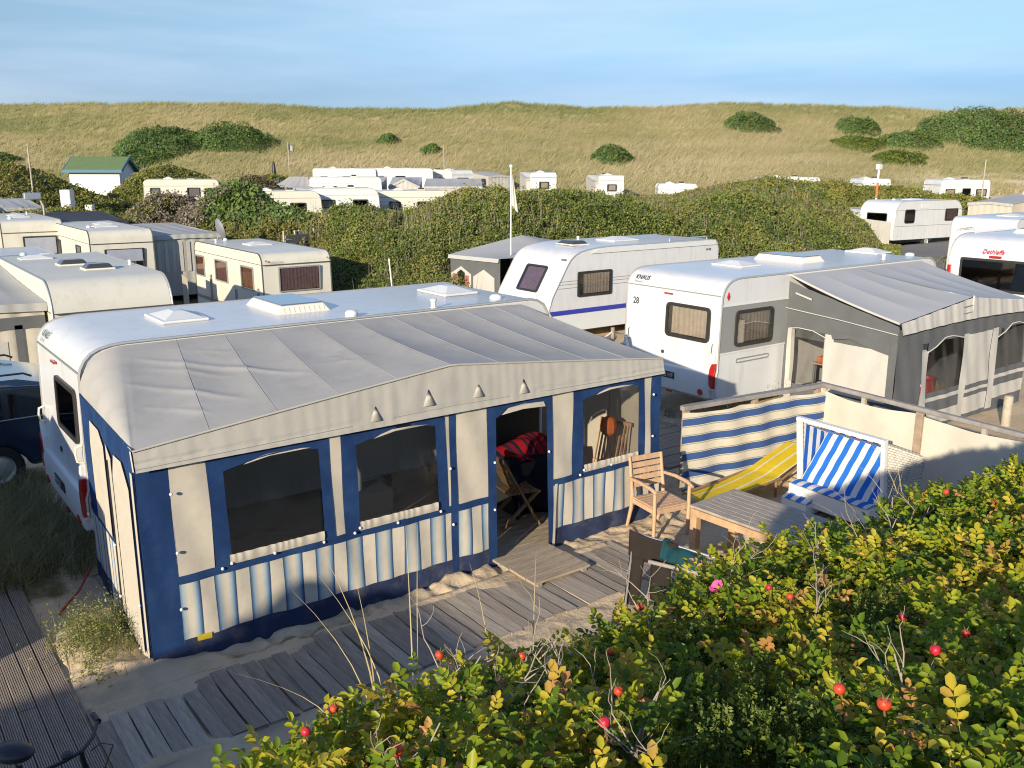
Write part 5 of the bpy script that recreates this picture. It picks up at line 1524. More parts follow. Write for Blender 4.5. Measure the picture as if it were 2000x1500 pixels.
# ------------------------------------------------------------------ car left of the caravan
car = thing('car', 'dark blue estate car parked behind the left end of the main caravan', 'car', (-3.9, 5.9, 0.05))
sec = [(0.05, 0.35), (0.0, 0.62), (0.10, 0.86), (1.05, 0.98), (1.75, 1.46), (2.2, 1.56), (3.9, 1.55), (4.4, 1.42), (4.72, 1.0), (4.78, 0.6), (4.7, 0.33), (3.95, 0.30), (3.9, 0.42), (3.7, 0.62), (3.42, 0.62), (3.2, 0.42), (3.15, 0.30), (1.3, 0.30), (1.25, 0.42), (1.05, 0.62), (0.77, 0.62), (0.58, 0.42), (0.5, 0.30)]
MB().prism(sec, 0.0, 1.78, 'y').build('car_body', M['car_paint'], car, smooth=30, bevel=0.07, seg=4)
sd_ = Fr((0, -0.004, 0), (1, 0, 0), (0, 0, 1), (0, -1, 0))
for pts in ([(1.35, 1.02), (2.25, 1.02), (2.25, 1.46), (1.88, 1.42)], [(2.33, 1.02), (3.3, 1.02), (3.3, 1.47), (2.33, 1.47)], [(3.38, 1.02), (4.35, 1.04), (4.2, 1.40), (3.38, 1.47)]):
    w_ = slab(MB(), sd_, pts, 0.0, 0.012).build('side_window', M['car_glass'], car)
MB().tube([(1.3, -0.02, 1.0), (2.8, -0.02, 1.0), (4.4, -0.02, 1.02)], 0.010, 6).build('window_trim', M['chrome'], car)
MB().tube([(1.4, -0.02, 1.05), (1.9, -0.02, 1.46), (3.3, -0.02, 1.51), (4.2, -0.02, 1.44), (4.42, -0.02, 1.05)], 0.010, 6).build('window_trim', M['chrome'], car)
for yy in (0.12, 1.66):
    MB().tube([(1.9, yy, 1.60), (2.0, yy, 1.62), (4.0, yy, 1.61), (4.1, yy, 1.56)], 0.016, 6).build('roof_rail', M['black'], car)
for xx in (0.91, 3.56):
    wheel(car, xx, 0.01, 0.32, 0.2); wheel(car, xx, 1.57, 0.32, 0.2)
slab(MB(), sd_, rrect(2.5, 0.90, 0.18, 0.035, 0.01, 2), 0.0, 0.03).build('door_handle', M['car_paint'], car)
slab(MB(), sd_, rrect(3.35, 0.90, 0.18, 0.035, 0.01, 2), 0.0, 0.03).build('door_handle', M['car_paint'], car)

# ------------------------------------------------------------------ bicycle at the bottom left edge
bk = thing('bicycle', 'black bicycle standing at the bottom left corner of the picture', 'bicycle', (-1.22, -2.12, 0.0), R(-52))
def hoop(c, r, t, mat, name):
    MB().tube([(c[0] + r * math.cos(a), c[1], c[2] + r * math.sin(a)) for a in np.linspace(0, 2 * math.pi, 33)], t, 6, cap=False).build(name, mat, bk, smooth=60)
hoop((-0.52, 0, 0.34), 0.33, 0.018, M['rubber'], 'tyre'); hoop((0.52, 0, 0.34), 0.33, 0.018, M['rubber'], 'tyre')
for a, b in (((-0.52, 0, 0.34), (-0.05, 0, 0.30)), ((-0.05, 0, 0.30), (-0.17, 0, 0.80)), ((-0.52, 0, 0.34), (-0.15, 0, 0.72)), ((-0.05, 0, 0.30), (0.36, 0, 0.72)), ((-0.15, 0, 0.74), (0.35, 0, 0.82)), ((0.52, 0, 0.34), (0.34, 0, 0.90))):
    MB().tube([a, b], 0.018, 8).build('frame_tube', M['black'], bk, smooth=60)
MB().sphere((-0.20, 0, 0.89), 0.13, 14, 9, 1.1, 0.75, 0.42).build('saddle', M['black'], bk, smooth=80)
MB().tube([(-0.19, 0, 0.72), (-0.2, 0, 0.86)], 0.014, 8).build('seat_post', M['metal'], bk)
MB().tube([(0.34, 0, 0.86), (0.32, 0, 1.0)], 0.016, 8).build('stem', M['black'], bk)
MB().tube([(0.20, -0.30, 1.0), (0.31, -0.12, 1.01), (0.33, 0, 1.0), (0.31, 0.12, 1.01), (0.20, 0.30, 1.0)], 0.012, 8).build('handlebar', M['black'], bk, smooth=60)
for s in (-1, 1):
    MB().tube([(0.13, s * 0.34, 0.995), (0.22, s * 0.28, 1.0)], 0.02, 10).build('grip', M['black'], bk, smooth=60)
    MB().tube([(0.27, s * 0.16, 0.995), (0.24, s * 0.20, 0.97), (0.16, s * 0.28, 0.96)], 0.006, 6).build('brake_lever', M['black'], bk)
MB().lathe([(0.03, 0), (0.034, 0.015), (0.02, 0.03)], (0.30, -0.09, 1.015), 12).build('bell', M['black'], bk)
MB().tube([(0.36, 0.04, 0.98), (0.42, 0.06, 1.03), (0.42, 0.16, 0.95), (0.36, 0.10, 0.75)], 0.004, 5).build('brake_cable', M['black'], bk)
cd = MB().tube([(-0.02, 2.2, 0.22), (-0.2, 1.95, 0.10), (-0.42, 1.72, 0.03), (-0.46, 1.66, 0.02)], 0.012, 6).build('guy_cord', M['red_cord'], None, smooth=60)
tag(cd, 'red guy cord pegged into the sand left of the awning', 'cord')
# ================================================================== the other caravans
def van(name, label, x, y, z, ang, L, W=2.2, Hh=2.5, zb=0.35, mat='white', rear=None, front=None, trim='trim', wins=(), hatches=(), seam=None, skirt=None, wheels=True, detail=True, r=0.30, group=None):
    """local x runs from the end nearest the camera away; near side wall at y = 0"""
    t = thing(name, label, 'caravan', (x, y, z), ang, group)
    rear = rear or round_prof(0, 1, Hh, zb, r)
    front = front or list(reversed(round_prof(L, -1, Hh, zb, r)))
    body(t, rear, front, W, M[mat], bevel=0.03 if detail else 0.0)
    if detail:
        edge_trim(t, rear[1:] + front[:-1], W, M[trim], 0.016)
    for w in wins:
        face, u, v, ww, hh = w[:5]
        kw = w[5] if len(w) > 5 else {}
        if face == 'end':
            fr = Fr((kw.pop('x', 0.0), W, 0), (0, -1, 0), (0, 0, 1), (-1, 0, 0))
            lean = kw.pop('lean', 0.0)
            if lean:
                V_ = Vector((lean, 0, 1)).normalized(); fr = Fr(fr.o, (0, -1, 0), V_); fr.N = Vector((-V_.z, 0, V_.x))
        elif face == 'near': fr = Fr((0, -0.001, 0), (1, 0, 0), (0, 0, 1), (0, -1, 0))
        else: fr = Fr((L, W + 0.001, 0), (-1, 0, 0), (0, 0, 1), (0, 1, 0))
        window(t, fr, u, v, ww, hh, **kw)
    if seam:
        for z0 in seam:
            MB().bar((0.03, 0.02, z0), (0.03, W - 0.02, z0), 0.05, 0.014).build('wall_seam', M['trim_dark'], t)
            for yy in (-0.003, W + 0.003):
                MB().bar((0.05, yy, z0), (L - 0.05, yy, z0), 0.012, 0.014).build('wall_seam', M['trim_dark'], t)
    for h in hatches:
        if h[0] == 'c': chimney(t, *h[1:])
        elif h[0] == 'm': mushroom(t, *h[1:])
        else: dome_hatch(t, *h)
    if skirt:
        for yy in (-0.006, W + 0.006):
            MB().bar((0.1, yy, skirt[0]), (L - 0.1, yy, skirt[0]), 0.015, skirt[1]).build('decor_strip', M[skirt[2]], t)
    if wheels:
        wheel(t, L * 0.5, 0.03, 0.3, 0.18); wheel(t, L * 0.5, W - 0.21, 0.3, 0.18)
        MB().bar((L - 0.1, W / 2, 0.42), (L + 0.8, W / 2, 0.40), 0.1, 0.08).build('drawbar', M['trim'], t)
    return t

def awn(name, label, x, y, z, ang, L, D, e0=1.95, peak=2.0, back=2.4, roof='roof_far', wall='cream_fab', panels=(), win=(), group=None, hip=0.0):
    """awning: front wall along local x at y = 0, caravan at y = D"""
    t = thing(name, label, 'awning', (x, y, z), ang, group)
    def zf(q): return e0 + (peak - e0) * (1 - abs(2 * q - 1))
    MB().grid(lambda a, b: (-0.05 + (L + 0.1) * a + hip * b * (1 - 2 * a), -0.06 + (D + .06) * b, zf(a) * (1 - b) + back * b - 0.03 * math.sin(math.pi * b) - 0.02 * abs(math.sin(a * math.pi * 5)) * math.sin(math.pi * b)), 40, 8).build('roof', M[roof], t, smooth=60)
    MB().grid(lambda a, b: (-0.05 + (L + 0.1) * a, -0.065 + 0.008 * math.sin(a * 50), zf(a) - 0.16 + 0.16 * b), 40, 2).build('valance', M[roof], t, smooth=60)
    MB().grid(lambda a, b: (L * a, 0.012 * math.sin(a * 40), zf(a) * b), 40, 4).build('front_wall', M[wall], t, smooth=60)
    for s in (0, 1):
        MB().add([(L * s, 0, 0), (L * s, D, 0), (L * s, D, back - 0.03), (L * s, 0, e0 - 0.02)], [(0, 1, 2, 3)]).build('side_wall', M[wall], t)
    for f_, u, v, w, h, mt in panels:
        if f_ == 'f': MB().add([(u, -0.02, v), (u + w, -0.02, v), (u + w, -0.02, v + h), (u, -0.02, v + h)], [(0, 1, 2, 3)]).build('canvas_panel', M[mt], t)
        else: MB().add([(-0.012, u, v), (-0.012, u + w, v), (-0.012, u + w, v + h), (-0.012, u, v + h)], [(0, 1, 2, 3)]).build('canvas_panel', M[mt], t)
    return t

YA = R(90)      # caravans of the left row point away from the camera (long axis along +Y): local near side faces +X
def rowvan(name, label, x0, x1, y0, y1, z, **k):
    """long axis along Y; end wall faces the camera at y0. local y runs towards -X, so y=0 wall is at x1"""
    return van(name, label, x1, y0, z, YA, y1 - y0, W=x1 - x0, **k)

# cream caravan in the left row, nearest
v1 = rowvan('caravan', 'cream caravan with three red curtained side windows, in front of the scrub', 8.2, 10.38, 17.55, 23.6, -0.62, Hh=2.56, zb=0.35, mat='cream_van', trim='trim_dark', r=0.30,
    seam=(2.24,), wins=[('end', 0.48, 1.42, 1.32, 0.74, dict(cur='curtain_mauve', r=0.03, fw=0.04, frame='mid_grey', x=0.02, gap=(0.03, 0.02))),
    ('far', 0.12, 1.42, 0.9, 0.70, dict(cur='curtain_red', r=0.03, frame='mid_grey')), ('far', 2.05, 1.42, 1.12, 0.70, dict(cur='curtain_red', r=0.03, frame='mid_grey')), ('far', 4.32, 1.42, 1.02, 0.70, dict(cur='curtain_red', r=0.03, frame='mid_grey'))],
    hatches=[(3.3, 1.0, 2.56, 0.75, 0.75, 0.10, 'white'), ('c', 4.6, 1.9, 2.56), ('m', 5.4, 1.3, 2.56, 0.08)], skirt=(0.72, 0.10, 'mid_grey'))
fr1 = Fr((0.02, 2.18, 0), (0, -1, 0), (0, 0, 1), (-1, 0, 0))
text_on(v1, "HYMERCAMP", fr1, 0.12, 2.28, 0.085, M['lt_text'], 'lettering', n=0.008)
for yy in (0.12, 2.06):
    MB().lathe([(0.03, 0), (0.03, 0.02)], (0, 0, 0), 10).build('marker_lamp', M['orange_lens'], v1).matrix_local = Matrix.Translation((0.02, yy, 2.36)) @ Matrix.Rotation(R(-90), 4, 'Y')
# rounded old caravan close on the left
v5 = rowvan('caravan', 'weathered round nosed caravan with two dark roof domes, at left', 1.46, 3.72, 11.15, 18.1, -0.35, Hh=2.62, zb=0.35, mat='old_van', trim='trim', r=0.62,
    seam=(2.02,), wins=[('end', 0.55, 1.35, 1.50, 0.60, dict(cur=None, pane='pane_dark', r=0.05, x=0.0))],
    hatches=[(2.1, 0.92, 2.62, 0.5, 0.62, 0.13, 'dark'), (3.3, 1.18, 2.62, 0.5, 0.62, 0.13, 'dark'), ('c', 2.6, 0.12, 2.60), (5.2, 1.6, 2.62, 0.5, 0.7, 0.10, 'white')])
for yy in (0.08, 2.2):
    MB().box(-0.03, 0.02, yy - 0.05, yy + 0.05, 1.86, 1.96).build('marker_lamp', M['mid_grey'], v5, bevel=0.01)
a5 = awn('awning', 'grey awning with drawn curtains left of the weathered round nosed caravan', -1.1, 11.7, -0.35, YA * 0, 2.5, 6.0, 2.2, 2.25, 2.5, roof='roof_far', wall='cream_fab', panels=[('f', 0.2, 0.1, 1.6, 1.4, 'white_fab'), ('f', 0.0, 1.72, 2.5, 0.24, 'grey_fab'), ('f', 1.95, 0.1, 0.14, 1.7, 'grey_fab')])
# second and third of the left row
v2_ = rowvan('caravan', 'cream caravan with silver blind and pale awning, second in the left row', 5.5, 7.65, 26.3, 32.8, -0.35, Hh=2.55, zb=0.35, mat='cream_van', trim='trim_dark', r=0.30,
    seam=(2.1,), wins=[('end', 0.45, 1.22, 1.35, 0.68, dict(cur=None, r=0.04, x=0.02, pane='pane_dark')), ('far', 4.3, 1.25, 0.75, 0.70, dict(cur='blind', r=0.03)), ('far', 1.0, 1.25, 0.7, 0.70, dict(cur='blind', r=0.03))],
    hatches=[(2.2, 1.1, 2.55, 0.7, 0.8, 0.10, 'white'), (3.8, 0.8, 2.55, 0.6, 0.6, 0.09, 'white'), ('m', 2.0, 1.7, 2.55, 0.09)])
slab(MB(), Fr((0.0, 2.15, 0), (0, -1, 0), (0, 0, 1), (-1, 0, 0)), rrect(0.52, 1.45, 1.2, 0.42, 0.02, 2), 0.012, 0.016).build('window_blind', M['blind'], v2_)
a2_ = awn('awning', 'pale grey awning with curtained wall right of the second cream caravan', 7.75, 26.9, -0.35, 0.0, 2.6, 6.0, 2.25, 2.28, 2.35, roof='roof_far', wall='valance')
for k in range(9):
    MB().box(0.15 + 0.27 * k, 0.15 + 0.27 * k + 0.13, -0.03, -0.018, 0.9, 2.0).build('curtain_strip', M['white_fab'], a2_)
v3 = rowvan('caravan', 'cream caravan with brown curtains, third in the left row', 3.55, 5.7, 31.5, 38.0, -0.15, Hh=2.5, zb=0.35, mat='cream_van', trim='trim_dark', r=0.28,
    seam=(2.05,), wins=[('end', 0.7, 1.15, 1.2, 0.75, dict(cur=None, r=0.03, x=0.02, pane='pane_dark')), ('far', 5.0, 1.2, 0.7, 0.7, dict(cur='curtain_mauve', r=0.03)), ('far', 2.2, 1.2, 0.5, 0.7, dict(cur='curtain_mauve', r=0.03)), ('far', 0.8, 1.2, 0.7, 0.7, dict(cur='curtain_mauve', r=0.03))],
    hatches=[(2.5, 1.1, 2.5, 0.7, 0.7, 0.10, 'white'), (4.0, 1.0, 2.5, 0.6, 0.6, 0.09, 'white'), ('c', 4.4, 0.5, 2.5), ('m', 1.4, 1.6, 2.5, 0.09)])
slab(MB(), Fr((0.0, 2.15, 0), (0, -1, 0), (0, 0, 1), (-1, 0, 0)), rrect(0.76, 1.22, 1.08, 0.62, 0.02, 2), 0.012, 0.016).build('window_blind', M['blind'], v3)
awn('awning', 'awning with black roof behind the third cream caravan', 5.9, 33.0, -0.15, 0.0, 2.6, 4.5, 2.3, 2.35, 2.5, roof='dark_roof', wall='grey_fab')
v4 = rowvan('caravan', 'pale caravan cut by the left picture edge, with grey awning', 2.0, 4.2, 40.5, 46.5, 0.15, Hh=2.55, zb=0.35, mat='old_van', trim='trim', r=0.28, seam=(2.0,),
    wins=[('end', 0.4, 1.2, 1.3, 0.6, dict(cur='curtain', r=0.03, x=0.02))])
awn('awning', 'grey awning of the caravan at the left picture edge', 4.3, 41.2, 0.15, 0.0, 2.6, 5.0, 2.2, 2.3, 2.55, roof='roof_far', wall='valance')
v6 = rowvan('caravan', 'white roof with dark dome between the two left caravan rows', 1.2, 3.4, 18.9, 24.5, -0.55, Hh=2.5, zb=0.35, mat='white', trim='trim', r=0.35,
    hatches=[(1.0, 1.3, 2.5, 0.6, 0.7, 0.11, 'dark'), (1.3, 0.4, 2.5, 0.5, 0.6, 0.11, 'white'), ('m', 2.2, 0.8, 2.5, 0.09)])
bub = MB().sphere((1.0, 24.0, 1.0), 0.9, 20, 12, 1.0, 1.6, 1.1).build('white_cover', M['white_plastic'], None, smooth=80)
tag(bub, 'white rounded cover behind the weathered caravan at the left edge', 'cover')
# caravan with slanted nose and blue line
hb_r = [(0.55, 0.38), (0.30, 0.55), (0.0, 0.95), (-0.02, 1.05), (0.10, 1.35), (0.62, 2.20), (0.72, 2.32), (0.86, 2.42), (1.05, 2.50), (1.35, 2.555), (1.7, 2.585), (2.1, 2.60)]
L_h = 6.55
hv = van('caravan', 'white caravan with slanted nose and blue side stripe, behind caravan 28', 13.15, 10.45, -0.27, 0.0, L_h, W=2.35, Hh=2.6, zb=0.38, mat='white', rear=hb_r,
    front=[(L_h - 0.30, 2.60), (L_h - 0.14, 2.57), (L_h - 0.04, 2.47), (L_h, 2.3), (L_h, 0.8), (L_h - 0.2, 0.38)],
    wins=[('near', 0.95, 1.30, 1.24, 0.68, dict(cur='curtain', r=0.05, fw=0.06, gap=(0.12, 0.03))), ('near', 3.55, 1.33, 1.1, 0.66, dict(cur='curtain', r=0.05, fw=0.06))],
    hatches=[(1.75, 1.15, 2.585, 0.62, 0.75, 0.12, 'dark'), (3.65, 1.35, 2.6, 1.0, 0.8, 0.12, 'white'), ('c', 2.6, 1.9, 2.6)])
Vh = Vector((0.52, 0, 0.85)).normalized()
nf = Fr((0.10, 2.35, 1.35), (0, -1, 0), Vh); nf.N = Vector((-Vh.z, 0, Vh.x))
window(hv, nf, 0.72, 0.06, 0.92, 0.80, r=0.07, fw=0.05, cur='curtain_mauve', gap=(0.06, 0.06), shear=0.0)
MB().bar((0.66, 0.04, 2.22), (0.66, 2.31, 2.22), 0.03, 0.02).build('wall_seam', M['trim'], hv)
hs = Fr((0, -0.002, 0), (1, 0, 0), (0, 0, 1), (0, -1, 0))
slab(MB(), hs, [(0.06, 0.86), (L_h - .1, 0.86), (L_h - .1, 0.98), (0.0, 0.98)], 0.0, 0.015).build('decor_stripe', M['blue_line'], hv)
slab(MB(), hs, [(0.3, 0.40), (L_h - .25, 0.40), (L_h - .1, 0.85), (0.12, 0.85)], 0.0, 0.008).build('side_skirt', M['side_grey'], hv)
for z0 in (1.56, 1.66, 1.74):
    slab(MB(), hs, [(0.3, z0), (L_h - .2, z0), (L_h - .2, z0 + .012), (0.3, z0 + .012)], 0.0, 0.006).build('pin_stripe', M['mid_grey'], hv)
slab(MB(), hs, [(1.4, 2.44), (L_h - 0.1, 2.44), (L_h - .15, 2.57), (1.7, 2.56)], 0.0, 0.03).build('awning_rail', M['side_grey'], hv)
text_on(hv, "W-FB", hs, L_h - 0.55, 2.28, 0.09, M['grey_text'], 'lettering', n=0.01, bold=0.002)
text_on(hv, "HOBBY", Fr((0.0, 0, 0), (0, -1, 0), (0, 0, 1), (-1, 0, 0)), -0.35, 2.27, 0.075, M['grey_text'], 'lettering', n=-0.655, bold=0.002)
for xx, a in ((L_h - 2.0, 0), ):
    MB().tube([(xx, 0.12, 2.60), (xx, 0.12, 2.68), (L_h - 0.4, 0.12, 2.68), (L_h - 0.4, 0.12, 2.58)], 0.02, 8).build('roof_rail', M['trim'], hv)
ha = thing('awning', 'grey roofed awning with dark walls behind the slant nosed caravan', 'awning', (13.6, 12.85, -0.27))
MB().grid(lambda a, b: (-0.35 + 5.6 * a, 2.6 * b, 2.17 * (1 - b) + (2.10 + 0.46 * (1 - abs(2 * a - 1))) * b - 0.02 * math.sin(math.pi * b)), 20, 8).build('roof', M['roof_far'], ha, smooth=60)
MB().add([(-0.3, 0, 0), (-0.3, 2.55, 0), (-0.3, 2.55, 2.09), (-0.3, 0, 2.16)], [(0, 1, 2, 3)]).build('side_wall', M['grey_fab'], ha)
MB().add([(-0.37, 0, 2.06), (-0.37, 2.6, 1.99), (-0.35, 2.6, 2.10), (-0.35, 0, 2.17)], [(0, 1, 2, 3)]).build('valance', M['roof_far'], ha)
for y0, y1, mt in ((1.42, 2.5, 'white_fab'), (0.25, 1.32, 'white_fab')):
    ym = (y0 + y1) / 2
    MB().add([(-0.32, y0, 0.1), (-0.32, y1, 0.1), (-0.32, y1, 1.55), (-0.32, ym, 1.80), (-0.32, y0, 1.60)], [(0, 1, 2, 3, 4)]).build('canvas_panel', M[mt], ha)
MB().add([(-0.33, 1.75, 0.15), (-0.33, 2.15, 0.15), (-0.33, 2.15, 1.60), (-0.33, 1.95, 1.70), (-0.33, 1.75, 1.62)], [(0, 1, 2, 3, 4)]).build('window', M['pane_dark'], ha)
for y0 in (1.55, 2.18):
    MB().box(-0.335, -0.328, y0, y0 + 0.2, 0.15, 1.55).build('curtain', M['curtain_red'], ha)
MB().grid(lambda a, b: (-0.3 + 5.5 * a, 2.57, 2.05 * b), 2, 2).build('rear_wall', M['grey_fab'], ha)
# right edge caravans
dv = van('caravan', 'white caravan with red lettering and wide rear window, at right edge', 21.6, 1.95, 0.0, 0.0, 6.8, W=2.4, Hh=2.75, zb=0.4, mat='white', rear=[(0.15, 0.4), (0.0, 0.6), (0.0, 1.2), (0.02, 1.3), (0.06, 2.1), (0.10, 2.30), (0.18, 2.48), (0.32, 2.62), (0.52, 2.71), (0.8, 2.75)],
    wins=[('end', 0.34, 1.40, 1.75, 0.80, dict(cur='blind', pane='pane_dark', r=0.05, fw=0.06, x=0.015, gap=(0.02, 0.02)))],
    hatches=[(2.6, 1.3, 2.75, 1.2, 0.9, 0.11, 'sky')])
text_on(dv, "Dethleffs", Fr((0.055, 2.4, 2.3), (0, -1, 0), (0.25, 0, 1), (-1, 0, 0.25)), 0.85, 0.03, 0.15, M['red_text'], 'lettering', shear=0.3, n=0.035, bold=0.003)
MB().bar((0.03, 1.05, 2.26), (0.03, 1.35, 2.26), 0.05, 0.05).build('brake_lamp', M['red_lens'], dv)
MB().box(-0.03, 0.06, 2.30, 2.38, 1.75, 1.98).build('marker_lamp', M['red_lens'], dv, bevel=0.015)
MB().tube([(0.9, 2.2, 2.78), (5.5, 2.2, 2.80)], 0.025, 8).build('roof_rail', M['white_plastic'], dv)
ev = van('caravan', 'white caravan with grey emblem behind the red lettered one', 32.6, 7.7, 0.1, 0.0, 6.8, W=2.4, Hh=2.5, zb=0.4, mat='white', r=0.34, wins=[('end', 0.5, 1.1, 1.4, 0.6, dict(cur='curtain'))],
    hatches=[(2.2, 1.2, 2.5, 0.8, 0.8, 0.10, 'white')])
for k in range(4):
    MB().tube([(0.02, 2.15 - 0.12 * k, 1.98 + 0.02 * k), (0.02, 2.05 - 0.12 * k, 2.06 + 0.03 * k), (0.02, 1.92 - 0.12 * k, 2.10 + 0.015 * k), (0.02, 1.78 - 0.10 * k, 2.04)], 0.014, 5).build('emblem_stroke', M['lt_text'], ev)
gv = van('caravan', 'white round cornered caravan beside the pale road', 44.6, 19.5, 0.05, R(-6), 6.0, W=2.3, Hh=2.55, zb=0.45, mat='white', r=0.75,
    wins=[('near', 0.85, 1.35, 0.85, 0.75, dict(cur=None, pane='pane_dark', r=0.12)), ('near', 4.4, 1.40, 1.15, 0.68, dict(cur='curtain_mauve', r=0.08)), ('end', 0.5, 1.35, 1.3, 0.55, dict(cur=None, pane='pane_dark', x=0.05))],
    hatches=[(3.0, 1.2, 2.55, 0.9, 0.7, 0.09, 'white'), ('m', 1.8, 1.5, 2.55, 0.1)])
for z0 in (2.05, 1.2):
    MB().bar((0.1, -0.004, z0), (6.2, -0.004, z0), 0.012, 0.02).build('wall_seam', M['mid_grey'], gv)
slab(MB(), Fr((0, -0.002, 0), (1, 0, 0), (0, 0, 1), (0, -1, 0)), rrect(2.2, 2.15, 0.7, 0.22, 0.02), 0.0, 0.015).build('side_vent', M['side_grey'], gv)
MB().add([(-0.06, 0.15, 0.1), (-0.06, 2.1, 0.1), (-0.06, 2.1, 1.55), (-0.06, 0.15, 1.45)], [(0, 1, 2, 3)]).build('front_cover', M['white_fab'], gv, solid=0.02)
awn('awning', 'pale grey awning left of the round cornered caravan', 45.4, 24.6, 0.05, R(-96), 3.2, 6.0, 2.0, 2.05, 2.0, roof='roof_far', wall='white_fab')
fv = van('caravan', 'pale yellow caravan behind the right edge group', 55.5, 15.6, 0.2, R(-8), 6.5, W=2.3, Hh=2.5, zb=0.4, mat='yellow_van', r=0.6)
awn('awning', 'grey awning left of the pale yellow caravan', 54.2, 20.4, 0.2, R(-90), 2.6, 5.5, 2.1, 2.2, 2.5, roof='roof_far', wall='cream_fab')

# distant caravans (id, x, y, angle of long axis, length, label)
FAR = [
    ('white caravan with one square end window and awning, beside the flagpole', 48.6, 53.0, 62, 5.6, 'J2'),
    ('white caravan casting a dark shadow right of the flagpole', 54.4, 50.8, 60, 5.4, 'J3'),
    ('white caravan showing a long windowed side below the dune', 46.4, 62.3, 88, 7.5, 'J1'),
    ('long white caravan alone below the right dune slope', 66.5, 28.9, -28, 4.2, 'H'),
    ('white caravan roof over the scrub left of the lamp post', 61.5, 41.5, -30, 5.0, 'I1'),
    ('white caravan roof beside the white lamp post', 68.0, 36.5, -30, 2.6, 'I2'),
    ('grey white caravan end peeping over the scrub crest', 48.5, 41.0, -40, 3.0, 'I3'),
    ('white caravan among scrub right of the green roofed hut', 14.6, 52.6, -20, 4.6, 'K'),
    ('low grey rounded caravan nearest in the far cluster', 17.0, 42.2, -18, 4.4, 'C1'),
    ('grey white caravan second in the front of the far cluster', 20.8, 42.0, -22, 4.2, 'C2'),
    ('white caravan with pale sloping roof in the far cluster', 25.3, 51.5, -25, 5.0, 'C3'),
    ('white caravan at the back left of the far cluster', 33.2, 68.0, -28, 5.6, 'C4'),
    ('white caravan at the back right of the far cluster', 37.4, 66.0, -28, 6.0, 'C5'),
    ('cream white caravan lowest in the far cluster', 25.4, 42.4, -25, 4.8, 'C6'),
]
TOPZ = dict(J2=3.82, J3=3.58, J1=3.95, H=3.45, I1=3.5, I2=3.4, I3=3.1, K=3.5, C1=3.0, C2=3.12, C3=3.6, C4=4.1, C5=4.12, C6=2.9)
for lb, x, y, a, L, cid in FAR:
    z = TOPZ[cid] - 2.5
    wins = []
    if cid in ('J2', 'J3'): wins = [('end', 0.72, 1.15, 0.85, 0.60, dict(cur='curtain', fw=0.08)), ('near', 1.0, 1.2, 1.0, 0.6, dict(cur=None, pane='pane_dark')), ('near', 3.4, 1.2, 1.0, 0.6, dict(cur=None, pane='pane_dark'))]
    if cid == 'J1': wins = [('end', 0.5, 1.1, 1.2, 0.75, dict(cur=None, pane='pane_dark', fw=0.08)), ('far', 5.2, 1.25, 1.0, 0.6, dict(cur='curtain', fw=0.08)), ('far', 2.4, 1.2, 1.1, 0.7, dict(cur=None, pane='pane_dark', fw=0.08))]
    if cid == 'H': wins = [('near', 0.45, 1.3, 0.8, 0.5, dict(cur='curtain')), ('near', 1.85, 1.3, 0.7, 0.55, dict(cur=None, pane='pane_dark')), ('near', 3.0, 1.25, 0.9, 0.55, dict(cur='curtain'))]
    if cid == 'K': wins = [('near', 0.4, 1.2, 0.6, 0.8, dict(cur='blind')), ('near', 2.6, 1.4, 0.8, 0.6, dict(cur='blind'))]
    if cid in ('C1', 'C2', 'C4', 'C5', 'C6'): wins = [('near', 0.7, 1.35, 0.9, 0.5, dict(cur='curtain', fw=0.07)), ('near', 2.6, 1.35, 0.9, 0.5, dict(cur=None, pane='pane_dark', fw=0.07)), ('end', 0.5, 1.35, 1.2, 0.5, dict(cur='blind', fw=0.07))]
    if cid == 'C3': wins = [('near', 0.9, 1.4, 1.0, 0.5, dict(cur=None, pane='pane_dark'))]
    van('caravan', lb, x, y, z, R(a), L, W=2.2, Hh=2.5, zb=0.3, mat='white' if cid not in ('C1', 'K', 'C6') else 'old_van', wins=wins, r=0.55 if cid in ('C1', 'C2', 'C6') else 0.26, group='caravans in the far rows',
        hatches=[(L * 0.32, 1.1, 2.5, 0.6, 0.7, 0.16, 'white'), (L * 0.62, 1.0, 2.5, 0.45, 0.6, 0.16, 'dark')], wheels=False, seam=(2.1,))
awn('awning', 'pale awning left of the caravan beside the flagpole', 46.4, 54.4, 1.4, R(-30), 2.6, 4.0, 1.9, 2.0, 2.3, roof='roof_far', wall='white_fab', group='awnings in the far rows')
awn('awning', 'pale awning left of the shadow casting far caravan', 52.3, 52.2, 1.2, R(-30), 2.5, 4.0, 1.8, 1.9, 2.2, roof='roof_far', wall='white_fab', group='awnings in the far rows')
awn('awning', 'grey awning right of the long sided far caravan', 48.8, 63.2, 1.4, R(-5), 2.4, 4.0, 2.0, 2.1, 2.4, roof='roof_far', wall='valance', panels=[('f', 0.6, 0.1, 0.5, 1.5, 'white_fab'), ('f', 1.5, 0.1, 0.5, 1.5, 'white_fab')], group='awnings in the far rows')
pt = awn('awning', 'grey porch awning with pointed white door front in the far cluster', 31.6, 51.6, 0.9, R(-34), 2.2, 4.5, 2.0, 2.55, 2.6, roof='roof_far', wall='white_fab', panels=[('f', 0.25, 0.0, 0.35, 1.8, 'grey_fab'), ('f', 1.5, 0.0, 0.4, 1.8, 'grey_fab')], group='awnings in the far rows')
awn('awning', 'wide grey roofed awning left of the pointed porch', 28.6, 53.4, 0.95, R(-34), 3.0, 4.5, 2.2, 2.2, 2.6, roof='roof_far', wall='white_fab', panels=[('f', 1.9, 0.0, 0.3, 1.9, 'grey_fab')], group='awnings in the far rows')
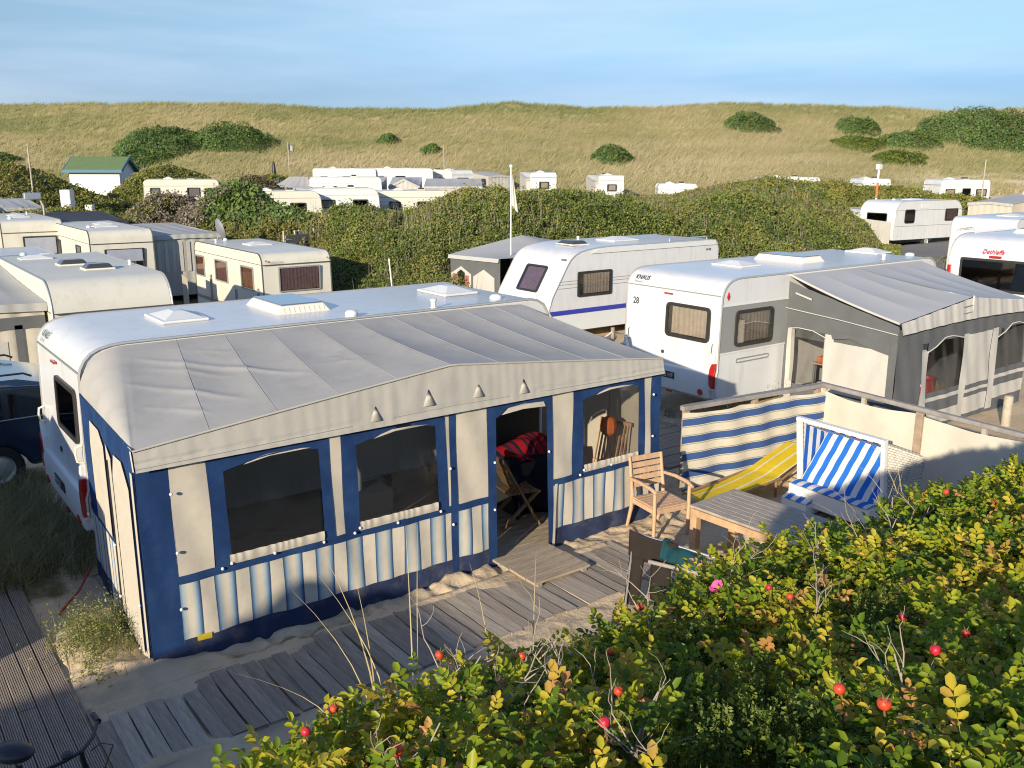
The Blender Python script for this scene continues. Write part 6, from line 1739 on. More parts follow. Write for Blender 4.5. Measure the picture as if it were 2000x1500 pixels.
awn('awning', 'wide grey roofed awning right of the pointed porch', 33.9, 50.4, 0.9, R(-34), 4.2, 4.5, 2.0, 2.0, 2.5, roof='roof_far', wall='valance', panels=[('f', 1.5, 1.0, 1.8, 0.5, 'white_fab')], group='awnings in the far rows')
awn('awning', 'pale pointed awning roof at the left of the far cluster', 22.7, 52.2, 0.9, R(-34), 2.8, 3.5, 1.9, 2.0, 2.7, roof='white_fab', wall='white_fab', group='awnings in the far rows', hip=0.8)
awn('awning', 'blue grey tent roof between the front caravans of the far cluster', 23.9, 42.6, 0.4, R(-34), 2.2, 3.0, 1.7, 1.7, 2.5, roof='roof_far', wall='valance', group='awnings in the far rows')

# ------------------------------------------------------------------ hut, poles, small things far off
ht = thing('hut', 'white hut with green roof in the left hollow', 'hut', (12.4, 62.4, 1.80), R(-33))
HW, HD, HE, HR = 3.4, 3.0, 2.35, 3.1
MB().add([(0, 0, -0.6), (HW, 0, -0.6), (HW, HD, -0.6), (0, HD, -0.6), (0, 0, HE), (HW, 0, HE), (HW, HD, HE), (0, HD, HE), (0, HD / 2, HR), (HW, HD / 2, HR)],
         [(0, 1, 5, 4), (2, 3, 7, 6), (1, 2, 6, 9, 5), (3, 0, 4, 8, 7)]).build('wall', M['hut_wall'], ht)
for s in (0, 1):
    y0, y1 = (-0.35, HD / 2) if s == 0 else (HD + 0.35, HD / 2)
    MB().add([(-0.3, y0, HE - 0.15), (HW + 0.3, y0, HE - 0.15), (HW + 0.3, y1, HR + 0.03), (-0.3, y1, HR + 0.03)], [(0, 1, 2, 3)]).build('roof', M['green_tin'], ht, solid=0.06)
    MB().bar((-0.3, y0, HE - 0.2), (HW + 0.3, y0, HE - 0.2), 0.05, 0.2).build('fascia', M['hut_fascia'], ht)
    for xx in (-0.3, HW + 0.3):
        MB().bar((xx, y0, HE - 0.2), (xx, y1, HR - 0.03), 0.05, 0.18).build('barge_board', M['hut_fascia'], ht)
fpole = thing('flagpole', 'white flagpole with limp white flag in front of the scrub', 'flagpole', (14.2, 13.55, -0.25))
MB().tube([(0, 0, 0), (0, 0, 4.67)], [0.026, 0.018], 8).build('pole', M['pole_white'], fpole, smooth=60)
MB().grid(lambda a, b: (0.02 + (0.05 + 0.08 * b) * a, -0.02 * math.sin(a * 6) - 0.14 * a * b, 4.45 - 0.85 * b - 0.22 * a * b), 8, 10).build('flag', M['white_fab'], fpole, smooth=70)
MB().sphere((0, 0, 4.69), 0.05, 8, 6).build('finial', M['pole_white'], fpole)
def simple_pole(label, x, y, z0, h, r=0.04, mat='pole_white', name='pole', cat='pole'):
    o = MB().tube([(0, 0, 0), (0, 0, h)], [r, r * 0.8], 8).build(name, M[mat], None, smooth=60)
    o.location = (x, y, z0); tag(o, label, cat); return o
simple_pole('leaning pale pole in the straw grass right of the cream caravan', 11.3, 15.3, -0.3, 2.15, 0.025).rotation_euler = (0, R(-5), 0)
lp = thing('lamp_post', 'white and orange post with a small box before the right dune', 'lamp post', (48.2, 22.9, 0.3))
MB().tube([(0, 0, 0), (0, 0, 4.0)], 0.06, 8).build('mast', M['pole_white'], lp, smooth=60)
MB().box(-0.16, 0.16, -0.12, 0.12, 3.95, 4.25).build('lamp_box', M['white_plastic'], lp, bevel=0.02)
MB().tube([(0, 0, 2.3), (0, 0, 3.2)], 0.065, 8).build('orange_band', M['orange'], lp)
ml = thing('mast_lamp', 'lamp on a thin pole above the left caravan row', 'lamp post', (6.0, 36.6, 0.2))
MB().tube([(0, 0, 0), (0, 0, 2.5), (-0.15, 0, 2.85)], 0.05, 8).build('mast', M['pale_post'], ml, smooth=60)
MB().box(-0.75, -0.05, -0.15, 0.15, 2.75, 3.05).build('lamp_head', M['metal'], ml, bevel=0.05)
for lb, x, y, w, h in (('larger white electric cabinet on the left scrub slope', 9.3, 48.2, 0.55, 1.15), ('smaller white electric cabinet right of the larger one', 10.2, 47.2, 0.4, 0.75)):
    c_ = thing('electric_cabinet', lb, 'cabinet', (x, y, H1(x, y) + 0.55), R(-35), 'electric cabinets on the left slope')
    MB().box(-w / 2, w / 2, -w / 2, w / 2, -0.6, h).build('housing', M['white_plastic'], c_, bevel=0.02)
    MB().box(-w / 2 + .04, w / 2 - .04, -w / 2 - .02, -w / 2 - .002, 0.08, h - .08).build('door', M['white_plastic'], c_)
fl2 = thing('flag', 'small dark flag on a thin pole below the left dune bush', 'flag', (33.0, 72.4, 2.2))
MB().tube([(0, 0, 0), (0, 0, 4.2)], 0.04, 6).build('pole', M['pale_post'], fl2)
MB().grid(lambda a, b: (0.55 * a, 0.1 * math.sin(a * 6), 4.1 - 0.45 * b - 0.4 * a), 8, 4).build('cloth', M['mid_grey'], fl2, smooth=70)
pc = thing('folded_parasol', 'thin dark folded parasol left of the small dark flag', 'parasol', (31.2, 71.6, 2.0))
MB().tube([(0, 0, 0), (0, 0, 1.4)], 0.05, 6).build('pole', M['pole_white'], pc)
MB().lathe([(0.16, 0), (0.2, 0.2), (0.12, 1.2), (0.02, 1.4)], (0, 0, 1.3), 10).build('canopy', M['black'], pc, smooth=50)
for k, (lb, x, y, m_, h) in enumerate((('white folded parasol left of the dark one at right edge', 65.5, 22.2, 'white_fab', 1.7), ('white folded parasol at the right picture edge', 70.5, 20.2, 'white_fab', 1.9), ('dark green folded parasol between two white ones', 68.5, 21.2, 'inside', 1.8))):
    c_ = thing('folded_parasol', lb, 'parasol', (x, y, 1.2), 0)
    MB().tube([(0, 0, 0), (0, 0, h)], 0.04, 6).build('pole', M['pole_white'], c_)
    MB().lathe([(0.42, 0.7), (0.45, 0.85), (0.2, h - .15), (0.03, h)], (0, 0, 0), 12).build('canopy', M[m_], c_, smooth=50)
for lb, x, y, h in (('thin pole left of the white parasols', 62.0, 23.5, 3.0), ('thin tall pole above the far long sided caravan', 46.0, 66.5, 4.8), ('thin dark pole on the left scrub hillock', 8.0, 50.5, 2.8)):
    simple_pole(lb, x, y, H1(x, y), h, 0.05, 'pale_post')
# slatted timber gate and satellite dish on the scrub edge
sg = thing('slatted_screen', 'dark slatted timber screen at the scrub edge behind the cream caravan', 'screen', (11.9, 24.5, 0.45), R(25))
for k in range(7):
    MB().box(0, 1.7, -0.015, 0.015, 0.30 + 0.17 * k, 0.42 + 0.17 * k).build('slat', M['rail_wood'], sg)
for xx in (0.0, 0.62, 0.85, 1.7):
    MB().box(xx - .04, xx + .04, 0.02, 0.09, -0.3, 1.6).build('post', M['pale_post'], sg)
sa = thing('satellite_dish', 'grey satellite dish beside the pale curtained awning', 'dish', (9.75, 25.6, -0.4))
MB().tube([(0, 0, 0), (0, 0, 2.25)], 0.03, 8).build('mast', M['metal'], sa)
ds = MB().lathe([(0.02, -0.10), (0.2, -0.07), (0.36, -0.01), (0.40, 0.02), (0.34, 0.0), (0.18, -0.05)], (0, 0, 0), 20).build('dish', M['metal'], sa, smooth=60)
ds.matrix_local = Matrix.Translation((0.1, 0, 2.55)) @ Matrix.Rotation(R(75), 4, 'Y')
# pales and screens between the left caravans
for k, (x, y, h) in enumerate(((7.0, 18.5, 1.9), (7.25, 17.2, 1.6), (7.5, 16.2, 1.7), (7.8, 15.4, 1.5))):
    p_ = simple_pole(('tall dark pole in the gap left of the cream caravan, farthest', 'dark pole in the gap left of the cream caravan, third', 'dark pole in the gap left of the cream caravan, second', 'dark pole in the gap left of the cream caravan, nearest')[k], x, y, -0.55, h, 0.045, 'rail_wood', 'pole')
    p_["group"] = 'poles in the sandy gap'
ps = thing('wooden_screen', 'short reddish plank screen at the cream caravan corner', 'screen', (8.05, 15.9, -0.55), R(-25))
for k in range(5):
    MB().box(0.11 * k, 0.11 * k + 0.10, 0, 0.025, 0, 1.42).build('plank', M['post_wood'], ps)
MB().box(0.56, 0.64, -0.03, 0.05, 0, 1.5).build('post', M['pale_post'], ps)
st2 = thing('wooden_screen', 'grey plank screen between the left row caravans', 'screen', (7.1, 21.0, -0.5), R(80))
for k in range(9):
    MB().box(0.13 * k, 0.13 * k + 0.12, 0, 0.025, 0, 1.5).build('plank', M['pale_post'], st2)
# small boat hull and boxes in the straw grass
bo = MB().grid(lambda a, b: (-1.3 + 2.6 * a, 0.55 * math.cos(math.pi * b) * math.sin(math.pi * min(1, a * 0.85 + .13)) ** 0.6, 0.62 * math.sin(math.pi * b) * math.sin(math.pi * min(1, a * 0.85 + .13)) ** 0.6), 24, 12).build('boat', M['white_plastic'], None, smooth=80, solid=0.02)
bo.location = (12.2, 18.0, -0.2); bo.rotation_euler = (0, 0, R(-25)); tag(bo, 'upturned pale boat hull right of the cream caravan', 'boat')
tbx = thing('teal_box', 'teal box frame left of the dark walled awning', 'box', (12.3, 14.2, -0.3), R(-10))
MB().box(-0.7, 0.75, -0.4, 0.4, 0.35, 0.72).build('tank', M['teal_box'], tbx, bevel=0.02)
MB().box(-0.74, 0.79, -0.44, 0.44, 0.725, 0.78).build('rim', M['white_plastic'], tbx, bevel=0.01)
bb = MB().sphere((0, 0, 0), 0.55, 18, 10, 1.1, 0.6, 0.6).build('dinghy', M['teal_box'], None, smooth=80)
bb.location = (11.6, 15.6, 0.05); tag(bb, 'pale teal dinghy bow in the straw grass by the leaning pole', 'dinghy')
# rope fence beside the slant nosed caravan
rp = thing('rope_fence', 'rope strung between wooden posts beside the slant nosed caravan', 'fence', (0, 0, 0))
RP = [(11.6, 7.6), (12.9, 7.75), (14.6, 8.4)]
for x, y in RP:
    MB().tube([(x, y, -0.2), (x, y, 0.72)], 0.05, 8).build('post', M['post_wood'], rp)
for (x0, y0), (x1, y1) in zip(RP, RP[1:]):
    MB().tube([(x0 + (x1 - x0) * k / 8, y0 + (y1 - y0) * k / 8, 0.62 - 0.16 * math.sin(math.pi * k / 8)) for k in range(9)], 0.022, 6).build('rope', M['ivory'], rp)
lg = MB().tube([(11.8, 8.4, 0.12), (14.4, 9.3, 0.10)], 0.10, 8).build('log', M['rail_wood'], None, smooth=60)
tag(lg, 'grey log on the ground below the blue striped caravan side', 'log')
# the camp road on the right
rd = MB()
pts = [(33.0, 9.8), (36, 12.5), (40, 16.0), (46, 18.0), (54, 17.6), (62, 16.5), (75, 14.0)]
vs = []
for i, (x, y) in enumerate(pts):
    a = Vector(pts[min(i + 1, len(pts) - 1)]) - Vector(pts[max(i - 1, 0)]); a.normalize()
    nn = Vector((-a.y, a.x))
    for s in (-1.5, 1.5):
        q = Vector((x, y)) + nn * s
        vs.append((q.x, q.y, H1(x, y) + 0.05))
rd.add(vs, [(2 * i, 2 * i + 1, 2 * i + 3, 2 * i + 2) for i in range(len(pts) - 1)])
tag(rd.build('road', M['asphalt'], None, smooth=60), 'pale narrow camp road beside the round cornered caravan', kind='structure')

# ------------------------------------------------------------------ neighbours to the left, beyond the picture, whose shade reaches the pitch
nl = van('caravan', 'white caravan of the next pitch, beyond the left picture edge', -10.0, 2.42, 0.0, 0.0, 6.6, W=2.3, Hh=2.6, mat='white')
awn('awning', 'striped awning of the next pitch, beyond the left picture edge', -9.7, -0.15, 0.0, 0.0, 6.45, 2.55, 2.1, 2.4, 2.55, roof='roof_fab', wall='cream_fab')
nr = van('caravan', 'unseen caravan added beyond the left picture edge to shadow the boardwalk', -13.1, -8.15, 1.15, 0.0, 4.7, W=2.25, Hh=2.58, mat='white', hatches=[(2.95, 1.9, 2.58, 0.55, 0.6, 0.55, 'white')])  # unseen stand-in; its tall hatch shapes the stepped shadow on the awning
# ================================================================== vegetation
NOGO += [(0, 7, -2, 5.2), (8.0, 10.5, 16.5, 23.8), (13.0, 20.2, 7.0, 15.7), (5.3, 10.4, 26.4, 33.0), (3.0, 9.0, 30.5, 38.5), (22, 30, 0.5, 4.5), (43.6, 56, 18.2, 25), (-2.5, 4.2, 10, 20), (32.2, 60, 7.4, 10.2), (9.5, 18, 0, 5)]
def ridge_pts(q0, q1, n, seed, front=1.35, back=1.1):
    r = np.random.default_rng(seed)
    q = r.uniform(q0, q1, n * 2)
    d = np.interp(q, RIDGE[:, 0], RIDGE[:, 1]); wf = np.interp(q, RIDGE[:, 0], RIDGE[:, 3]); wb = np.interp(q, RIDGE[:, 0], RIDGE[:, 4])
    f = d - wf * front + (wf * front + wb * back) * r.random(n * 2)
    # even density over the ground
    keep = r.random(n * 2) < (f * (wf + wb)) / (f * (wf + wb)).max()
    f, q = f[keep][:n], q[keep][:n]
    al = f * q
    return np.stack([CAMP.x + f * FX + al * FY, CAMP.y + f * FY - al * FX], -1)
scrub('rose_scrub', 'dense green rose scrub on the ridge behind the caravans', M['scrub_green'], None, 0, 0.10, 0.95, 0.088, 101, lump=0.75, big=0.8, taper=True, pts=ridge_pts(-0.20, 0.425, 360000, 11))
scrub('rose_scrub', 'olive and rust coloured scrub bank behind the left caravan row', M['scrub_olive'],
      [(8.6, 36.8, 3.4, 3.0), (5.0, 42.0, 4.4, 3.0), (10.5, 41.0, 3.0, 2.2), (10.9, 28.5, 2.4, 2.4)], 40000, 0.15, 0.75, 0.095, 102, big=0.5, pts=ridge_pts(-0.345, -0.13, 90000, 12))
tp = ridge_pts(-0.33, 0.40, 7000, 13)
tz = H(tp[:, 0], tp[:, 1]) + 0.2
tb = np.concatenate([tp, tz[:, None]], 1); nt_ = len(tb)
ok_ = ~in_nogo(tb[:, 0], tb[:, 1]); tb = tb[ok_]; nt_ = len(tb)
V, F, A = blades(tb, rng.uniform(0.5, 1.25, nt_), rng.uniform(0.012, 0.026, nt_), rng.normal(0, 0.16, (nt_, 2)), 0.1, rng.uniform(0.3, 1, nt_), seg=2)
tag(np_mesh('dry_twigs', V, F, M['scrub_grey'], attrs={'rnd': A}), 'bare grey twigs sticking out of the scrub ridge', kind='stuff')
scrub('rose_scrub', 'dark green bush clump right of the grey brown thicket', M['shrub_leaf'], [(13.6, 30.8, 2.4, 2.6), (14.6, 28.4, 1.8, 2.0)], 14000, 0.4, 1.1, 0.14, 103)
scrub('buckthorn', 'grey brown leafless thicket above the pale awning', M['scrub_grey'], [(11.0, 33.6, 2.6, 3.2), (12.2, 36.0, 2.0, 2.2)], 17000, 0.4, 1.0, 0.09, 104)
scrub('heath_scrub', 'dark olive scrub on the hillock left of the hut', M['scrub_olive'], [(6.5, 53.4, 7.5, 6.5), (1.5, 46.8, 7.5, 5.5), (12.0, 50.5, 3.4, 4.4)], 56000, 0.1, 0.5, 0.085, 105, big=0.4)
scrub('heath_scrub', 'yellow green scrub on the hillock right of the hut', M['scrub_olive'], [(17.6, 56.4, 5.2, 5.2), (25.0, 57.6, 5.0, 4.4)], 34000, 0.1, 0.5, 0.085, 106, big=0.4)
scrub('heath', 'brown heather mound with bare sand beside the far cluster', M['scrub_brown'], [(19.8, 49.0, 3.8, 4.4)], 20000, 0.08, 0.35, 0.075, 107)
scrub('heath_scrub', 'low scrub before the distant caravan roofs on the right', M['scrub_olive'], [(45.0, 34.5, 6.5, 4.5), (56.0, 31.5, 7.0, 4.5), (40.0, 38.0, 6.0, 4.0), (33.0, 43.5, 6.0, 3.0), (55.4, 31.6, 6.5, 4.6), (51.0, 34.4, 7.0, 4.6), (58.6, 27.4, 5.4, 4.2), (60.8, 23.7, 6.0, 3.4)], 80000, 0.2, 0.7, 0.085, 108)

def shrub(label, al, fo, ra, rh, n, light=False, size=0.22, sd=0):
    """bush on the dune slope: al across, fo forward (metres from the camera)"""
    p = dune_xyz(np.array([al]), np.array([fo]))[0]
    t = thing('shrub', label, 'shrub', tuple(p))
    r = np.random.default_rng(900 + sd)
    n = int(n * 1.7); ra = ra * 1.08
    a = r.uniform(0, 2 * np.pi, n); q = np.sqrt(r.random(n))
    edge = 1 + 0.35 * (fbm(np.cos(a) * 1.8 + sd * 3, np.sin(a) * 1.8, 70 + sd) - 0.5) * 2
    A = al + ra * q * np.cos(a) * edge; Fo = fo + ra * 0.8 * q * np.sin(a) * edge
    ground = dune_xyz(A, Fo)
    L = vnoise(A * 0.7, Fo * 0.7, 71 + sd) * 0.55 + vnoise(A * 1.6, Fo * 1.6, 72 + sd) * 0.45
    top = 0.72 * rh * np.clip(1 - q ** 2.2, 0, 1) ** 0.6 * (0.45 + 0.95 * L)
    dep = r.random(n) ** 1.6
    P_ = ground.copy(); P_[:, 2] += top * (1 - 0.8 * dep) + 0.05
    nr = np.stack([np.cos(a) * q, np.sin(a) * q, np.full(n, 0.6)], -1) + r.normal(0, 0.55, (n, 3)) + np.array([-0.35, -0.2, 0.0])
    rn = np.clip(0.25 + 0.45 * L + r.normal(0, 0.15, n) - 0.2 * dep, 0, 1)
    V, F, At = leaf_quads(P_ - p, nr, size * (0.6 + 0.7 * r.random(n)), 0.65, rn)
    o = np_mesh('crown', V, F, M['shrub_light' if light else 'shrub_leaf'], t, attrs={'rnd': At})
    o["kind"] = 'stuff'
    for k in range(3):
        b = r.uniform(-0.5, 0.5, 2) * ra
        MB().tube([(b[0] * .3, b[1] * .3, -0.3), (b[0] * 0.6, b[1] * 0.6, rh * 0.3), (b[0], b[1], rh * 0.55)], [0.10, 0.07, 0.03], 6).build('stem', M['stem'], t)
    return t
SHR = [('large dark green shrub mass on the left dune slope, its left lobe', -39.3, 104.6, 5.6, 2.6, 6500, 0), ('large dark green shrub mass on the left dune slope, its right lobe', -32.0, 106.0, 4.8, 2.9, 5200, 0),
       ('low dark shrub between hut and left dune thicket', -40.0, 99.0, 3.6, 1.5, 2200, 0),
       ('small round shrub high on the dune, left of centre', -14.2, 106.5, 1.15, 1.25, 700, 0), ('small round shrub lower on the dune, left of centre', -9.0, 103.0, 1.15, 1.1, 700, 0),
       ('round shrub low on the dune right of the flagpole', 10.7, 99.5, 1.9, 1.9, 1300, 0), ('dark shrub high on the dune, first right of centre', 28.2, 112.5, 3.1, 1.9, 1900, 0),
       ('dark shrub high on the dune, second right of centre', 41.0, 112.0, 2.7, 2.0, 1700, 0), ('yellow green low shrub under the second right dune shrub', 39.5, 106.5, 3.1, 1.2, 1500, 1),
       ('dark low shrub joining the large right dune thicket', 45.5, 107.0, 3.3, 1.5, 1700, 0), ('large dark shrub thicket on the right dune crest', 57.0, 110.0, 8.2, 3.6, 9000, 0),
       ('dark thicket on the dune crest at the right picture edge', 66.5, 106.0, 6.5, 3.4, 5000, 0), ('low bright shrub below the right dune thicket', 41.8, 101.0, 2.7, 1.3, 1300, 1),
       ('low dark shrub at the left picture edge before the dune', -55.0, 99.0, 2.4, 1.4, 1200, 0)]
for k, (lb, al, fo, ra, rh, n, lt) in enumerate(SHR):
    shrub(lb, al, fo, ra, rh, n, bool(lt), sd=k)

# straw grass and other tufts
def pts_in(x0, x1, y0, y1, n):
    p = np.stack([rng.uniform(x0, x1, n), rng.uniform(y0, y1, n), np.zeros(n)], -1)
    return p[~in_nogo(p[:, 0], p[:, 1])]
grass_patch('straw_grass', 'tall straw coloured grass between cream caravan and dark walled awning', M['straw'], pts_in(10.5, 13.6, 13.0, 17.6, 900), 0.85, 0.018, 5, 0.55)
grass_patch('straw_grass', 'dry grass strip before the distant right caravan', M['straw'], pts_in(50, 70, 25, 31, 2400), 0.6, 0.05, 3, 0.4, spread=0.3, seg=2)
grass_patch('straw_grass', 'dry grass behind the far scrub crest', M['straw'], pts_in(28, 46, 36, 52, 2600), 0.5, 0.05, 3, 0.35, spread=0.3, seg=2)
M['green_grass'] = leafmat('green marram', [(0.0, (0.06, 0.085, 0.035)), (0.5, (0.17, 0.19, 0.085)), (1.0, (0.42, 0.36, 0.20))], trans=0.25, rough=0.55)
grass_patch('marram_grass', 'shaded marram grass at the rear end of the main caravan', M['green_grass'], np.stack([rng.uniform(-1.5, 0.1, 300), rng.uniform(2.5, 5.85, 300), np.zeros(300)], -1), 0.72, 0.010, 22, 0.70, wind=(0.1, -0.1), spread=0.06, seg=4)
grass_patch('green_grass', 'short green grass by the pale camp road', M['green_grass'], pts_in(26, 44, 7, 16, 2600), 0.3, 0.04, 3, 0.7, spread=0.25, seg=2)
grass_patch('green_grass', 'green weeds under the rear of caravan 28', M['green_grass'], np.stack([rng.uniform(9.2, 10.3, 40), rng.uniform(2.3, 3.9, 40), np.zeros(40)], -1), 0.22, 0.01, 10, 0.35, spread=0.05)
M['weed_leaf'] = leafmat('pale sunlit weed', [(0.0, (0.07, 0.11, 0.03)), (0.5, (0.20, 0.24, 0.06)), (1.0, (0.48, 0.42, 0.20))], trans=0.35)
def weed_clump(label, cx, cy, rx, ry, n, h):
    t = thing('weed_clump', label, 'plant', (cx, cy, 0.02))
    base = np.stack([rng.normal(0, rx * 0.5, n), rng.normal(0, ry * 0.5, n), np.zeros(n)], -1)
    az = np.arctan2(base[:, 1], base[:, 0])
    hh = h * rng.uniform(0.4, 1.0, n)
    lean = np.stack([np.cos(az), np.sin(az)], -1) * (0.10 * rng.random(n))[:, None] + rng.normal(0, 0.05, (n, 2))
    V, F, A = blades(base, hh, np.full(n, 0.006), lean, 0.25, np.clip(rng.normal(0.4, 0.25, n), 0, 1), seg=3)
    np_mesh('stalks', V, F, M['weed_leaf'], t, attrs={'rnd': A})["kind"] = 'stuff'
    m = n * 5
    i = rng.integers(0, n, m); tt = rng.random(m) ** 0.8
    c = base[i].copy(); c[:, 2] += hh[i] * tt; c[:, :2] += lean[i] * (tt ** 1.7)[:, None] + rng.normal(0, 0.012, (m, 2))
    V, F, A = leaf_quads(c, rng.normal(0, 1, (m, 3)) + np.array([0, 0, 0.5]), rng.uniform(0.018, 0.04, m), 0.4, np.clip(rng.normal(0.5, 0.25, m), 0, 1))
    np_mesh('leaves', V, F, M['weed_leaf'], t, attrs={'rnd': A})["kind"] = 'stuff'
weed_clump('sunlit green weed clump on the sand by the awning corner', -0.30, 0.78, 0.32, 0.52, 620, 0.44)
weed_clump('sparse yellow flowering weed at the side of caravan 28', 11.35, 1.75, 0.35, 0.25, 60, 0.85)
weed_clump('small tuft of weeds where sand meets the boardwalk end', -0.38, 0.22, 0.16, 0.22, 110, 0.13)
grass_patch('green_grass', 'thin grass stubble along the boardwalk edge', M['green_grass'], np.stack([rng.uniform(0.6, 2.4, 150), rng.normal(-0.25, 0.05, 150), np.zeros(150)], -1), 0.05, 0.005, 8, 0.25, wind=(0, 0), spread=0.04, seg=2)

# ------------------------------------------------------------------ rose bushes on the near dune
EDGE = [(-1.36, -6.16), (-1.24, -6.05), (-1.06, -6.05), (-0.92, -5.97), (-0.73, -5.91), (-0.57, -5.91), (-0.35, -6.01), (-0.21, -6.0), (0.18, -5.92), (0.62, -5.82), (0.85, -5.75), (1.03, -5.88), (1.42, -5.81), (1.74, -5.75), (2.11, -5.69), (2.24, -5.84), (2.86, -5.74), (3.12, -5.8), (3.6, -6.1)]
EX = np.array([p[0] for p in EDGE]); EY = np.array([p[1] for p in EDGE])
def canopy(x, y):
    f, s = fwd_side(x, y)
    ym = np.interp(x, EX, EY)
    z = 3.45 - 0.28 * (f - 1.5) + 0.15 * s
    z = z + 0.16 * (fbm(x * 2.4 + 5, y * 2.4, 81, 3) - 0.55) - 0.02
    e = np.clip((ym - y) / 0.22, 0, 1)
    z = z - 0.10 * (1 - e) ** 2
    el = np.clip((x + 1.45) / 0.2, 0, 1)
    return z - 0.12 * (1 - el) ** 2
M['rose_leaf'] = leafmat('wild rose leaves', [(0.0, (0.025, 0.060, 0.010)), (0.30, (0.075, 0.150, 0.014)), (0.55, (0.20, 0.285, 0.018)), (0.75, (0.40, 0.40, 0.022)), (0.90, (0.60, 0.47, 0.045)), (1.0, (0.54, 0.27, 0.09))], trans=0.45, rough=0.42, spec=0.35)
M['heath_leaf'] = leafmat('crowberry shoots', [(0.0, (0.03, 0.06, 0.012)), (0.5, (0.10, 0.15, 0.025)), (1.0, (0.22, 0.25, 0.05))], trans=0.3, rough=0.5)

def compound(o, e, n, Lr, lsz, rn):
    """pinnate leaves: o base, e rachis dir, n leaf normal (all (N,3)); seven folded leaflets each"""
    N = len(o)
    b = np.cross(n, e)
    Vs = []; A = []
    spec = [(0.32, 1, 0.85), (0.32, -1, 0.85), (0.58, 1, 1.0), (0.58, -1, 1.0), (0.82, 1, 1.0), (0.82, -1, 1.0), (0.95, 0, 1.15)]
    droop = rng.uniform(0.0, 0.5, N)[:, None]
    for t, s, k in spec:
        base = o + e * (t * Lr)[:, None] - n * (0.18 * t * t * Lr)[:, None] * (0.5 + droop)
        if s == 0: d = e - n * 0.35 * droop
        else:
            al = np.radians(58) + rng.normal(0, 0.12, N)
            d = e * np.cos(al)[:, None] + b * (s * np.sin(al))[:, None] - n * (0.15 + 0.35 * droop)
        d /= np.linalg.norm(d, axis=1, keepdims=True)
        sd = np.cross(n, d); sd /= np.maximum(np.linalg.norm(sd, axis=1, keepdims=True), 1e-6)
        nn = np.cross(d, sd)
        ls = (lsz * k * rng.uniform(0.85, 1.15, N))[:, None]
        f = 0.16 + 0.1 * rng.random((N, 1))
        tip = base + d * ls - nn * ls * 0.12 * (0.5 + droop)
        l1 = base + d * ls * 0.30 + sd * ls * 0.27 + nn * ls * f; l2 = base + d * ls * 0.72 + sd * ls * 0.25 + nn * ls * f * 0.8
        r1 = base + d * ls * 0.30 - sd * ls * 0.27 + nn * ls * f; r2 = base + d * ls * 0.72 - sd * ls * 0.25 + nn * ls * f * 0.8
        Vs.append(np.stack([base, l1, l2, tip, r2, r1], 1))
        A.append(np.repeat(np.clip(rn + rng.normal(0, 0.05, N), 0, 1), 6))
    V = np.concatenate(Vs, 0).reshape(-1, 3)
    k = np.arange(len(V) // 6) * 6
    F = np.concatenate([np.stack([k, k + 3, k + 2, k + 1], 1), np.stack([k, k + 5, k + 4, k + 3], 1)], 0)
    return V, F, np.concatenate(A)

# shared single leaf meshes for the leaves one can pick out
LEAFM = []
for q in range(6):
    V, F, A = compound(np.zeros((1, 3)), np.array([[1.0, 0, 0]]), np.array([[0, 0, 1.0]]), np.array([0.078]), np.array([0.031]), np.array([(0.35, 0.48, 0.58, 0.68, 0.78, 0.88)[q]]))
    rv, rf_, ra_ = blades(np.array([[0, 0, 0.0]]), np.array([0.001]), np.array([0.002]), np.array([[0.07, 0]]), 0, np.array([0.7]), seg=2, az=np.array([1.57]))
    F = np.concatenate([F, rf_ + len(V)]); V = np.concatenate([V, rv]); A = np.concatenate([A, ra_])
    o = np_mesh('leaf', V, F, M['rose_leaf'], attrs={'rnd': A})
    LEAFM.append(o.data); bpy.data.objects.remove(o)

HEATH = [(-0.39, -6.61), (-0.52, -6.65), (-0.55, -6.86), (-0.54, -6.92), (0.29, -6.63), (-0.35, -6.75), (-0.67, -6.91), (0.17, -6.73), (-0.15, -6.38)]
def heath_near(x, y):
    d = np.full(np.shape(x), 9.0)
    for hx, hy in HEATH: d = np.minimum(d, np.hypot(x - hx, y - hy))
    return d
BUSH = [(-1.55, -0.95, 'rose bush with red hips at the lower left end of the near thicket'), (-0.95, -0.35, 'rose bush with bare grey twigs, lower centre of the near thicket'),
        (-0.35, 0.35, 'rose bush with pink flower and orange hips before the drying rack'), (0.35, 1.20, 'yellowing rose bush before the garden table'),
        (1.20, 2.15, 'rose bush with red hips before the beach chair'), (2.15, 3.70, 'rose bush with shadow in its leaf colour at the right picture edge')]
HIPS = [(0.125, -6.419, 3.359), (0.094, -6.51, 3.389), (-0.011, -7.021, 3.555), (-0.163, -7.035, 3.566), (-0.474, -7.02, 3.576), (-0.516, -7.13, 3.613), (-0.845, -7.017, 3.594), (1.557, -6.174, 3.212), (1.383, -6.434, 3.303), (-0.203, -6.028, 3.252), (-0.399, -6.339, 3.359), (-0.778, -6.134, 3.313), (-1.198, -6.291, 3.383), (-1.054, -6.115, 3.321), (-1.157, -6.595, 3.476), (-0.834, -6.783, 3.519), (-0.718, -6.698, 3.487), (-1.329, -6.191, 3.358), (0.074, -6.835, 3.492), (-0.174, -6.218, 3.31), (-0.612, -6.251, 3.342)]
TWIGS = [(0.258, -6.167), (-0.327, -7.143), (-0.165, -6.25), (-0.636, -6.399), (-0.785, -6.282), (-0.787, -6.839), (-1.455, -6.12), (-1.418, -6.172), (0.66, -6.219), (1.317, -6.112), (-1.073, -6.623), (-0.643, -6.53), (0.071, -6.554), (0.9, -6.3), (1.9, -6.2), (-0.9, -6.45)]
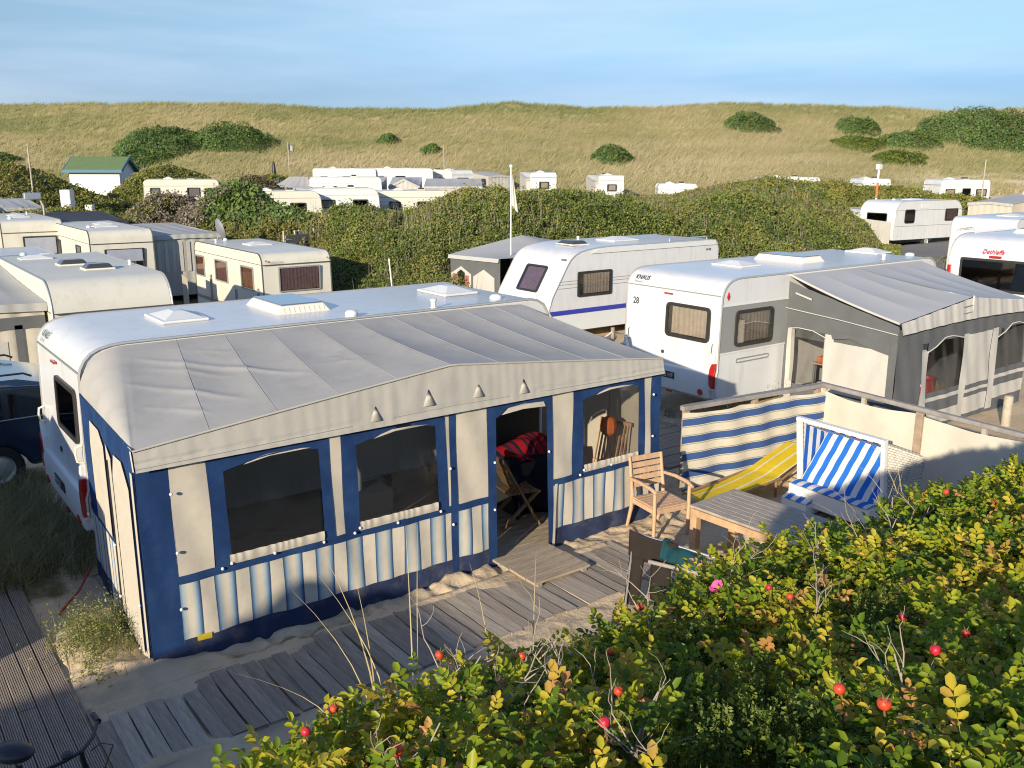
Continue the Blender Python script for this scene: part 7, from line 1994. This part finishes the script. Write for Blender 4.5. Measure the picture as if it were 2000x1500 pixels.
def twig_mesh(par, x, y, z, h, n, seed):
    r = random.Random(seed)
    mb = MB()
    def grow(p, d, l, rad, lev):
        pts = [p]; k = 4
        for i in range(k):
            d = (d + Vector((r.gauss(0, .22), r.gauss(0, .22), r.gauss(0.02, .12)))).normalized()
            p = p + d * (l / k); pts.append(p)
        mb.tube(pts, [rad * (1 - 0.5 * i / k) for i in range(k + 1)], 5)
        if lev > 0:
            for q in range(r.randint(2, 3)):
                grow(pts[r.randint(1, k)], (d + Vector((r.gauss(0, .6), r.gauss(0, .6), r.gauss(0.25, .3)))).normalized(), l * r.uniform(.45, .7), rad * 0.55, lev - 1)
    for q in range(n):
        grow(Vector((x + r.gauss(0, .03), y + r.gauss(0, .03), z)), Vector((r.gauss(0, .4), r.gauss(0, .4), 1)).normalized(), h, 0.0034, 2)
    return mb.build('dead_twig', M['twig'], par, smooth=70)

for bi, (x0, x1, lb) in enumerate(BUSH):
    xc, yc = (x0 + x1) / 2, -6.4
    t = thing('rose_bush', lb, 'rose bush', (0, 0, 0), 0, 'rose bushes on the near dune')
    far = np.clip((xc + 0.5) / 3.0, 0, 1)
    ns = int((x1 - x0) * 1.75 * (760 - 220 * far))
    sx_ = rng.uniform(x0 - 0.02, x1 + 0.02, ns); sy_ = rng.uniform(-7.55, -5.60, ns)
    f, s = fwd_side(sx_, sy_)
    ok = (sy_ < np.interp(sx_, EX, EY) + 0.02) & (f > 0.85) & (sx_ > -1.50 + 0.25 * (sy_ + 6.2))
    gap = 0.62 * vnoise(sx_ * 5.0, sy_ * 5.0, 91) + 0.38 * vnoise(sx_ * 11, sy_ * 11, 92)
    ok &= (gap > 0.355) & ((heath_near(sx_, sy_) > 0.11) | (rng.random(ns) < 0.12))
    sx_, sy_ = sx_[ok], sy_[ok]; ns = len(sx_)
    lay = rng.random(ns)
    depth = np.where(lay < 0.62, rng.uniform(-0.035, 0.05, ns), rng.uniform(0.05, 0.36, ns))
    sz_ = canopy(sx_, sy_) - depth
    ax = np.stack([rng.normal(0.05, 0.3, ns), rng.normal(0.0, 0.3, ns), np.ones(ns)], -1); ax /= np.linalg.norm(ax, axis=1, keepdims=True)
    tip = np.stack([sx_, sy_, sz_], -1)
    K = 6
    I = np.repeat(np.arange(ns), K); j = np.tile(np.arange(K), ns)
    ph = j * 2.4 + np.repeat(rng.uniform(0, 6.28, ns), K) + rng.normal(0, 0.25, ns * K)
    a = ax[I]
    u = np.cross(a, np.array([1.0, 0.2, 0.1])); u /= np.linalg.norm(u, axis=1, keepdims=True)
    w = np.cross(a, u)
    rad = u * np.cos(ph)[:, None] + w * np.sin(ph)[:, None]
    el = np.radians(38 + 9 * (5 - j) * 0 + rng.normal(0, 11, ns * K)) - np.radians(7) * j
    e = rad * np.cos(el)[:, None] + a * np.sin(el)[:, None]
    nrm = a * np.cos(el)[:, None] - rad * np.sin(el)[:, None]
    nrm += np.array([-0.62, -0.33, 0.10]) * rng.uniform(0.0, 1.0, (len(nrm), 1)) + rng.normal(0, 0.24, nrm.shape); nrm -= e * (nrm * e).sum(1, keepdims=True); nrm /= np.linalg.norm(nrm, axis=1, keepdims=True)
    org = tip[I] - a * (0.014 * j)[:, None]
    Lr = rng.uniform(0.040, 0.076, ns * K); ls = rng.uniform(0.016, 0.028, ns * K)
    tone = np.clip(0.58 + 0.4 * (fbm(sx_ * 1.7, sy_ * 1.7, 95, 3) - 0.5) + rng.normal(0, 0.13, ns) + (0.28 * (rng.random(ns) < 0.20)) - 0.30 * (depth > 0.05) - 0.10 * far * (bi == 5), 0.02, 0.9)  # lower shoots and the right edge bush have shade put into their tone
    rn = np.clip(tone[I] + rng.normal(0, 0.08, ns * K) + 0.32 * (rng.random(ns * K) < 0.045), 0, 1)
    # leaves to be picked out singly: on top, nearest
    top = np.where(depth[I] < 0.0)[0]
    rng.shuffle(top)
    single = top[:55]
    keep = np.ones(ns * K, bool); keep[single] = False
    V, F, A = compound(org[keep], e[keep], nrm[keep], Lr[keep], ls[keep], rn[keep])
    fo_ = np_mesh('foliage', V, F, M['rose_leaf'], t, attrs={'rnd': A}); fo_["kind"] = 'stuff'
    for q in single:
        lo = link_mesh('leaf', LEAFM[int(np.clip(rn[q] * 6, 0, 5.99))], None, t)
        ee, nn_ = Vector(e[q]), Vector(nrm[q]); bb_ = nn_.cross(ee)
        sc = float(ls[q] / 0.033)
        lo.matrix_local = Matrix(((ee.x * sc, bb_.x * sc, nn_.x * sc, org[q][0]), (ee.y * sc, bb_.y * sc, nn_.y * sc, org[q][1]), (ee.z * sc, bb_.z * sc, nn_.z * sc, org[q][2]), (0, 0, 0, 1)))
    # stems under the shoots
    sb = tip - ax * 0.55 + np.stack([rng.normal(0, 0.06, ns), rng.normal(0, 0.06, ns), np.zeros(ns)], -1)
    hv_ = tip - sb
    V, F, A = blades(sb, hv_[:, 2] / 1.0, np.full(ns, 0.006), hv_[:, :2], 0.0, np.full(ns, 0.5), seg=2)
    V2, F2, A2 = blades(sb, hv_[:, 2] / 1.0, np.full(ns, 0.006), hv_[:, :2], 0.0, np.full(ns, 0.5), seg=2)
    so = np_mesh('stems', np.concatenate([V, V2]), np.concatenate([F, F2 + len(V)]), M['stem'], t, attrs={'rnd': np.concatenate([A, A2])}); so["kind"] = 'stuff'
    for hi, (hx, hy, hz) in enumerate(HIPS):
        if x0 <= hx < x1:
            hz = float(canopy(np.array([hx]), np.array([hy]))[0]) + 0.055
            hp = MB().lathe([(0.002, -0.0105), (0.007, -0.009), (0.0112, -0.003), (0.0118, 0.002), (0.009, 0.008), (0.004, 0.0105), (0.002, 0.012)], (0, 0, 0), 14).build('rose_hip', M['rosehip' if hi % 3 else 'rosehip_dark'], t, smooth=80)
            sc = random.uniform(0.75, 1.05)
            MB().tube([(hx, hy, hz - 0.008), (hx + 0.01, hy - 0.006, hz - 0.06), (hx + 0.03, hy - 0.015, hz - 0.16)], [0.0018, 0.0022, 0.0028], 5).build('hip_stalk', M['stem'], t, smooth=70)
            hp.matrix_local = Matrix.Translation((hx, hy, hz)) @ Matrix.Rotation(random.uniform(-.5, .5), 4, 'X') @ Matrix.Rotation(random.uniform(-.5, .5), 4, 'Y') @ Matrix.Scale(sc, 4)
            for q in range(5):
                g = 2 * math.pi * q / 5
                MB().add([(0.003 * math.cos(g - .6), 0.003 * math.sin(g - .6), 0.010), (0.003 * math.cos(g + .6), 0.003 * math.sin(g + .6), 0.010), (0.012 * math.cos(g), 0.012 * math.sin(g), 0.022)], [(0, 1, 2)]).build('sepal', M['sepal'], hp)
    for ti, (tx, ty) in enumerate(TWIGS):
        if x0 <= tx < x1:
            tz = float(canopy(np.array([tx]), np.array([ty]))[0]) - 0.10
            twig_mesh(t, tx, ty, tz, 0.19, 2, 40 + ti)
    if bi == 2:
        fl = bpy.data.objects.new('flower', None); COL.objects.link(fl); fl.parent = t
        fz = float(canopy(np.array([0.123]), np.array([-6.249]))[0]) + 0.06
        fl.matrix_local = Matrix.Translation((0.123, -6.249, fz - 0.02)) @ Matrix.Rotation(R(-20), 4, 'X') @ Matrix.Rotation(R(-25), 4, 'Y') @ Matrix.Scale(0.85, 4)
        for q in range(5):
            g = 2 * math.pi * q / 5
            MB().grid(lambda a_, b_: ((0.004 + 0.028 * b_) * math.cos(g + (a_ - .5) * 1.2 * (0.3 + b_)), (0.004 + 0.028 * b_) * math.sin(g + (a_ - .5) * 1.2 * (0.3 + b_)), 0.014 * b_ * b_ + 0.003 * math.sin(a_ * 6)), 6, 5).build('petal', M['petal'], fl, smooth=80)
        MB().sphere((0, 0, 0.004), 0.006, 8, 6).build('flower_centre', M['yellow_tag'], fl)

# crowberry shoots between the roses
hb = []
for hx, hy in HEATH:
    n = 60
    p = np.stack([rng.normal(hx, 0.05, n), rng.normal(hy, 0.05, n)], -1)
    z = canopy(p[:, 0], p[:, 1]) - rng.uniform(-0.04, 0.06, n)
    hb.append(np.concatenate([p, z[:, None]], 1))
hb = np.concatenate(hb)
m = 46
I = np.repeat(np.arange(len(hb)), m); tt = rng.random(len(I))
lean = rng.normal(0, 0.12, (len(hb), 2))
c = hb[I].copy(); c[:, 2] -= 0.11 * (1 - tt); c[:, :2] += lean[I] * (0.11 * tt)[:, None]
ph = rng.uniform(0, 6.28, len(I))
out = np.stack([np.cos(ph), np.sin(ph), np.full(len(I), 0.9)], -1)
c += out * 0.0045
V, F, A = leaf_quads(c, np.stack([np.cos(ph), np.sin(ph), np.full(len(I), -0.4)], -1), rng.uniform(0.007, 0.011, len(I)), 0.5, np.clip(np.repeat(rng.uniform(0.25, 0.85, len(hb)), m) + rng.normal(0, 0.1, len(I)), 0, 1))
o = np_mesh('crowberry', V, F, M['heath_leaf'], attrs={'rnd': A}); tag(o, 'upright bright green crowberry shoots between the rose bushes', kind='stuff')

# long thin grass blades rising out of the bushes
def long_grass(label, pts, mat='straw'):
    t = thing('grass_tuft', label, 'grass', (0, 0, 0))
    for (x, y, z, h, lx, ly, w) in pts:
        V, F, A = blades(np.array([[x, y, z]]), np.array([h]), np.array([w]), np.array([[lx, ly]]), 0.12, np.array([random.uniform(0.5, 1.0)]), seg=6, az=np.array([-0.6]))
        np_mesh('blade', V, F, M[mat], t, attrs={'rnd': A})
long_grass('tall dry grass blades at the left of the near thicket', [(-0.80, -5.85, 2.95, 0.62, -0.10, 0.10, 0.006), (-0.83, -5.9, 2.95, 0.55, -0.18, 0.10, 0.005), (-0.79, -5.82, 2.95, 0.58, -0.05, 0.02, 0.005), (-0.76, -5.84, 2.95, 0.50, -0.12, 0.16, 0.005), (-0.66, -5.80, 2.90, 0.70, 0.0, 0.02, 0.006), (-0.64, -5.79, 2.90, 0.68, 0.03, 0.03, 0.005), (-0.42, -5.85, 2.95, 0.48, -0.06, 0.02, 0.005), (-0.98, -5.95, 3.1, 0.22, -0.22, 0.10, 0.005), (-0.30, -5.9, 2.95, 0.50, 0.01, 0.0, 0.005)])
long_grass('thin dry grass blades before the cream windbreak', [(2.05, -5.75, 2.8, 0.55, -0.22, 0.1, 0.006), (2.0, -5.74, 2.8, 0.48, -0.30, 0.1, 0.006), (2.1, -5.72, 2.8, 0.60, -0.10, 0.1, 0.006), (1.75, -5.8, 2.8, 0.42, 0.12, 0.0, 0.006), (1.7, -5.8, 2.8, 0.50, -0.38, 0.1, 0.006), (1.66, -5.8, 2.8, 0.45, -0.5, 0.12, 0.006), (1.85, -5.8, 2.8, 0.40, 0.05, 0.0, 0.006)])
# bare dune scrub further left on the near dune (out of the picture, shades the boardwalk)
grass_patch('marram_grass', 'marram grass on the near dune left of the roses', M['green_grass'], np.stack([rng.uniform(-7.5, -2.6, 300), rng.uniform(-7.0, -5.4, 300), np.zeros(300)], -1), 0.14, 0.01, 6, 0.5)
